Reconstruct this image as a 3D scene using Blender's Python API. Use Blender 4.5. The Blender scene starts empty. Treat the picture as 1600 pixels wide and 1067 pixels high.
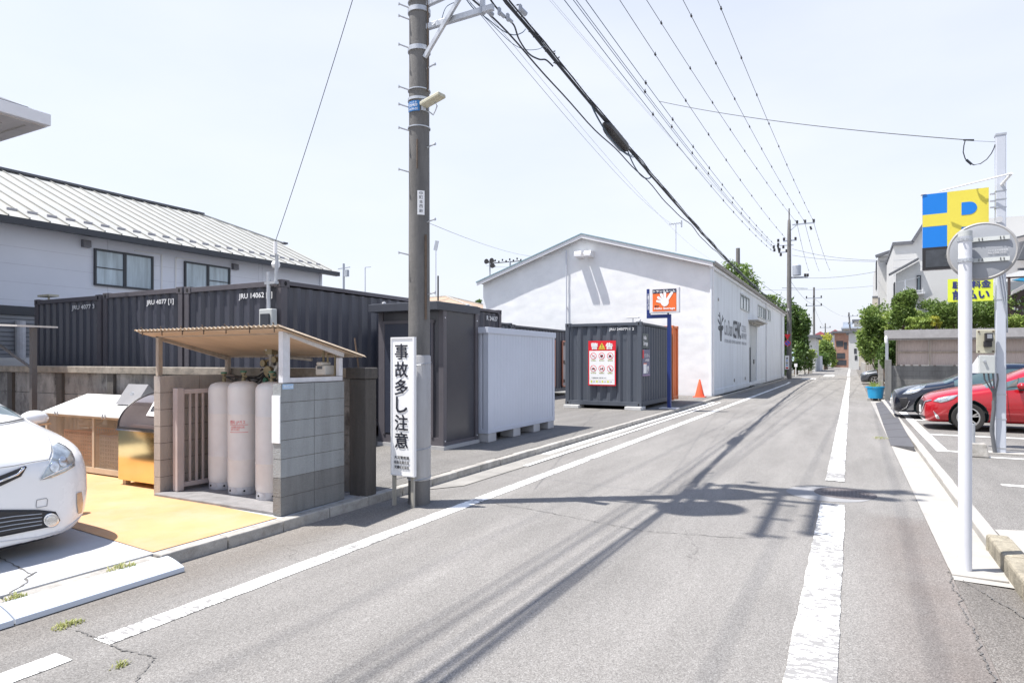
import bpy, bmesh, math, random
from math import radians, sin, cos, pi, sqrt, atan2
from mathutils import Vector, Matrix, noise
from mathutils.bvhtree import BVHTree
random.seed(7)
SC = bpy.context.scene
COL = SC.collection

# ---------------------------------------------------------------- camera
F = 1003.0; CX = 800.0; HY = 562.0; EYE = 1.6
YAW = math.atan((1330 - 800) / F)
cam_d = bpy.data.cameras.new('camera')
cam_d.sensor_width = 36.0; cam_d.lens = F / 1600 * 36
cam_d.shift_y = -(533.5 - HY) / 1600.0
cam_d.clip_start = 0.05; cam_d.clip_end = 3000
cam = bpy.data.objects.new('camera', cam_d); COL.objects.link(cam)
cam.location = (0, 0, EYE); cam.rotation_euler = (radians(90), 0, YAW)
SC.camera = cam

# ---------------------------------------------------------------- light
SUN = Vector((-.34, -.23, 1)).normalized()
el = math.asin(SUN.z); az = atan2(SUN.x, SUN.y)
W = bpy.data.worlds.new('World'); SC.world = W; W.use_nodes = True
nt = W.node_tree; nt.nodes.clear()
sky = nt.nodes.new('ShaderNodeTexSky'); sky.sky_type = 'NISHITA'; sky.sun_disc = False
sky.sun_elevation = el; sky.sun_rotation = az; sky.air_density = 1.0; sky.dust_density = 3.0; sky.ozone_density = 1.0
mx = nt.nodes.new('ShaderNodeMixRGB'); mx.inputs[0].default_value = .78
mx.inputs[2].default_value = (4.68, 4.86, 5.38, 1)
tc = nt.nodes.new('ShaderNodeTexCoord'); mp = nt.nodes.new('ShaderNodeMapping'); mp.inputs['Scale'].default_value = (1, 1, 3)
cn = nt.nodes.new('ShaderNodeTexNoise'); cn.inputs['Scale'].default_value = 1.6; cn.inputs['Detail'].default_value = 6
cr = nt.nodes.new('ShaderNodeMapRange'); cr.inputs[1].default_value = .3; cr.inputs[2].default_value = .75; cr.inputs[3].default_value = .62; cr.inputs[4].default_value = .88
bg = nt.nodes.new('ShaderNodeBackground'); bg.inputs[1].default_value = .125
wo = nt.nodes.new('ShaderNodeOutputWorld')
nt.links.new(tc.outputs['Generated'], mp.inputs[0]); nt.links.new(mp.outputs[0], cn.inputs[0]); nt.links.new(cn.outputs[0], cr.inputs[0])
sx = nt.nodes.new('ShaderNodeSeparateXYZ'); nt.links.new(tc.outputs['Generated'], sx.inputs[0])
zr = nt.nodes.new('ShaderNodeMapRange'); zr.interpolation_type = 'SMOOTHSTEP'; zr.inputs[1].default_value = .42; zr.inputs[2].default_value = .82; nt.links.new(sx.outputs['Z'], zr.inputs[0])
zen = nt.nodes.new('ShaderNodeMixRGB'); zen.inputs[0].default_value = .6; zen.inputs[2].default_value = (.7, 1.7, 4.0, 1)
top = nt.nodes.new('ShaderNodeMixRGB'); nt.links.new(zr.outputs[0], top.inputs[0]); nt.links.new(sky.outputs[0], zen.inputs[1])
nt.links.new(cr.outputs[0], mx.inputs[0])
nt.links.new(sky.outputs[0], mx.inputs[1]); nt.links.new(mx.outputs[0], top.inputs[1]); nt.links.new(zen.outputs[0], top.inputs[2]); nt.links.new(top.outputs[0], bg.inputs[0]); nt.links.new(bg.outputs[0], wo.inputs[0])
sl = bpy.data.lights.new('sun', 'SUN'); sl.energy = 4.8; sl.angle = radians(.53); sl.color = (1, .96, .905)
so = bpy.data.objects.new('sun', sl); COL.objects.link(so); so.rotation_euler = SUN.to_track_quat('Z', 'Y').to_euler(); so.location = (0, 0, 60)
SC.view_settings.view_transform = 'Standard'; SC.view_settings.look = 'None'
SC.view_settings.exposure = .8; SC.view_settings.gamma = 1
SC.cycles.max_bounces = 8; SC.cycles.transparent_max_bounces = 12

# ---------------------------------------------------------------- measuring helpers: photo pixel -> point of the place
_c, _s = cos(YAW), sin(YAW)
def ray(u, v):
    a = (u - CX) / F; return Vector((a * _c - _s, a * _s + _c, (HY - v) / F))
def G(u, v, z=0.):
    r = ray(u, v); t = (z - EYE) / r.z; return Vector((r.x * t, r.y * t, z))
def PX(u, v, X):
    r = ray(u, v); t = X / r.x; return Vector((X, r.y * t, EYE + r.z * t))
def PY(u, v, Y):
    r = ray(u, v); t = Y / r.y; return Vector((r.x * t, Y, EYE + r.z * t))

# ---------------------------------------------------------------- materials
MATS = {}
def N(t, k, **kw):
    n = t.nodes.new(k)
    for a, b in kw.items(): setattr(n, a, b)
    return n
def mat(name, col, rough=.6, metal=0., var=.12, scale=3., bump=0., bscale=None, dirt=0., dirtcol=(.12, .10, .08), streak=False, coat=0., trans=0., alpha=1., ior=None, emit=0., fine=0., fscale=200.):
    if name in MATS: return MATS[name]
    m = bpy.data.materials.new(name); m.use_nodes = True; t = m.node_tree; b = t.nodes['Principled BSDF']
    L = t.links.new
    tc = N(t, 'ShaderNodeTexCoord')
    src = tc.outputs['Object']
    b.inputs['Roughness'].default_value = rough; b.inputs['Metallic'].default_value = metal
    if coat: b.inputs['Coat Weight'].default_value = coat; b.inputs['Coat Roughness'].default_value = .04
    if trans: b.inputs['Transmission Weight'].default_value = trans
    if ior: b.inputs['IOR'].default_value = ior
    if alpha < 1: b.inputs['Alpha'].default_value = alpha
    nz = N(t, 'ShaderNodeTexNoise'); nz.inputs['Scale'].default_value = scale; nz.inputs['Detail'].default_value = 7; nz.inputs['Roughness'].default_value = .62
    if streak:
        mp = N(t, 'ShaderNodeMapping'); mp.inputs['Scale'].default_value = (1, 1, .12 if streak is True else streak); L(src, mp.inputs[0]); L(mp.outputs[0], nz.inputs[0])
    else: L(src, nz.inputs[0])
    mr = N(t, 'ShaderNodeMapRange'); mr.inputs[1].default_value = .3; mr.inputs[2].default_value = .7; mr.inputs[3].default_value = 1 - var; mr.inputs[4].default_value = 1 + var
    L(nz.outputs[0], mr.inputs[0])
    v = N(t, 'ShaderNodeVectorMath', operation='SCALE'); v.inputs[0].default_value = col[:3]; L(mr.outputs[0], v.inputs['Scale'])
    out = v.outputs[0]
    if dirt:
        n2 = N(t, 'ShaderNodeTexNoise'); n2.inputs['Scale'].default_value = scale * 1.7; n2.inputs['Detail'].default_value = 9; n2.inputs['Roughness'].default_value = .7
        mp2 = N(t, 'ShaderNodeMapping'); mp2.inputs['Location'].default_value = (3, 7, 1); mp2.inputs['Scale'].default_value = (1, 1, (.22 if streak is True else streak) if streak else 1); L(src, mp2.inputs[0]); L(mp2.outputs[0], n2.inputs[0])
        r2 = N(t, 'ShaderNodeMapRange'); r2.inputs[1].default_value = .46; r2.inputs[2].default_value = .72; r2.inputs[3].default_value = 0; r2.inputs[4].default_value = dirt; L(n2.outputs[0], r2.inputs[0])
        mxx = N(t, 'ShaderNodeMixRGB'); L(r2.outputs[0], mxx.inputs[0]); L(out, mxx.inputs[1]); mxx.inputs[2].default_value = (*dirtcol, 1); out = mxx.outputs[0]
    if fine:
        n3 = N(t, 'ShaderNodeTexNoise'); n3.inputs['Scale'].default_value = fscale; n3.inputs['Detail'].default_value = 2; L(src, n3.inputs[0])
        r3 = N(t, 'ShaderNodeMapRange'); r3.inputs[1].default_value = .3; r3.inputs[2].default_value = .7; r3.inputs[3].default_value = 1 - fine; r3.inputs[4].default_value = 1 + fine; L(n3.outputs[0], r3.inputs[0])
        v3 = N(t, 'ShaderNodeVectorMath', operation='SCALE'); L(out, v3.inputs[0]); L(r3.outputs[0], v3.inputs['Scale']); out = v3.outputs[0]
    L(out, b.inputs['Base Color'])
    if emit: L(out, b.inputs['Emission Color']); b.inputs['Emission Strength'].default_value = emit
    rr = N(t, 'ShaderNodeMapRange'); rr.inputs[3].default_value = max(.02, rough - .08); rr.inputs[4].default_value = min(1, rough + .1)
    if rough > .15: L(nz.outputs[0], rr.inputs[0]); L(rr.outputs[0], b.inputs['Roughness'])
    if bump:
        nb = N(t, 'ShaderNodeTexNoise'); nb.inputs['Scale'].default_value = bscale or scale * 8; nb.inputs['Detail'].default_value = 5; L(src, nb.inputs[0])
        bu = N(t, 'ShaderNodeBump'); bu.inputs['Strength'].default_value = bump; bu.inputs['Distance'].default_value = .02; L(nb.outputs[0], bu.inputs['Height']); L(bu.outputs[0], b.inputs['Normal'])
    MATS[name] = m; return m

def asphalt(name, base, light, patch=.17, warm=(1, .958, .905), zones=False):
    m = bpy.data.materials.new(name); m.use_nodes = True; t = m.node_tree; b = t.nodes['Principled BSDF']; L = t.links.new
    tc = N(t, 'ShaderNodeTexCoord'); s = tc.outputs['Object']
    vo = N(t, 'ShaderNodeTexVoronoi'); vo.inputs['Scale'].default_value = 170; L(s, vo.inputs[0])
    cw = N(t, 'ShaderNodeRGBToBW'); L(vo.outputs['Color'], cw.inputs[0])
    a = N(t, 'ShaderNodeValToRGB'); e = a.color_ramp.elements
    e[0].position = 0; e[0].color = (base * .6 * warm[0], base * .6 * warm[1], base * .6 * warm[2], 1); e[1].position = 1; e[1].color = (light * 1.3, light * 1.27, light * 1.22, 1)
    k = a.color_ramp.elements.new(.4); k.color = (base * warm[0], base * warm[1], base * warm[2], 1)
    k = a.color_ramp.elements.new(.75); k.color = (light * warm[0], light * warm[1], light * warm[2], 1)
    L(cw.outputs[0], a.inputs[0])
    n1 = N(t, 'ShaderNodeTexNoise'); n1.inputs['Scale'].default_value = .9; n1.inputs['Detail'].default_value = 8; n1.inputs['Roughness'].default_value = .6
    mp = N(t, 'ShaderNodeMapping'); mp.inputs['Scale'].default_value = (2.2, .35, 1); L(s, mp.inputs[0]); L(mp.outputs[0], n1.inputs[0])
    r1 = N(t, 'ShaderNodeMapRange'); r1.inputs[1].default_value = .3; r1.inputs[2].default_value = .7; r1.inputs[3].default_value = 1 - patch; r1.inputs[4].default_value = 1 + patch; L(n1.outputs[0], r1.inputs[0])
    n2 = N(t, 'ShaderNodeTexNoise'); n2.inputs['Scale'].default_value = 75; n2.inputs['Detail'].default_value = 4; L(s, n2.inputs[0])
    r2 = N(t, 'ShaderNodeMapRange'); r2.inputs[1].default_value = .3; r2.inputs[2].default_value = .7; r2.inputs[3].default_value = .90; r2.inputs[4].default_value = 1.09; L(n2.outputs[0], r2.inputs[0])
    mu = N(t, 'ShaderNodeMath', operation='MULTIPLY'); L(r1.outputs[0], mu.inputs[0]); L(r2.outputs[0], mu.inputs[1])
    # fine cracks
    vc = N(t, 'ShaderNodeTexVoronoi', feature='DISTANCE_TO_EDGE'); vc.inputs['Scale'].default_value = .42
    nw = N(t, 'ShaderNodeTexNoise'); nw.inputs['Scale'].default_value = 3.5; nw.inputs['Detail'].default_value = 6; L(s, nw.inputs[0])
    ad = N(t, 'ShaderNodeMixRGB'); ad.blend_type = 'ADD'; ad.inputs[0].default_value = .35; L(s, ad.inputs[1]); L(nw.outputs['Color'], ad.inputs[2]); L(ad.outputs[0], vc.inputs[0])
    rc = N(t, 'ShaderNodeMapRange'); rc.inputs[1].default_value = 0; rc.inputs[2].default_value = .0028; rc.inputs[3].default_value = .62; rc.inputs[4].default_value = 1; L(vc.outputs['Distance'], rc.inputs[0])
    nm = N(t, 'ShaderNodeTexNoise'); nm.inputs['Scale'].default_value = .35; L(s, nm.inputs[0])
    rm = N(t, 'ShaderNodeMapRange'); rm.inputs[1].default_value = .52; rm.inputs[2].default_value = .56; L(nm.outputs[0], rm.inputs[0])
    mc = N(t, 'ShaderNodeMix'); L(rm.outputs[0], mc.inputs[0]); mc.inputs[2].default_value = 1; L(rc.outputs[0], mc.inputs[3])
    m3 = N(t, 'ShaderNodeMath', operation='MULTIPLY'); L(mu.outputs[0], m3.inputs[0]); L(mc.outputs[0], m3.inputs[1])
    v = N(t, 'ShaderNodeVectorMath', operation='SCALE'); L(a.outputs[0], v.inputs[0]); L(m3.outputs[0], v.inputs['Scale'])
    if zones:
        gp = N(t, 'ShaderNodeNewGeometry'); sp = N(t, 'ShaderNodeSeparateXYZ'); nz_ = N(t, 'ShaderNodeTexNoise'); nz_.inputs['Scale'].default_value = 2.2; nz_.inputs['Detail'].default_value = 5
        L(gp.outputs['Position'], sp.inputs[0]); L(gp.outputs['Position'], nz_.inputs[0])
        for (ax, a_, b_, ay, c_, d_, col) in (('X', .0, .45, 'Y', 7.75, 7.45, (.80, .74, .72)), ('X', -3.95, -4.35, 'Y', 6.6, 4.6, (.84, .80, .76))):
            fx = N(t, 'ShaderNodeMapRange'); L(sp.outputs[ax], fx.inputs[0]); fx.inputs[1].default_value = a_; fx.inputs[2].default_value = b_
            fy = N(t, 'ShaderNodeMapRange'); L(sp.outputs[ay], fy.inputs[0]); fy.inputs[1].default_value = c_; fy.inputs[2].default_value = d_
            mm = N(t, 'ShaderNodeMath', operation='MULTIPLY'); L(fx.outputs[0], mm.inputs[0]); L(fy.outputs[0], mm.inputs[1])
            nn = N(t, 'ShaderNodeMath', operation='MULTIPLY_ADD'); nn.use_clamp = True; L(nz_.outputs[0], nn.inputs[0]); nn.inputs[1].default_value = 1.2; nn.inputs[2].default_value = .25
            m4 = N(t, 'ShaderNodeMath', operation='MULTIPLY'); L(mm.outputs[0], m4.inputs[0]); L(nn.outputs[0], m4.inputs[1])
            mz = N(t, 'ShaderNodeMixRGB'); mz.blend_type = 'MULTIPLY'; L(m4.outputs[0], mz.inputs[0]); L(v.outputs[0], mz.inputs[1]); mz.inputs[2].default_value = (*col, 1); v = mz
    L(v.outputs[0], b.inputs['Base Color']); b.inputs['Roughness'].default_value = .88; b.inputs['Specular IOR Level'].default_value = .25
    bu = N(t, 'ShaderNodeBump'); bu.inputs['Strength'].default_value = .35; bu.inputs['Distance'].default_value = .006; L(vo.outputs['Distance'], bu.inputs['Height']); L(bu.outputs[0], b.inputs['Normal'])
    MATS[name] = m; return m

def paintline(name, under, wear=.5, col=(.82, .82, .80)):
    m = bpy.data.materials.new(name); m.use_nodes = True; t = m.node_tree; b = t.nodes['Principled BSDF']; L = t.links.new
    tc = N(t, 'ShaderNodeTexCoord'); s = tc.outputs['Object']
    n1 = N(t, 'ShaderNodeTexNoise'); n1.inputs['Scale'].default_value = 26; n1.inputs['Detail'].default_value = 8; n1.inputs['Roughness'].default_value = .72
    mp = N(t, 'ShaderNodeMapping'); mp.inputs['Scale'].default_value = (.4, 1, 1); L(s, mp.inputs[0]); L(mp.outputs[0], n1.inputs[0])
    n2 = N(t, 'ShaderNodeTexNoise'); n2.inputs['Scale'].default_value = 1.1; n2.inputs['Detail'].default_value = 3; L(s, n2.inputs[0])
    sm = N(t, 'ShaderNodeMath', operation='MULTIPLY_ADD'); L(n2.outputs[0], sm.inputs[0]); sm.inputs[1].default_value = .55; L(n1.outputs[0], sm.inputs[2])
    r = N(t, 'ShaderNodeMapRange'); r.inputs[1].default_value = 1.0 - wear * .22; r.inputs[2].default_value = 1.03 - wear * .22; L(sm.outputs[0], r.inputs[0])
    mxx = N(t, 'ShaderNodeMixRGB'); L(r.outputs[0], mxx.inputs[0]); mxx.inputs[1].default_value = (*col, 1); mxx.inputs[2].default_value = (*under, 1)
    L(mxx.outputs[0], b.inputs['Base Color']); b.inputs['Roughness'].default_value = .7
    MATS[name] = m; return m

M = {}
def defs():
    M['road'] = asphalt('road_asphalt', .192, .25, zones=True)
    M['road_dark'] = asphalt('shoulder_asphalt', .115, .19, warm=(1.04, .96, .88))
    M['lot'] = asphalt('lot_asphalt', .15, .22)
    M['lotr'] = asphalt('parking_asphalt', .155, .24)
    M['patch'] = mat('patch_mortar', (.245, .245, .25), .85, var=.08, scale=4, fine=.12)
    M['line'] = paintline('line_paint', (.24, .235, .23), 1.12)
    M['line_near'] = paintline('line_paint_left', (.24, .235, .23), .85)
    M['line2'] = paintline('kerb_line_paint', (.24, .235, .23), .35)
    M['kerb'] = mat('kerb_concrete', (.36, .345, .32), .9, var=.2, scale=5, dirt=.55, dirtcol=(.12, .105, .085), bump=.3, fine=.15)
    M['kerb_moss'] = mat('kerb_mossy', (.29, .26, .20), .9, var=.3, scale=9, dirt=.6, dirtcol=(.09, .08, .06), bump=.4, fine=.2)
    M['gutter'] = mat('gutter_concrete', (.36, .345, .32), .85, var=.12, scale=2.5, dirt=.25, dirtcol=(.25, .23, .2), fine=.08)
    M['slabedge'] = mat('worn_edge_concrete', (.27, .26, .24), .9, var=.15, scale=2.5, dirt=.5, dirtcol=(.2, .19, .18), fine=.15)
    M['slab'] = mat('drive_slab_concrete', (.41, .42, .435), .85, var=.10, scale=1.6, dirt=.18, dirtcol=(.36, .36, .36), fine=.08)
    M['yellow'] = mat('yellow_floor_paint', (.52, .305, .145), .75, var=.13, scale=1.1, dirt=.9, dirtcol=(.47, .33, .22), fine=.06, bump=.1)
    M['earth'] = mat('plain_ground', (.20, .19, .17), .95, var=.2, scale=.6)
    M['block'] = mat('concrete_block', (.30, .315, .32), .95, var=.14, scale=4, dirt=.28, dirtcol=(.14, .135, .13), bump=.5, bscale=70, fine=.14, streak=True)
    M['blocklow'] = mat('concrete_block_lower', (.19, .19, .185), .95, var=.2, scale=4, dirt=.5, dirtcol=(.10, .095, .09), bump=.5, bscale=70, fine=.14, streak=True)  # darker block tone for the bottom rows of the right shed wall
    M['blockpink'] = mat('concrete_block_pinkish', (.40, .36, .33), .95, var=.13, scale=4, dirt=.45, dirtcol=(.2, .18, .17), bump=.4, bscale=70, fine=.12, streak=True)  # paler, pinker block tone
    M['mortar'] = mat('mortar', (.13, .12, .11), .95, var=.2, scale=9)
    M['wallpanel'] = mat('stained_wall_panel', (.25, .24, .23), .95, var=.35, scale=2.6, dirt=1.0, dirtcol=(.035, .033, .033), bump=.3, streak=.55, fine=.1)
    M['wallpost'] = mat('stained_wall_post', (.085, .078, .072), .95, var=.3, scale=4, dirt=.7, dirtcol=(.05, .047, .045), bump=.3, streak=True, fine=.1)
    M['wallcap'] = mat('wall_cap', (.28, .25, .21), .95, var=.25, scale=5, dirt=.7, dirtcol=(.1, .09, .08), bump=.3, fine=.15)
    M['navy'] = mat('container_paint', (.066, .069, .088), .34, var=.14, scale=1.2, dirt=.3, dirtcol=(.10, .095, .098), streak=True)
    M['navy2'] = mat('small_container_paint', (.080, .092, .115), .5, var=.1, scale=1.2, dirt=.15, dirtcol=(.12, .12, .12), streak=True)
    M['navyrail'] = mat('container_rail_paint', (.100, .093, .105), .5, var=.1, scale=2, dirt=.2, dirtcol=(.13, .11, .11))
    M['hut'] = mat('hut_panel', (.058, .058, .068), .22, var=.08, scale=.8, dirt=.1, dirtcol=(.12, .12, .12))
    M['hutroof'] = mat('hut_roof_edge', (.05, .055, .07), .45, var=.1)
    M['grey'] = mat('grey_unit_paint', (.52, .56, .65), .35, var=.04, scale=.8, dirt=.12, dirtcol=(.46, .48, .54))
    M['orange'] = mat('orange_frame', (.72, .19, .06), .5, var=.08, scale=3)
    M['pinkor'] = mat('faded_orange_frame', (.55, .24, .16), .55, var=.1, scale=3)
    M['doorgrey'] = mat('grey_door_panel', (.30, .31, .33), .5, var=.07)
    M['black'] = mat('black_plastic', (.02, .02, .022), .5, var=.1)
    M['dark'] = mat('dark_gap', (.012, .012, .013), .9, var=.1)
    M['letter'] = mat('white_lettering', (.8, .8, .8), .6, var=.03)
    M['plaster'] = mat('white_plaster', (.80, .815, .82), .9, var=.05, scale=1.1, dirt=.3, dirtcol=(.60, .62, .64), bump=.25, bscale=2.6, fine=.02)
    M['plasterside'] = mat('white_render', (.78, .81, .84), .85, var=.05, scale=.9, dirt=.38, dirtcol=(.50, .51, .50), bump=.12, bscale=9, streak=True)
    M['roofteal'] = mat('teal_roof_edge', (.22, .33, .37), .5, var=.1)
    M['slate'] = mat('corrugated_roof', (.25, .24, .23), .8, var=.25, scale=5, dirt=.4)
    M['white'] = mat('white_metal', (.74, .74, .75), .45, var=.04)
    M['whiteclean'] = mat('white_board', (.85, .85, .85), .5, var=.015)
    M['glass'] = mat('window_glass', (.20, .25, .27), .06, var=.25, scale=1.5)
    M['curtain'] = mat('curtain_glass', (.48, .57, .62), .10, var=.28, scale=6, streak=True)
    M['frame'] = mat('black_window_frame', (.04, .045, .055), .4, var=.1)
    M['siding'] = mat('pale_siding', (.78, .81, .88), .75, var=.03, scale=.8, dirt=.1, dirtcol=(.62, .64, .70))
    M['lap'] = mat('grey_lap_cladding', (.30, .31, .33), .8, var=.08)
    M['metalroof'] = mat('pale_metal_roof', (.385, .385, .36), .5, var=.06, scale=1.5, dirt=.12, dirtcol=(.42, .40, .36))
    M['roofseam'] = mat('roof_seam', (.31, .31, .29), .5, var=.1)
    M['gutterd'] = mat('dark_gutter', (.05, .055, .065), .4, var=.1)
    M['pole'] = mat('pole_concrete', (.16, .155, .15), .9, var=.12, scale=3, dirt=.6, dirtcol=(.05, .05, .05), streak=True, fine=.12, bump=.15)
    M['galv'] = mat('galvanised_steel', (.48, .50, .53), .45, metal=.6, var=.15, scale=8)
    M['sleeve'] = mat('grey_pole_sleeve', (.40, .40, .41), .6, var=.12, scale=3, dirt=.4, dirtcol=(.2, .19, .19), streak=True)
    M['cable'] = mat('cable_black', (.025, .03, .04), .6, var=.1)
    M['cableblue'] = mat('cable_blue_grey', (.06, .10, .14), .6, var=.1)
    M['wood'] = mat('weathered_lumber', (.38, .32, .26), .85, var=.2, scale=6, dirt=.4, dirtcol=(.2, .15, .11), streak=True)
    M['plywood'] = mat('bare_roof_underside', (.50, .38, .27), .8, var=.12, scale=3, dirt=.25, dirtcol=(.33, .23, .16))
    M['corr'] = mat('corrugated_sheet', (.48, .39, .29), .7, var=.2, scale=5, dirt=.45, dirtcol=(.28, .19, .12))
    M['whitewood'] = mat('white_painted_lumber', (.62, .62, .64), .75, var=.1, scale=6, dirt=.25, dirtcol=(.4, .38, .36), fine=.1)
    M['cyl'] = mat('gas_cylinder_paint', (.70, .69, .69), .42, var=.05, scale=3, dirt=.13, dirtcol=(.42, .33, .3))
    M['cylfoot'] = mat('gas_cylinder_foot', (.55, .56, .60), .5, var=.1, scale=9, dirt=.5, dirtcol=(.25, .2, .18))
    M['redink'] = mat('red_ink', (.65, .05, .06), .6, var=.06)
    M['brass'] = mat('aged_brass', (.24, .20, .12), .5, metal=.5, var=.25, scale=20)
    M['green'] = mat('green_handwheel', (.04, .14, .09), .5, var=.1)
    M['slabdark'] = mat('shed_floor', (.23, .225, .23), .9, var=.2, scale=4, dirt=.5, dirtcol=(.1, .1, .1), fine=.15)
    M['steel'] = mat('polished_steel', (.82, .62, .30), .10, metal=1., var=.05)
    M['binframe'] = mat('bin_frame_metal', (.46, .38, .29), .5, var=.15)
    M['binroof'] = mat('pale_bin_lid', (.60, .60, .58), .5, var=.06, dirt=.15, dirtcol=(.5, .48, .44))
    M['cratered'] = mat('orange_crate', (.65, .20, .07), .6, var=.15)
    M['crateblue'] = mat('mauve_crate', (.32, .28, .36), .6, var=.15)
    M['bag'] = mat('plastic_bag', (.62, .56, .52), .35, var=.25, scale=14, bump=.6, bscale=30)
    M['tubblue'] = mat('blue_tub', (.02, .33, .62), .45, var=.06)
    M['cone'] = mat('traffic_cone_orange', (.85, .11, .04), .5, var=.05)
    M['navysign'] = mat('navy_sign_post', (.012, .03, .16), .4, var=.05)
    M['orangesign'] = mat('orange_sign_face', (.85, .16, .03), .45, var=.03)
    M['navyface'] = mat('dark_sign_face', (.02, .03, .07), .5, var=.05)
    M['red'] = mat('red_sign_face', (.72, .02, .035), .45, var=.03)
    M['yel'] = mat('yellow_sign_face', (.70, .60, .07), .45, var=.02)
    M['yelgreen'] = mat('lime_sign_face', (.68, .76, .05), .45, var=.02)
    M['psblue'] = mat('blue_sign_face', (.0, .18, .62), .4, var=.02)
    M['platblue'] = mat('blue_plate', (.02, .16, .42), .4, var=.05)
    M['ink'] = mat('black_ink', (.015, .017, .03), .6, var=.02)
    M['navyink'] = mat('navy_ink', (.02, .03, .16), .6, var=.02)
    M['darkface'] = mat('dark_display', (.05, .055, .065), .3, var=.25, scale=9)
    M['darkframe'] = mat('dark_frame', (.02, .018, .02), .4, var=.05)
    M['mirrorback'] = mat('mirror_back_grey', (.27, .285, .31), .5, var=.05, dirt=.15, dirtcol=(.25, .25, .26))
    M['mirrorrim'] = mat('mirror_rim', (.30, .295, .29), .5, var=.05)
    M['postwhite'] = mat('white_post_paint', (.66, .67, .71), .4, var=.03, dirt=.08, dirtcol=(.5, .5, .5))
    M['ppole'] = mat('pale_steel_pole', (.52, .55, .61), .45, var=.04, dirt=.12, dirtcol=(.42, .42, .42), streak=True)
    M['cream'] = mat('cream_meter_board', (.46, .44, .34), .55, var=.12, scale=12)
    M['boxgrey'] = mat('box_grey', (.48, .50, .49), .5, var=.04)
    M['rwall'] = mat('dark_block_wall', (.15, .15, .145), .95, var=.3, scale=2.5, dirt=.5, dirtcol=(.22, .22, .21), fine=.15, streak=True)
    M['poly'] = mat('faded_polycarbonate', (.47, .39, .355), .5, var=.1, scale=1.2, dirt=.3, dirtcol=(.36, .30, .27), streak=True)
    M['beam'] = mat('weathered_beam', (.36, .35, .35), .8, var=.12, scale=4, dirt=.3, dirtcol=(.24, .23, .23))
    M['brown'] = mat('brown_panel', (.06, .04, .035), .5, var=.1)
    M['housew'] = mat('white_siding', (.54, .54, .53), .8, var=.03, scale=1)
    M['houseg'] = mat('pale_grey_siding', (.55, .56, .58), .8, var=.04, scale=1)
    M['roofd'] = mat('dark_roof', (.12, .125, .14), .7, var=.15)
    M['tilebr'] = mat('weathered_tile_roof', (.33, .24, .17), .8, var=.15, scale=5, dirt=.4, dirtcol=(.4, .36, .3))
    M['brick'] = mat('red_brown_facade', (.33, .19, .14), .85, var=.2, scale=2)
    M['beige'] = mat('beige_facade', (.50, .46, .38), .85, var=.08)
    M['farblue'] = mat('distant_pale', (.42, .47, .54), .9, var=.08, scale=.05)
    M['redroof'] = mat('maroon_roof', (.36, .10, .12), .8, var=.1)
    M['bark'] = mat('bark', (.13, .095, .07), .95, var=.25, scale=9, bump=.5)
    M['leafd'] = leafmat('leaf_dark', (.055, .11, .022), (.15, .24, .06))
    M['leafm'] = leafmat('leaf_mid', (.08, .15, .026), (.23, .32, .08))
    M['leafl'] = leafmat('leaf_light', (.17, .27, .05), (.38, .46, .11))
    M['leafy'] = leafmat('leaf_yellow', (.32, .36, .05), (.55, .52, .08))
    M['grass'] = leafmat('grass_blade', (.20, .26, .07), (.55, .52, .24))
    M['tyre'] = mat('tyre_rubber', (.028, .026, .025), .8, var=.12, scale=12)
    M['rim'] = mat('alloy_rim', (.55, .54, .53), .28, metal=.85, var=.05)
    M['cwhite'] = mat('pearl_white_paint', (.80, .80, .80), .25, var=.01, coat=.8)
    M['cred'] = mat('red_car_paint', (.42, .008, .016), .22, metal=.25, var=.03, coat=1.)
    M['cdark'] = mat('dark_blue_car_paint', (.010, .013, .024), .2, metal=.3, var=.05, coat=1.)
    M['cgrey'] = mat('charcoal_car_paint', (.07, .075, .085), .3, metal=.4, var=.05, coat=1.)
    M['cglass'] = mat('car_glass', (.06, .10, .11), .03, var=.3, scale=2, coat=.5)
    M['lamp'] = mat('headlamp_lens', (.40, .43, .44), .05, metal=.55, var=.45, scale=16, coat=1.)
    M['lampinner'] = mat('lamp_reflector', (.62, .64, .66), .12, metal=.9, var=.3, scale=30, coat=.6)
    M['amber'] = mat('amber_lens', (.60, .38, .22), .15, var=.2, scale=20, coat=.6)
    M['chrome'] = mat('chrome', (.72, .73, .75), .1, metal=1., var=.04)
    M['plate'] = mat('number_plate', (.75, .75, .74), .5, var=.02)
    M['rubber'] = mat('dark_rubber_ramp', (.085, .085, .092), .7, var=.15, scale=5)
    M['rampw'] = mat('white_ramp_plate', (.52, .56, .62), .6, var=.03)
    M['iron'] = mat('cast_iron', (.13, .115, .115), .7, metal=.0, var=.2, scale=30, bump=.8, bscale=60)
    M['transf'] = mat('transformer_grey', (.34, .37, .42), .5, var=.06)
    M['hill'] = mat('far_hill', (.30, .36, .42), 1., var=.1, scale=.01)

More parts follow.
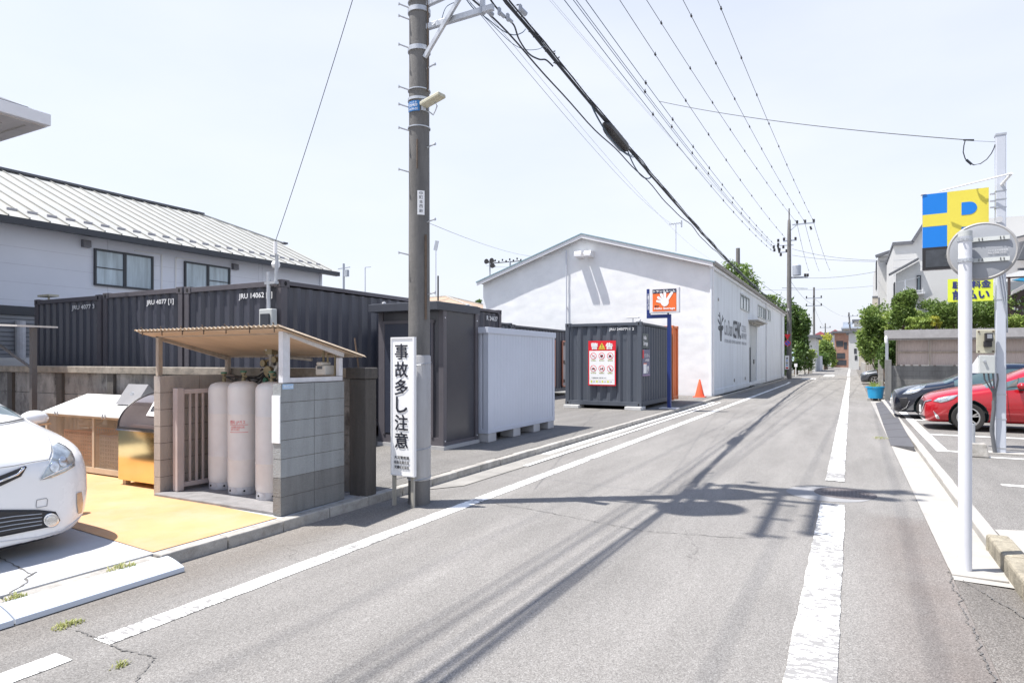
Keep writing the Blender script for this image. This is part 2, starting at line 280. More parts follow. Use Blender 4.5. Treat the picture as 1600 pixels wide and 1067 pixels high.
def leafmat(name, c1, c2):
    m = bpy.data.materials.new(name); m.use_nodes = True; t = m.node_tree; b = t.nodes['Principled BSDF']; L = t.links.new
    tc = N(t, 'ShaderNodeTexCoord')
    n1 = N(t, 'ShaderNodeTexNoise'); n1.inputs['Scale'].default_value = 1.3; n1.inputs['Detail'].default_value = 5; L(tc.outputs['Object'], n1.inputs[0])
    r = N(t, 'ShaderNodeMapRange'); r.inputs[1].default_value = .3; r.inputs[2].default_value = .7; L(n1.outputs[0], r.inputs[0])
    g = N(t, 'ShaderNodeNewGeometry')
    w = N(t, 'ShaderNodeTexWhiteNoise', noise_dimensions='1D'); L(g.outputs['Random Per Island'], w.inputs['W'])
    a = N(t, 'ShaderNodeMath', operation='MULTIPLY_ADD'); L(w.outputs['Value'], a.inputs[0]); a.inputs[1].default_value = .5
    h = N(t, 'ShaderNodeMath', operation='MULTIPLY'); L(r.outputs[0], h.inputs[0]); h.inputs[1].default_value = .5; L(h.outputs[0], a.inputs[2])
    mxx = N(t, 'ShaderNodeMixRGB'); L(a.outputs[0], mxx.inputs[0]); mxx.inputs[1].default_value = (*c1, 1); mxx.inputs[2].default_value = (*c2, 1)
    L(mxx.outputs[0], b.inputs['Base Color']); b.inputs['Roughness'].default_value = .55
    tr = N(t, 'ShaderNodeBsdfTranslucent'); L(mxx.outputs[0], tr.inputs[0]); ms = N(t, 'ShaderNodeMixShader'); ms.inputs[0].default_value = .35
    L(b.outputs[0], ms.inputs[1]); L(tr.outputs[0], ms.inputs[2]); L(ms.outputs[0], t.nodes['Material Output'].inputs[0])
    return m
defs()

# ---------------------------------------------------------------- mesh building
class MB:
    def __init__(s): s.v = []; s.f = []; s.m = []; s.mats = []; s.cuts = []
    def mi(s, m):
        if m is None: m = s.mats[0] if s.mats else None
        if m not in s.mats: s.mats.append(m)
        return s.mats.index(m)
    def add(s, vs, fs, m=None):
        o = len(s.v); s.cuts.append((o, len(s.f))); s.v += [Vector(p) for p in vs]; k = s.mi(m) if m is not None else 0
        for f in fs: s.f.append([i + o for i in f]); s.m.append(k)
        return s
    def box(s, a, b, m=None, T=None):
        x0, y0, z0 = a; x1, y1, z1 = b
        vs = [Vector(p) for p in ((x0, y0, z0), (x1, y0, z0), (x1, y1, z0), (x0, y1, z0), (x0, y0, z1), (x1, y0, z1), (x1, y1, z1), (x0, y1, z1))]
        if T is not None: vs = [T @ p for p in vs]
        return s.add(vs, [(0, 3, 2, 1), (4, 5, 6, 7), (0, 1, 5, 4), (1, 2, 6, 5), (2, 3, 7, 6), (3, 0, 4, 7)], m)
    def beam(s, p, q, w, h, m=None, up=Vector((0, 0, 1))):
        p = Vector(p); q = Vector(q); d = (q - p); L = d.length; d.normalize()
        sd = d.cross(up);
        if sd.length < 1e-4: sd = d.cross(Vector((0, 1, 0)))
        sd.normalize(); u = sd.cross(d)
        T = Matrix((( d.x, sd.x, u.x, p.x), (d.y, sd.y, u.y, p.y), (d.z, sd.z, u.z, p.z), (0, 0, 0, 1)))
        return s.box((0, -w / 2, -h / 2), (L, w / 2, h / 2), m, T)
    def tube(s, pts, r, n=8, m=None, caps=True, r2=None):
        pts = [Vector(p) for p in pts]; K = len(pts); vs = []; fs = []
        t0 = (pts[1] - pts[0]).normalized(); ref = Vector((0, 0, 1)) if abs(t0.z) < .9 else Vector((1, 0, 0))
        for i, p in enumerate(pts):
            t = ((pts[min(i + 1, K - 1)] - pts[max(i - 1, 0)])).normalized()
            a = t.cross(ref); a.normalize(); b = t.cross(a)
            rr = r if r2 is None else r + (r2 - r) * i / (K - 1)
            if isinstance(r, (list, tuple)): rr = r[i]
            for k in range(n):
                an = 2 * pi * k / n; vs.append(p + (a * cos(an) + b * sin(an)) * rr)
        for i in range(K - 1):
            for k in range(n): fs.append((i * n + k, i * n + (k + 1) % n, (i + 1) * n + (k + 1) % n, (i + 1) * n + k))
        if caps: fs.append(tuple(range(n))[::-1]); fs.append(tuple((K - 1) * n + k for k in range(n)))
        return s.add(vs, fs, m)
    def lathe(s, prof, c=(0, 0, 0), n=24, m=None):
        c = Vector(c); vs = []; fs = []
        for (r, z) in prof:
            for k in range(n): an = 2 * pi * k / n; vs.append(c + Vector((r * cos(an), r * sin(an), z)))
        for i in range(len(prof) - 1):
            for k in range(n): fs.append((i * n + k, i * n + (k + 1) % n, (i + 1) * n + (k + 1) % n, (i + 1) * n + k))
        fs.append(tuple(range(n))[::-1]); fs.append(tuple((len(prof) - 1) * n + k for k in range(n)))
        return s.add(vs, fs, m)
    def prism(s, poly, d, m=None):
        d = Vector(d); k = len(poly); vs = [Vector(p) for p in poly]; vs += [p + d for p in vs]
        fs = [tuple(range(k))[::-1], tuple(range(k, 2 * k))] + [(i, (i + 1) % k, k + (i + 1) % k, k + i) for i in range(k)]
        return s.add(vs, fs, m)
    def build(s, name, m=None, parent=None, smooth=False, bevel=0., recalc=True):
        me = bpy.data.meshes.new(name)
        if parent is None:
            xs = [p.x for p in s.v]; ys = [p.y for p in s.v]; zs = [p.z for p in s.v]
            off = Vector(((min(xs) + max(xs)) / 2, (min(ys) + max(ys)) / 2, min(zs)))
        else: off = Vector(parent.get('_o', (0, 0, 0)))
        me.from_pydata([p - off for p in s.v], [], s.f)
        if s.mats and m is None:
            for q in s.mats: me.materials.append(q)
            me.polygons.foreach_set('material_index', s.m)
        elif m is not None:
            me.materials.append(m)
        if smooth: me.polygons.foreach_set('use_smooth', [True] * len(me.polygons))
        if recalc:
            bm = bmesh.new(); bm.from_mesh(me); bmesh.ops.recalc_face_normals(bm, faces=bm.faces); bm.to_mesh(me); bm.free()
        me.update()
        if smooth and hasattr(me, 'set_sharp_from_angle'): me.set_sharp_from_angle(angle=radians(38))
        o = bpy.data.objects.new(name, me); COL.objects.link(o)
        if parent is not None: o.parent = parent; o['_o'] = tuple(off)
        else: o.location = off; o['_o'] = tuple(off)
        if bevel:
            b = o.modifiers.new('bevel', 'BEVEL'); b.width = bevel; b.segments = 2; b.limit_method = 'ANGLE'; b.angle_limit = radians(40)
        return o
def tag(o, label, cat, group=None):
    o['label'] = label; o['category'] = cat
    if group: o['group'] = group
    return o
def struct(o): o['kind'] = 'structure'; return o
def thing(name, label, cat, loc=(0, 0, 0), group=None):
    o = bpy.data.objects.new(name, None); COL.objects.link(o); o.location = Vector(loc); o['_o'] = tuple(loc); o.empty_display_size = .2
    return tag(o, label, cat, group)
def part(name, mb, m, parent, smooth=False, bevel=0.): return mb.build(name, m, parent, smooth, bevel)
def parts(name, mb, m, parent, n=1, smooth=False, bevel=0.):
    """every n shapes of the builder become one part of their own"""
    c = mb.cuts[::n] + [(len(mb.v), len(mb.f))]; out = []
    for (v0, f0), (v1, f1) in zip(c, c[1:]):
        q = MB(); q.v = mb.v[v0:v1]; q.f = [[i - v0 for i in f] for f in mb.f[f0:f1]]; q.m = mb.m[f0:f1]; q.mats = mb.mats
        out.append(q.build(name, m, parent, smooth, bevel))
    return out
def copy_tree(o, parent=None):
    c = o.copy(); COL.objects.link(c)
    if parent is not None: c.parent = parent
    for ch in [x for x in o.children]: copy_tree(ch, c)
    return c

def textgeo(body, bold=0.):
    d = bpy.data.curves.new('t', 'FONT'); d.body = body; d.resolution_u = 2; d.offset = bold
    o = bpy.data.objects.new('t', d); COL.objects.link(o)
    dg = bpy.context.evaluated_depsgraph_get(); me = bpy.data.meshes.new_from_object(o.evaluated_get(dg))
    vs = [v.co.copy() for v in me.vertices]; fs = [tuple(p.vertices) for p in me.polygons]
    bpy.data.objects.remove(o); bpy.data.curves.remove(d); bpy.data.meshes.remove(me)
    return vs, fs
class Panel:
    """flat board: origin at bottom left, unit right R, up U, outward normal Nn; everything in metres on it"""
    def __init__(s, O, R, U=(0, 0, 1)):
        s.O = Vector(O); s.R = Vector(R).normalized(); s.U = Vector(U).normalized(); s.N = s.R.cross(s.U).normalized(); s.mb = MB()
    def P(s, x, y, k=0.): return s.O + s.R * x + s.U * y + s.N * k
    def rect(s, x0, y0, x1, y1, m, k=.004, t=.003):
        s.mb.prism([s.P(x0, y0, k - t), s.P(x1, y0, k - t), s.P(x1, y1, k - t), s.P(x0, y1, k - t)], s.N * t, m); return s
    def poly(s, pts, m, k=.004, t=.003): s.mb.prism([s.P(x, y, k - t) for x, y in pts], s.N * t, m); return s
    def disc(s, x, y, r, m, k=.004, n=20, t=.003, sx=1.): return s.poly([(x + r * sx * cos(2 * pi * i / n), y + r * sin(2 * pi * i / n)) for i in range(n)], m, k, t)
    def bar(s, x0, y0, x1, y1, w, m, k=.004):
        d = Vector((x1 - x0, y1 - y0)); d.normalize(); q = Vector((-d.y, d.x)) * w / 2
        return s.poly([(x0 - q.x, y0 - q.y), (x1 - q.x, y1 - q.y), (x1 + q.x, y1 + q.y), (x0 + q.x, y0 + q.y)], m, k)
    def text(s, body, x0, y0, x1, y1, m, k=.006, bold=.02, t=None):
        vs, fs = textgeo(body, 0)
        if not vs: return s
        ax = min(v.x for v in vs); bx = max(v.x for v in vs); ay = min(v.y for v in vs); by = max(v.y for v in vs)
        d = bold * abs(y1 - y0) / (1 + body.count('\n')); d = min(d, abs(x1 - x0) * .06)
        for q, (ox, oy) in enumerate(((0, 0), (-d, -d), (d, -d), (-d, d), (d, d)) if bold > .004 else ((0, 0),)):
            o = [s.P(x0 + d + ox + (v.x - ax) / max(bx - ax, 1e-5) * (x1 - x0 - 2 * d), y0 + d + oy + (v.y - ay) / max(by - ay, 1e-5) * (y1 - y0 - 2 * d), k + q * .0004) for v in vs]
            s.mb.add(o, fs, m)
        return s
    def build(s, name, parent): return s.mb.build(name, None, parent, recalc=False)
# ================================================================ GROUND
def sheet(name, polys, m, z=None):
    mb = MB()
    for p in polys:
        pts = [Vector((q[0], q[1], q[2] if len(q) > 2 else z)) for q in p]
        mb.add(pts, [tuple(range(len(pts)))])
    return struct(mb.build(name, m, None, recalc=False))
def rectp(x0, x1, y0, y1): return [(x0, y0), (x1, y0), (x1, y1), (x0, y1)]
def stripy(x0, x1, y0, y1, n): return [rectp(x0, x1, y0 + (y1 - y0) * i / n, y0 + (y1 - y0) * (i + 1) / n) for i in range(n)]
KL, KR = -4.68, 1.03
sheet('ground', [rectp(-900, 900, -60, 1500)], M['earth'], -.05)
sheet('road', [rectp(KL, .66, -14, 230)], M['road'], 0)
sheet('road', [rectp(-40, KL, 63, 69), rectp(.66, 40, 46, 51)], M['road'], -.012)
sheet('pavement', [[(KL + .005, 6.4), (-4.34, 6.9), (-4.30, 9.5), (-4.42, 14), (KL + .005, 18.7)]], M['slabedge'], .008)
# left lot
def slab(name, pts, z0, z1, m, bev=0):
    mb = MB(); mb.prism([Vector((x, y, z0)) for x, y in pts], (0, 0, z1 - z0)); o = mb.build(name, m, None, bevel=bev); return struct(o)
slab('ground', [(-40, 5.56), (-4.80, 5.56), (-4.80, 27.2), (-40, 27.2)], -.04, .10, M['lot'])
slab('ground', [(-40, -14), (-4.80, -14), (-4.80, 5.555), (-40, 5.555)], -.04, .095, M['slab'])
# yellow painted floor
y1 = G(110, 825, .1); y2 = G(250, 868, .1)
def skew(y, x): return y
sheet('floor', [[(-11.2, 3.28), (-6.2, 3.24), (-4.82, 3.12), (-4.82, 4.35), (-6.85, 4.5), (-11.2, 4.6)], [(-11.2, 4.6), (-6.85, 4.5), (-6.93, 5.45), (-11.2, 5.45)]], M['yellow'], .101)
# left kerb in stones
def kerb(name, x0, x1, y0, y1, z, m, step=.6, jit=.004, seed=1, b=.012):
    rnd = random.Random(seed); mb = MB(); y = y0
    while y < y1:
        e = min(y + step, y1); j = rnd.uniform(-jit, jit)
        mb.box((x0 + j, y + .004, -.04), (x1 + j, e - .004, z + rnd.uniform(-jit, jit) * .6)); y = e
    return struct(mb.build(name, m, None, bevel=b))
kerb('kerb', -4.80, KL, 3.1, 24.0, .10, M['kerb'])
kerb('kerb', -4.799, KL + .002, 24.02, 62, .11, M['kerb'], seed=4)
kerb('kerb', -4.80, KL, -13.5, 3.09, .085, M['kerb'], step=1.2, seed=9)
# right: gutter, kerb, parking
gx0, gx1 = .66, 1.02
sheet('pavement', [[(gx0, 5.62, .005), (gx1, 5.62, .0), (gx1, 28.4, .0), (gx0, 28.4, .005)]], M['gutter'])
sheet('road', [[(gx0, -14, .002), (gx1, -14, -.01), (gx1, 5.62, -.01), (gx0, 5.62, .002)], [(gx0, 28.4, 0), (2.2, 28.4, 0), (2.2, 230, 0), (gx0, 230, 0)]], M['road_dark'])
kerb('kerb', gx1, gx1 + .12, 6.7, 28.4, .075, M['gutter'], step=.6, seed=3)
kerb('kerb', gx1 - .01, gx1 + .15, -12, 6.69, .13, M['kerb_moss'], step=.6, seed=5, b=.02)
sheet('ground', [rectp(gx1 + .12, 40, -14, 28.2)], M['lotr'], .055)
sheet('pavement', [[(gx1 + .15, 6.0), (1.5, 6.1), (1.46, 7.3), (gx1 + .13, 7.2)]], M['gutter'], .062)
# paint on the ground
def wob(x0, x1, ya, yb, step, seed, amp=.012, drift=0.):
    r = random.Random(seed); n = max(2, int((yb - ya) / step)); out = []
    pr = None
    for i in range(n + 1):
        y = ya + (yb - ya) * i / n; a = x0 + r.uniform(-amp, amp); b = x1 + r.uniform(-amp, amp)
        if pr: out.append([(pr[1], pr[0]), (pr[2], pr[0]), (b, y), (a, y)])
        pr = (y, a, b)
    return out
L1 = wob(-3.84, -3.68, 2.13, 46.5, .12, 11, .005) + wob(-3.83, -3.67, -6, 1.93, .12, 12, .005)
L1 += [[(-3.84, 46.5), (-3.68, 46.5), (-3.8, 50), (-3.98, 50)]]
sheet('road_marking', L1, M['line_near'], .0045)
sheet('road_marking', wob(-.30, -.06, -4, 7.95, .12, 13, .005) + wob(-.30, -.08, 9.45, 66, .2, 14, .004) + wob(-.38, -.12, 70, 150, 2, 15, .01), M['line'], .0085)
sheet('road_marking', wob(-4.62, -4.50, 9.8, 24.8, .5, 16, .006) + wob(-4.36, -4.28, 8.6, 24.8, .5, 17, .006), M['line2'], .0125)
sheet('road_marking', [rectp(-2.4, -1.5, 69, 74), rectp(-3.7, -2.6, 58.5, 60.5)], M['line2'], .005)
# parking lines
zl = .059
P1 = [G(1400, 651, zl), G(1386, 651, zl), G(1444, 704, zl), G(1464, 703, zl)]
def prow(y, x0, x1, w=.07): return [(x0, y - w), (x1, y - w), (x1, y + w), (x0, y + w)]
ys = [G(1470, v, zl).y for v in (704.5, 679, 657)]
sheet('road_marking', [[(1.28, ys[0]), (1.45, ys[0]), (1.42, 27.5), (1.25, 27.5)]] + [prow(ys[0] + .07, 1.45, 12), prow(ys[1], 1.45, 12), prow(ys[2], 1.45, 12), prow(24.4, 1.45, 12), prow(G(1600, 717, zl).y, G(1535, 714, zl).x, 12, .05), prow(G(1580, 758, zl).y, G(1566, 758, zl).x, 6, .06)], M['line2'], zl)
# manhole and its patch
mc = G(1320, 771)
pc_ = G(1294, 771.5); sheet('road', [[(pc_.x + .46 * cos(a * pi / 18), pc_.y + .46 * sin(a * pi / 18)) for a in range(36)]], M['patch'], .003)
mb = MB(); mb.lathe([(.001, .0065), (.30, .0065), (.302, .009), (.33, .009), (.335, .006), (.335, .0)], (mc.x, mc.y, 0), 40)
for i in range(-7, 8):
    for j in range(-7, 8):
        if (i * i + j * j) < 46 and (i + j) % 2 == 0: mb.box((mc.x + i * .04 - .014, mc.y + j * .04 - .014, .0068), (mc.x + i * .04 + .010, mc.y + j * .04 + .010, .0095))
o = mb.build('manhole_cover', M['iron'], None); tag(o, 'round cast iron manhole cover beside the right white line', 'manhole cover')
# tyre marks, dark cracks: worn streaks in the surface (thin mesh strips)
def strip(pts, w, z, r=None, jit=.0):
    out = []; pr = None; rnd = random.Random(len(pts) + int(pts[0][0] * 100))
    for i, p in enumerate(pts):
        a = Vector(pts[max(i - 1, 0)]); b = Vector(pts[min(i + 1, len(pts) - 1)]); d = (b - a).normalized(); n = Vector((-d.y, d.x)) * w / 2 * (1 + rnd.uniform(-jit, jit))
        q = (Vector(p) + n, Vector(p) - n)
        if pr: out.append([tuple(pr[0]), tuple(pr[1]), tuple(q[1]), tuple(q[0])])
        pr = q
    return out
def crackline(a, b, n, amp, seed):
    rnd = random.Random(seed); a = Vector(a); b = Vector(b); d = (b - a); nn = Vector((-d.y, d.x)).normalized(); o = 0; out = []
    for i in range(n + 1):
        o += rnd.uniform(-amp, amp); o *= .8; out.append(tuple(a + d * i / n + nn * o))
    return out
ck = []
for (a, b, n, s_) in (((G(120, 985).xy), (G(240, 1030).xy), 26, 1), (G(740, 780).xy, G(1010, 830).xy, 60, 2), (G(1010, 830).xy, G(1165, 842).xy, 30, 3), (G(1480, 893).xy, G(1555, 1067).xy, 60, 5), (G(1500, 905).xy, G(1600, 965).xy, 26, 6), (G(240, 1030).xy, G(215, 1067).xy, 12, 8)):
    ck += strip(crackline(a, b, n * 2, .014, s_), .007, .006, jit=.9)
sheet('road', ck, mat('crack_dark', (.13, .125, .12), 1., var=.3), .0062)
ck = strip(crackline(G(60, 893, .095).xy, G(18, 930, .095).xy, 16, .02, 4), .012, 0, jit=.6) + strip(crackline(G(0, 870, .095).xy, G(60, 895, .095).xy, 12, .02, 7), .01, 0, jit=.6)
sheet('ground', ck, MATS['crack_dark'], .099)
# weeds
def tuft(loc, r, n, h, seed, label, m=None):
    rnd = random.Random(seed); mb = MB()
    for i in range(n):
        a = rnd.uniform(0, 2 * pi); d = rnd.random() ** .7 * r; x = loc[0] + cos(a) * d * 1.0; y = loc[1] + sin(a) * d * 1.6; b = rnd.uniform(0, 2 * pi); hh = h * rnd.uniform(.4, 1.1) * (1 - .5 * d / r); w = .004
        lx = cos(b) * hh * rnd.uniform(.4, 1.2); ly = sin(b) * hh * rnd.uniform(.4, 1.2); z = loc[2]
        q = Vector((-sin(b), cos(b), 0)) * w
        p0 = Vector((x, y, z)); p1 = p0 + Vector((lx * .5, ly * .5, hh * .7)); p2 = p0 + Vector((lx, ly, hh))
        mb.add([p0 - q, p0 + q, p1 + q, p1 - q, p2], [(0, 1, 2, 3), (3, 2, 4)])
    o = mb.build('weed_tuft', M['grass'] if m is None else m, None, recalc=False); tag(o, label, 'weed')
tuft(G(190, 888, .085), .07, 90, .05, 1, 'yellow green weeds behind the white ramp plate, nearer the yellow floor')
tuft(G(24, 935, .085), .04, 60, .045, 2, 'small weed tuft behind the white ramp plate by the left edge')
tuft(G(108, 976), .06, 110, .035, 3, 'flat weed tuft in the asphalt just below the white ramp plate')
tuft(G(188, 1040), .035, 40, .03, 4, 'pale weed tuft in the crack inside the road edge line')
tuft(G(1376, 685), .16, 80, .05, 5, 'dry weeds at the edge of the right gutter by the black ramp')
# ramp plates on the left
def ramp(yA, yB, label):
    mb = MB(); xa, xb = -4.655, -4.45; n = 6
    prof = [(xa, .012)] + [(xa + (xb - xa) * i / n, .095 - .055 * (i / n) ** 1.5) for i in range(n + 1)] + [(xb + .004, .004), (xa, .004)]
    prof = prof[1:]
    mb.prism([Vector((x, yA, z)) for x, z in prof], (0, yB - yA, 0))
    t = int((yB - yA) / .045)
    o = mb.build('ramp_plate', M['rampw'], None, bevel=.004); tag(o, label, 'kerb ramp')
yA = G(275, 890).y; yB = G(35, 985).y + .02
ramp(yB, yA, 'white concrete kerb ramp plate in front of the car park, nearest the yellow floor')
ramp(yB - 1.1, yB - .01, 'white concrete kerb ramp plate cut off by the left edge of the view')
# black ramp on the right
pts = [G(1368, 630), G(1388, 628), G(1429, 706), G(1392, 697)]
mb = MB(); a, b, c_, d = pts
for i in range(9):
    f0, f1 = i / 9, (i + .97) / 9
    l0 = a.lerp(d, f0); l1 = a.lerp(d, f1); r0 = b.lerp(c_, f0); r1 = b.lerp(c_, f1)
    lo = Vector((0, 0, .014)); hi = Vector((0, 0, .085)); bt = Vector((0, 0, .006))
    mb.add([l0 + bt, r0 + bt, r1 + bt, l1 + bt, l0 + lo, r0 + hi, r1 + hi, l1 + lo], [(0, 3, 2, 1), (4, 5, 6, 7), (0, 1, 5, 4), (1, 2, 6, 5), (2, 3, 7, 6), (3, 0, 4, 7)])
o = mb.build('rubber_ramp', M['rubber'], None); tag(o, 'long black rubber ramp against the right kerb before the cars', 'kerb ramp')

# ================================================================ WALL BEHIND THE SHED
WY = 5.50; WT = 1.50
t = thing('panel_wall', 'old stained precast concrete wall with posts behind the gas shed', 'wall', (-9, WY, .1))
mb = MB(); posts = MB(); cap = MB()
xs = [-20.6, -18.8, -17, -15.2, -13.4, PY(15, 600, WY).x, PY(92, 600, WY).x, PY(172, 600, WY).x, PY(250, 600, WY).x + .05, -6.2, -4.93]
for i in range(len(xs) - 1):
    h = (WT - .1 - .1) / 4
    for k in range(4): mb.box((xs[i] + .07, WY + .045, .1 + k * h + .006), (xs[i + 1] - .07, WY + .10, .1 + (k + 1) * h - .006))
for x in xs[:-1]: posts.box((x - .075, WY - .0, .1), (x + .075, WY + .13, WT - .1))
mb.box((-20.6, WY + .06, .09), (-4.9, WY + .085, WT - .1), M['mortar'])
part('wall_panel', mb, M['wallpanel'], t); parts('post', posts, M['wallpost'], t)
cap.box((-20.7, WY - .03, WT - .1), (-4.86, WY + .16, WT - .0)); part('wall_cap', cap, M['wallcap'], t, bevel=.008)
e = MB(); e.box((-4.95, WY - .02, .08), (-4.71, WY + .16, WT - .115)); e.box((-4.99, WY - .035, WT - .112), (-4.70, WY + .175, WT + .012)); part('end_post', e, M['wallcap'] if 0 else M['wallpost'], t, bevel=.012)
r = MB(); r.tube([(-4.83, WY + .0, WT), (-4.86, WY - .03, WT + .34)], .009, 6, M['bark']); part('rusty_rod', r, M['bark'], t)

# ================================================================ GAS SHED
def blockwall(parent, name, x0, x1, y0, y1, z0, z1, rows, cols, axis='y', mats=None):
    mo = MB(); e = .004
    mo.box((x0 + e, y0 + e, z0), (x1 - e, y1 - e, z1 - .002), M['mortar'])
    rh = (z1 - z0) / rows; w = ((y1 - y0) if axis == 'y' else (x1 - x0)) / cols; g = .006
    for r in range(rows):
        for c in range(cols):
            m = mats[r] if mats else M['block']
            if axis == 'y': mo.box((x0, y0 + c * w + (g / 2 if c else 0), z0 + r * rh + g / 2), (x1, y0 + (c + 1) * w - (g / 2 if c < cols - 1 else 0), z0 + (r + 1) * rh - g / 2), m)
            else: mo.box((x0 + c * w + g / 2, y0, z0 + r * rh + g / 2), (x0 + (c + 1) * w - g / 2, y1, z0 + (r + 1) * rh - g / 2), m)
    return mo.build(name, None, parent)
XR = -4.83; Y0s = 4.40; Y1s = 5.27
S = thing('gas_shed', 'open block shed with corrugated roof sheltering the gas cylinders', 'shed', (-5.85, 4.9, .1))
rb = blockwall(S, 'block_wall', XR - .105, XR, Y0s, Y1s, .1, 1.37, 7, 2, mats=[M['blocklow'], M['blocklow'], M['block'], M['block'], M['block'], M['block'], M['block']])
lb = blockwall(S, 'block_wall', -6.93, -6.82, 4.5, 5.48, .1, 1.42, 7, 2, mats=[M['blockpink']] * 7); lb['label'] = 'left block wall with a pinkish face'
mb = MB(); mb.box((-6.81, 4.42, .09), (XR - .11, 5.49, .125)); o = part('floor_slab', mb, M['slabdark'], S, bevel=.006)
# white wooden frame on the right wall
zt, zb = 1.37, 1.88
mb = MB(); cx = XR - .05
mb.box((cx - .025, 4.44, zt + .004), (cx + .035, 4.53, 1.90)); mb.box((cx - .02, 4.535, zt + .004), (cx + .03, 5.27, zt + .052))
mb.box((cx - .02, 5.22, zt + .056), (cx + .03, 5.27, 1.62)); mb.beam((cx + .004, 4.53, 1.86), (cx + .004, 5.30, 1.655), .04, .055)
part('roof_frame', mb, M['whitewood'], S, bevel=.003)
mb = MB(); mb.box((-6.90, 4.50, 1.42), (-6.85, 4.55, 1.87)); mb.box((-6.90, 5.40, 1.42), (-6.85, 5.45, 1.64)); mb.beam((-6.876, 4.55, 1.84), (-6.876, 5.42, 1.62), .045, .05)
part('roof_frame', mb, M['wood'], S, bevel=.003)
mb = MB(); mb.box((-6.96, 4.50, 1.85), (XR + .02, 4.545, 1.90)); mb.box((-6.96, 5.42, 1.63), (XR + .02, 5.465, 1.68)); part('roof_beam', mb, M['wood'], S)
# corrugated roof
A = Vector((-7.02, 4.33, 1.925)); B = Vector((-4.76, 4.33, 1.925)); dY = Vector((0, 1.22, -.285))
mb = MB(); n = 260; prev = None; W_ = (B - A).length; top = []
for i in range(n + 1):
    f = i / n; p = A.lerp(B, f); z = .011 * sin(2 * pi * f * W_ / .065)
    top.append(p + Vector((0, 0, z)))
vs = top + [p + dY for p in top] + [p + Vector((0, 0, -.005)) for p in top] + [p + dY + Vector((0, 0, -.005)) for p in top]
K = n + 1; fs = []
for i in range(n): fs += [(i, i + 1, K + i + 1, K + i), (2 * K + i, 3 * K + i, 3 * K + i + 1, 2 * K + i + 1), (i, 2 * K + i, 2 * K + i + 1, i + 1), (K + i, K + i + 1, 3 * K + i + 1, 3 * K + i)]
fs += [(0, K, 3 * K, 2 * K), (n, 2 * K + n, 3 * K + n, K + n)]
mb.add(vs, fs); part('roof_sheet', mb, M['corr'], S, smooth=True)
mb = MB()
for i in range(7): x = -6.9 + i * .34; mb.tube([(x, 4.36, 1.91), (x, 4.33, 1.955)], .006, 5); mb.box((x - .004, 4.345, 1.86), (x + .004, 4.353, 1.92))
parts('roof_hook', mb, M['bark'], S, 2)
mb = MB(); mb.box((-6.95, 4.56, 1.835), (-4.85, 5.40, 1.845), T=Matrix.Shear('XY', 4, (0, 0)) if 0 else None)
# underside board
mb = MB(); mb.add([(-6.98, 4.36, 1.893), (-4.79, 4.36, 1.893), (-4.79, 5.50, 1.628), (-6.98, 5.50, 1.628), (-6.98, 4.36, 1.899), (-4.79, 4.36, 1.899), (-4.79, 5.50, 1.634), (-6.98, 5.50, 1.634)], [(0, 3, 2, 1), (4, 5, 6, 7), (0, 1, 5, 4), (1, 2, 6, 5), (2, 3, 7, 6), (3, 0, 4, 7)])
part('ceiling_board', mb, M['plywood'], S)
# white panel and blue address plate on right wall
mb = MB(); mb.box((XR - .108, 4.388, .80), (XR - .002, 4.399, 1.255)); part('reflector_strip', mb, M['whiteclean'], S)
pn = Panel((XR + .0, Y0s + .02, 1.315), (0, 1, 0)); pn.rect(0, 0, .135, .05, mat('pale_blue_plate', (.35, .5, .68), .5)); pn.text('本町3-8', .01, .01, .125, .04, M['whiteclean'], bold=.0); pn.build('address_plate', S)
# folded gate inside the left wall
mb = MB(); g0 = Vector((-6.70, 4.62, .13)); g1 = Vector((-6.66, 5.06, .13))
mb.box((g0.x - .03, g0.y - .03, .13), (g0.x + .05, g0.y + .05, 1.28))
for z in (.19, 1.24): mb.beam((g0.x, g0.y, z), (g1.x + .0, g1.y, z), .04, .05)
for i in range(5): f = (i + .9) / 5.6; p = g0.lerp(g1, f); mb.box((p.x - .01, p.y - .012, .2), (p.x + .01, p.y + .012, 1.23))
o = mb.build('folded_gate', mat('faded_pink_gate', (.46, .40, .39), .7, var=.1), None, bevel=.003); tag(o, 'faded beige slatted gate folded against the shed left wall', 'gate')
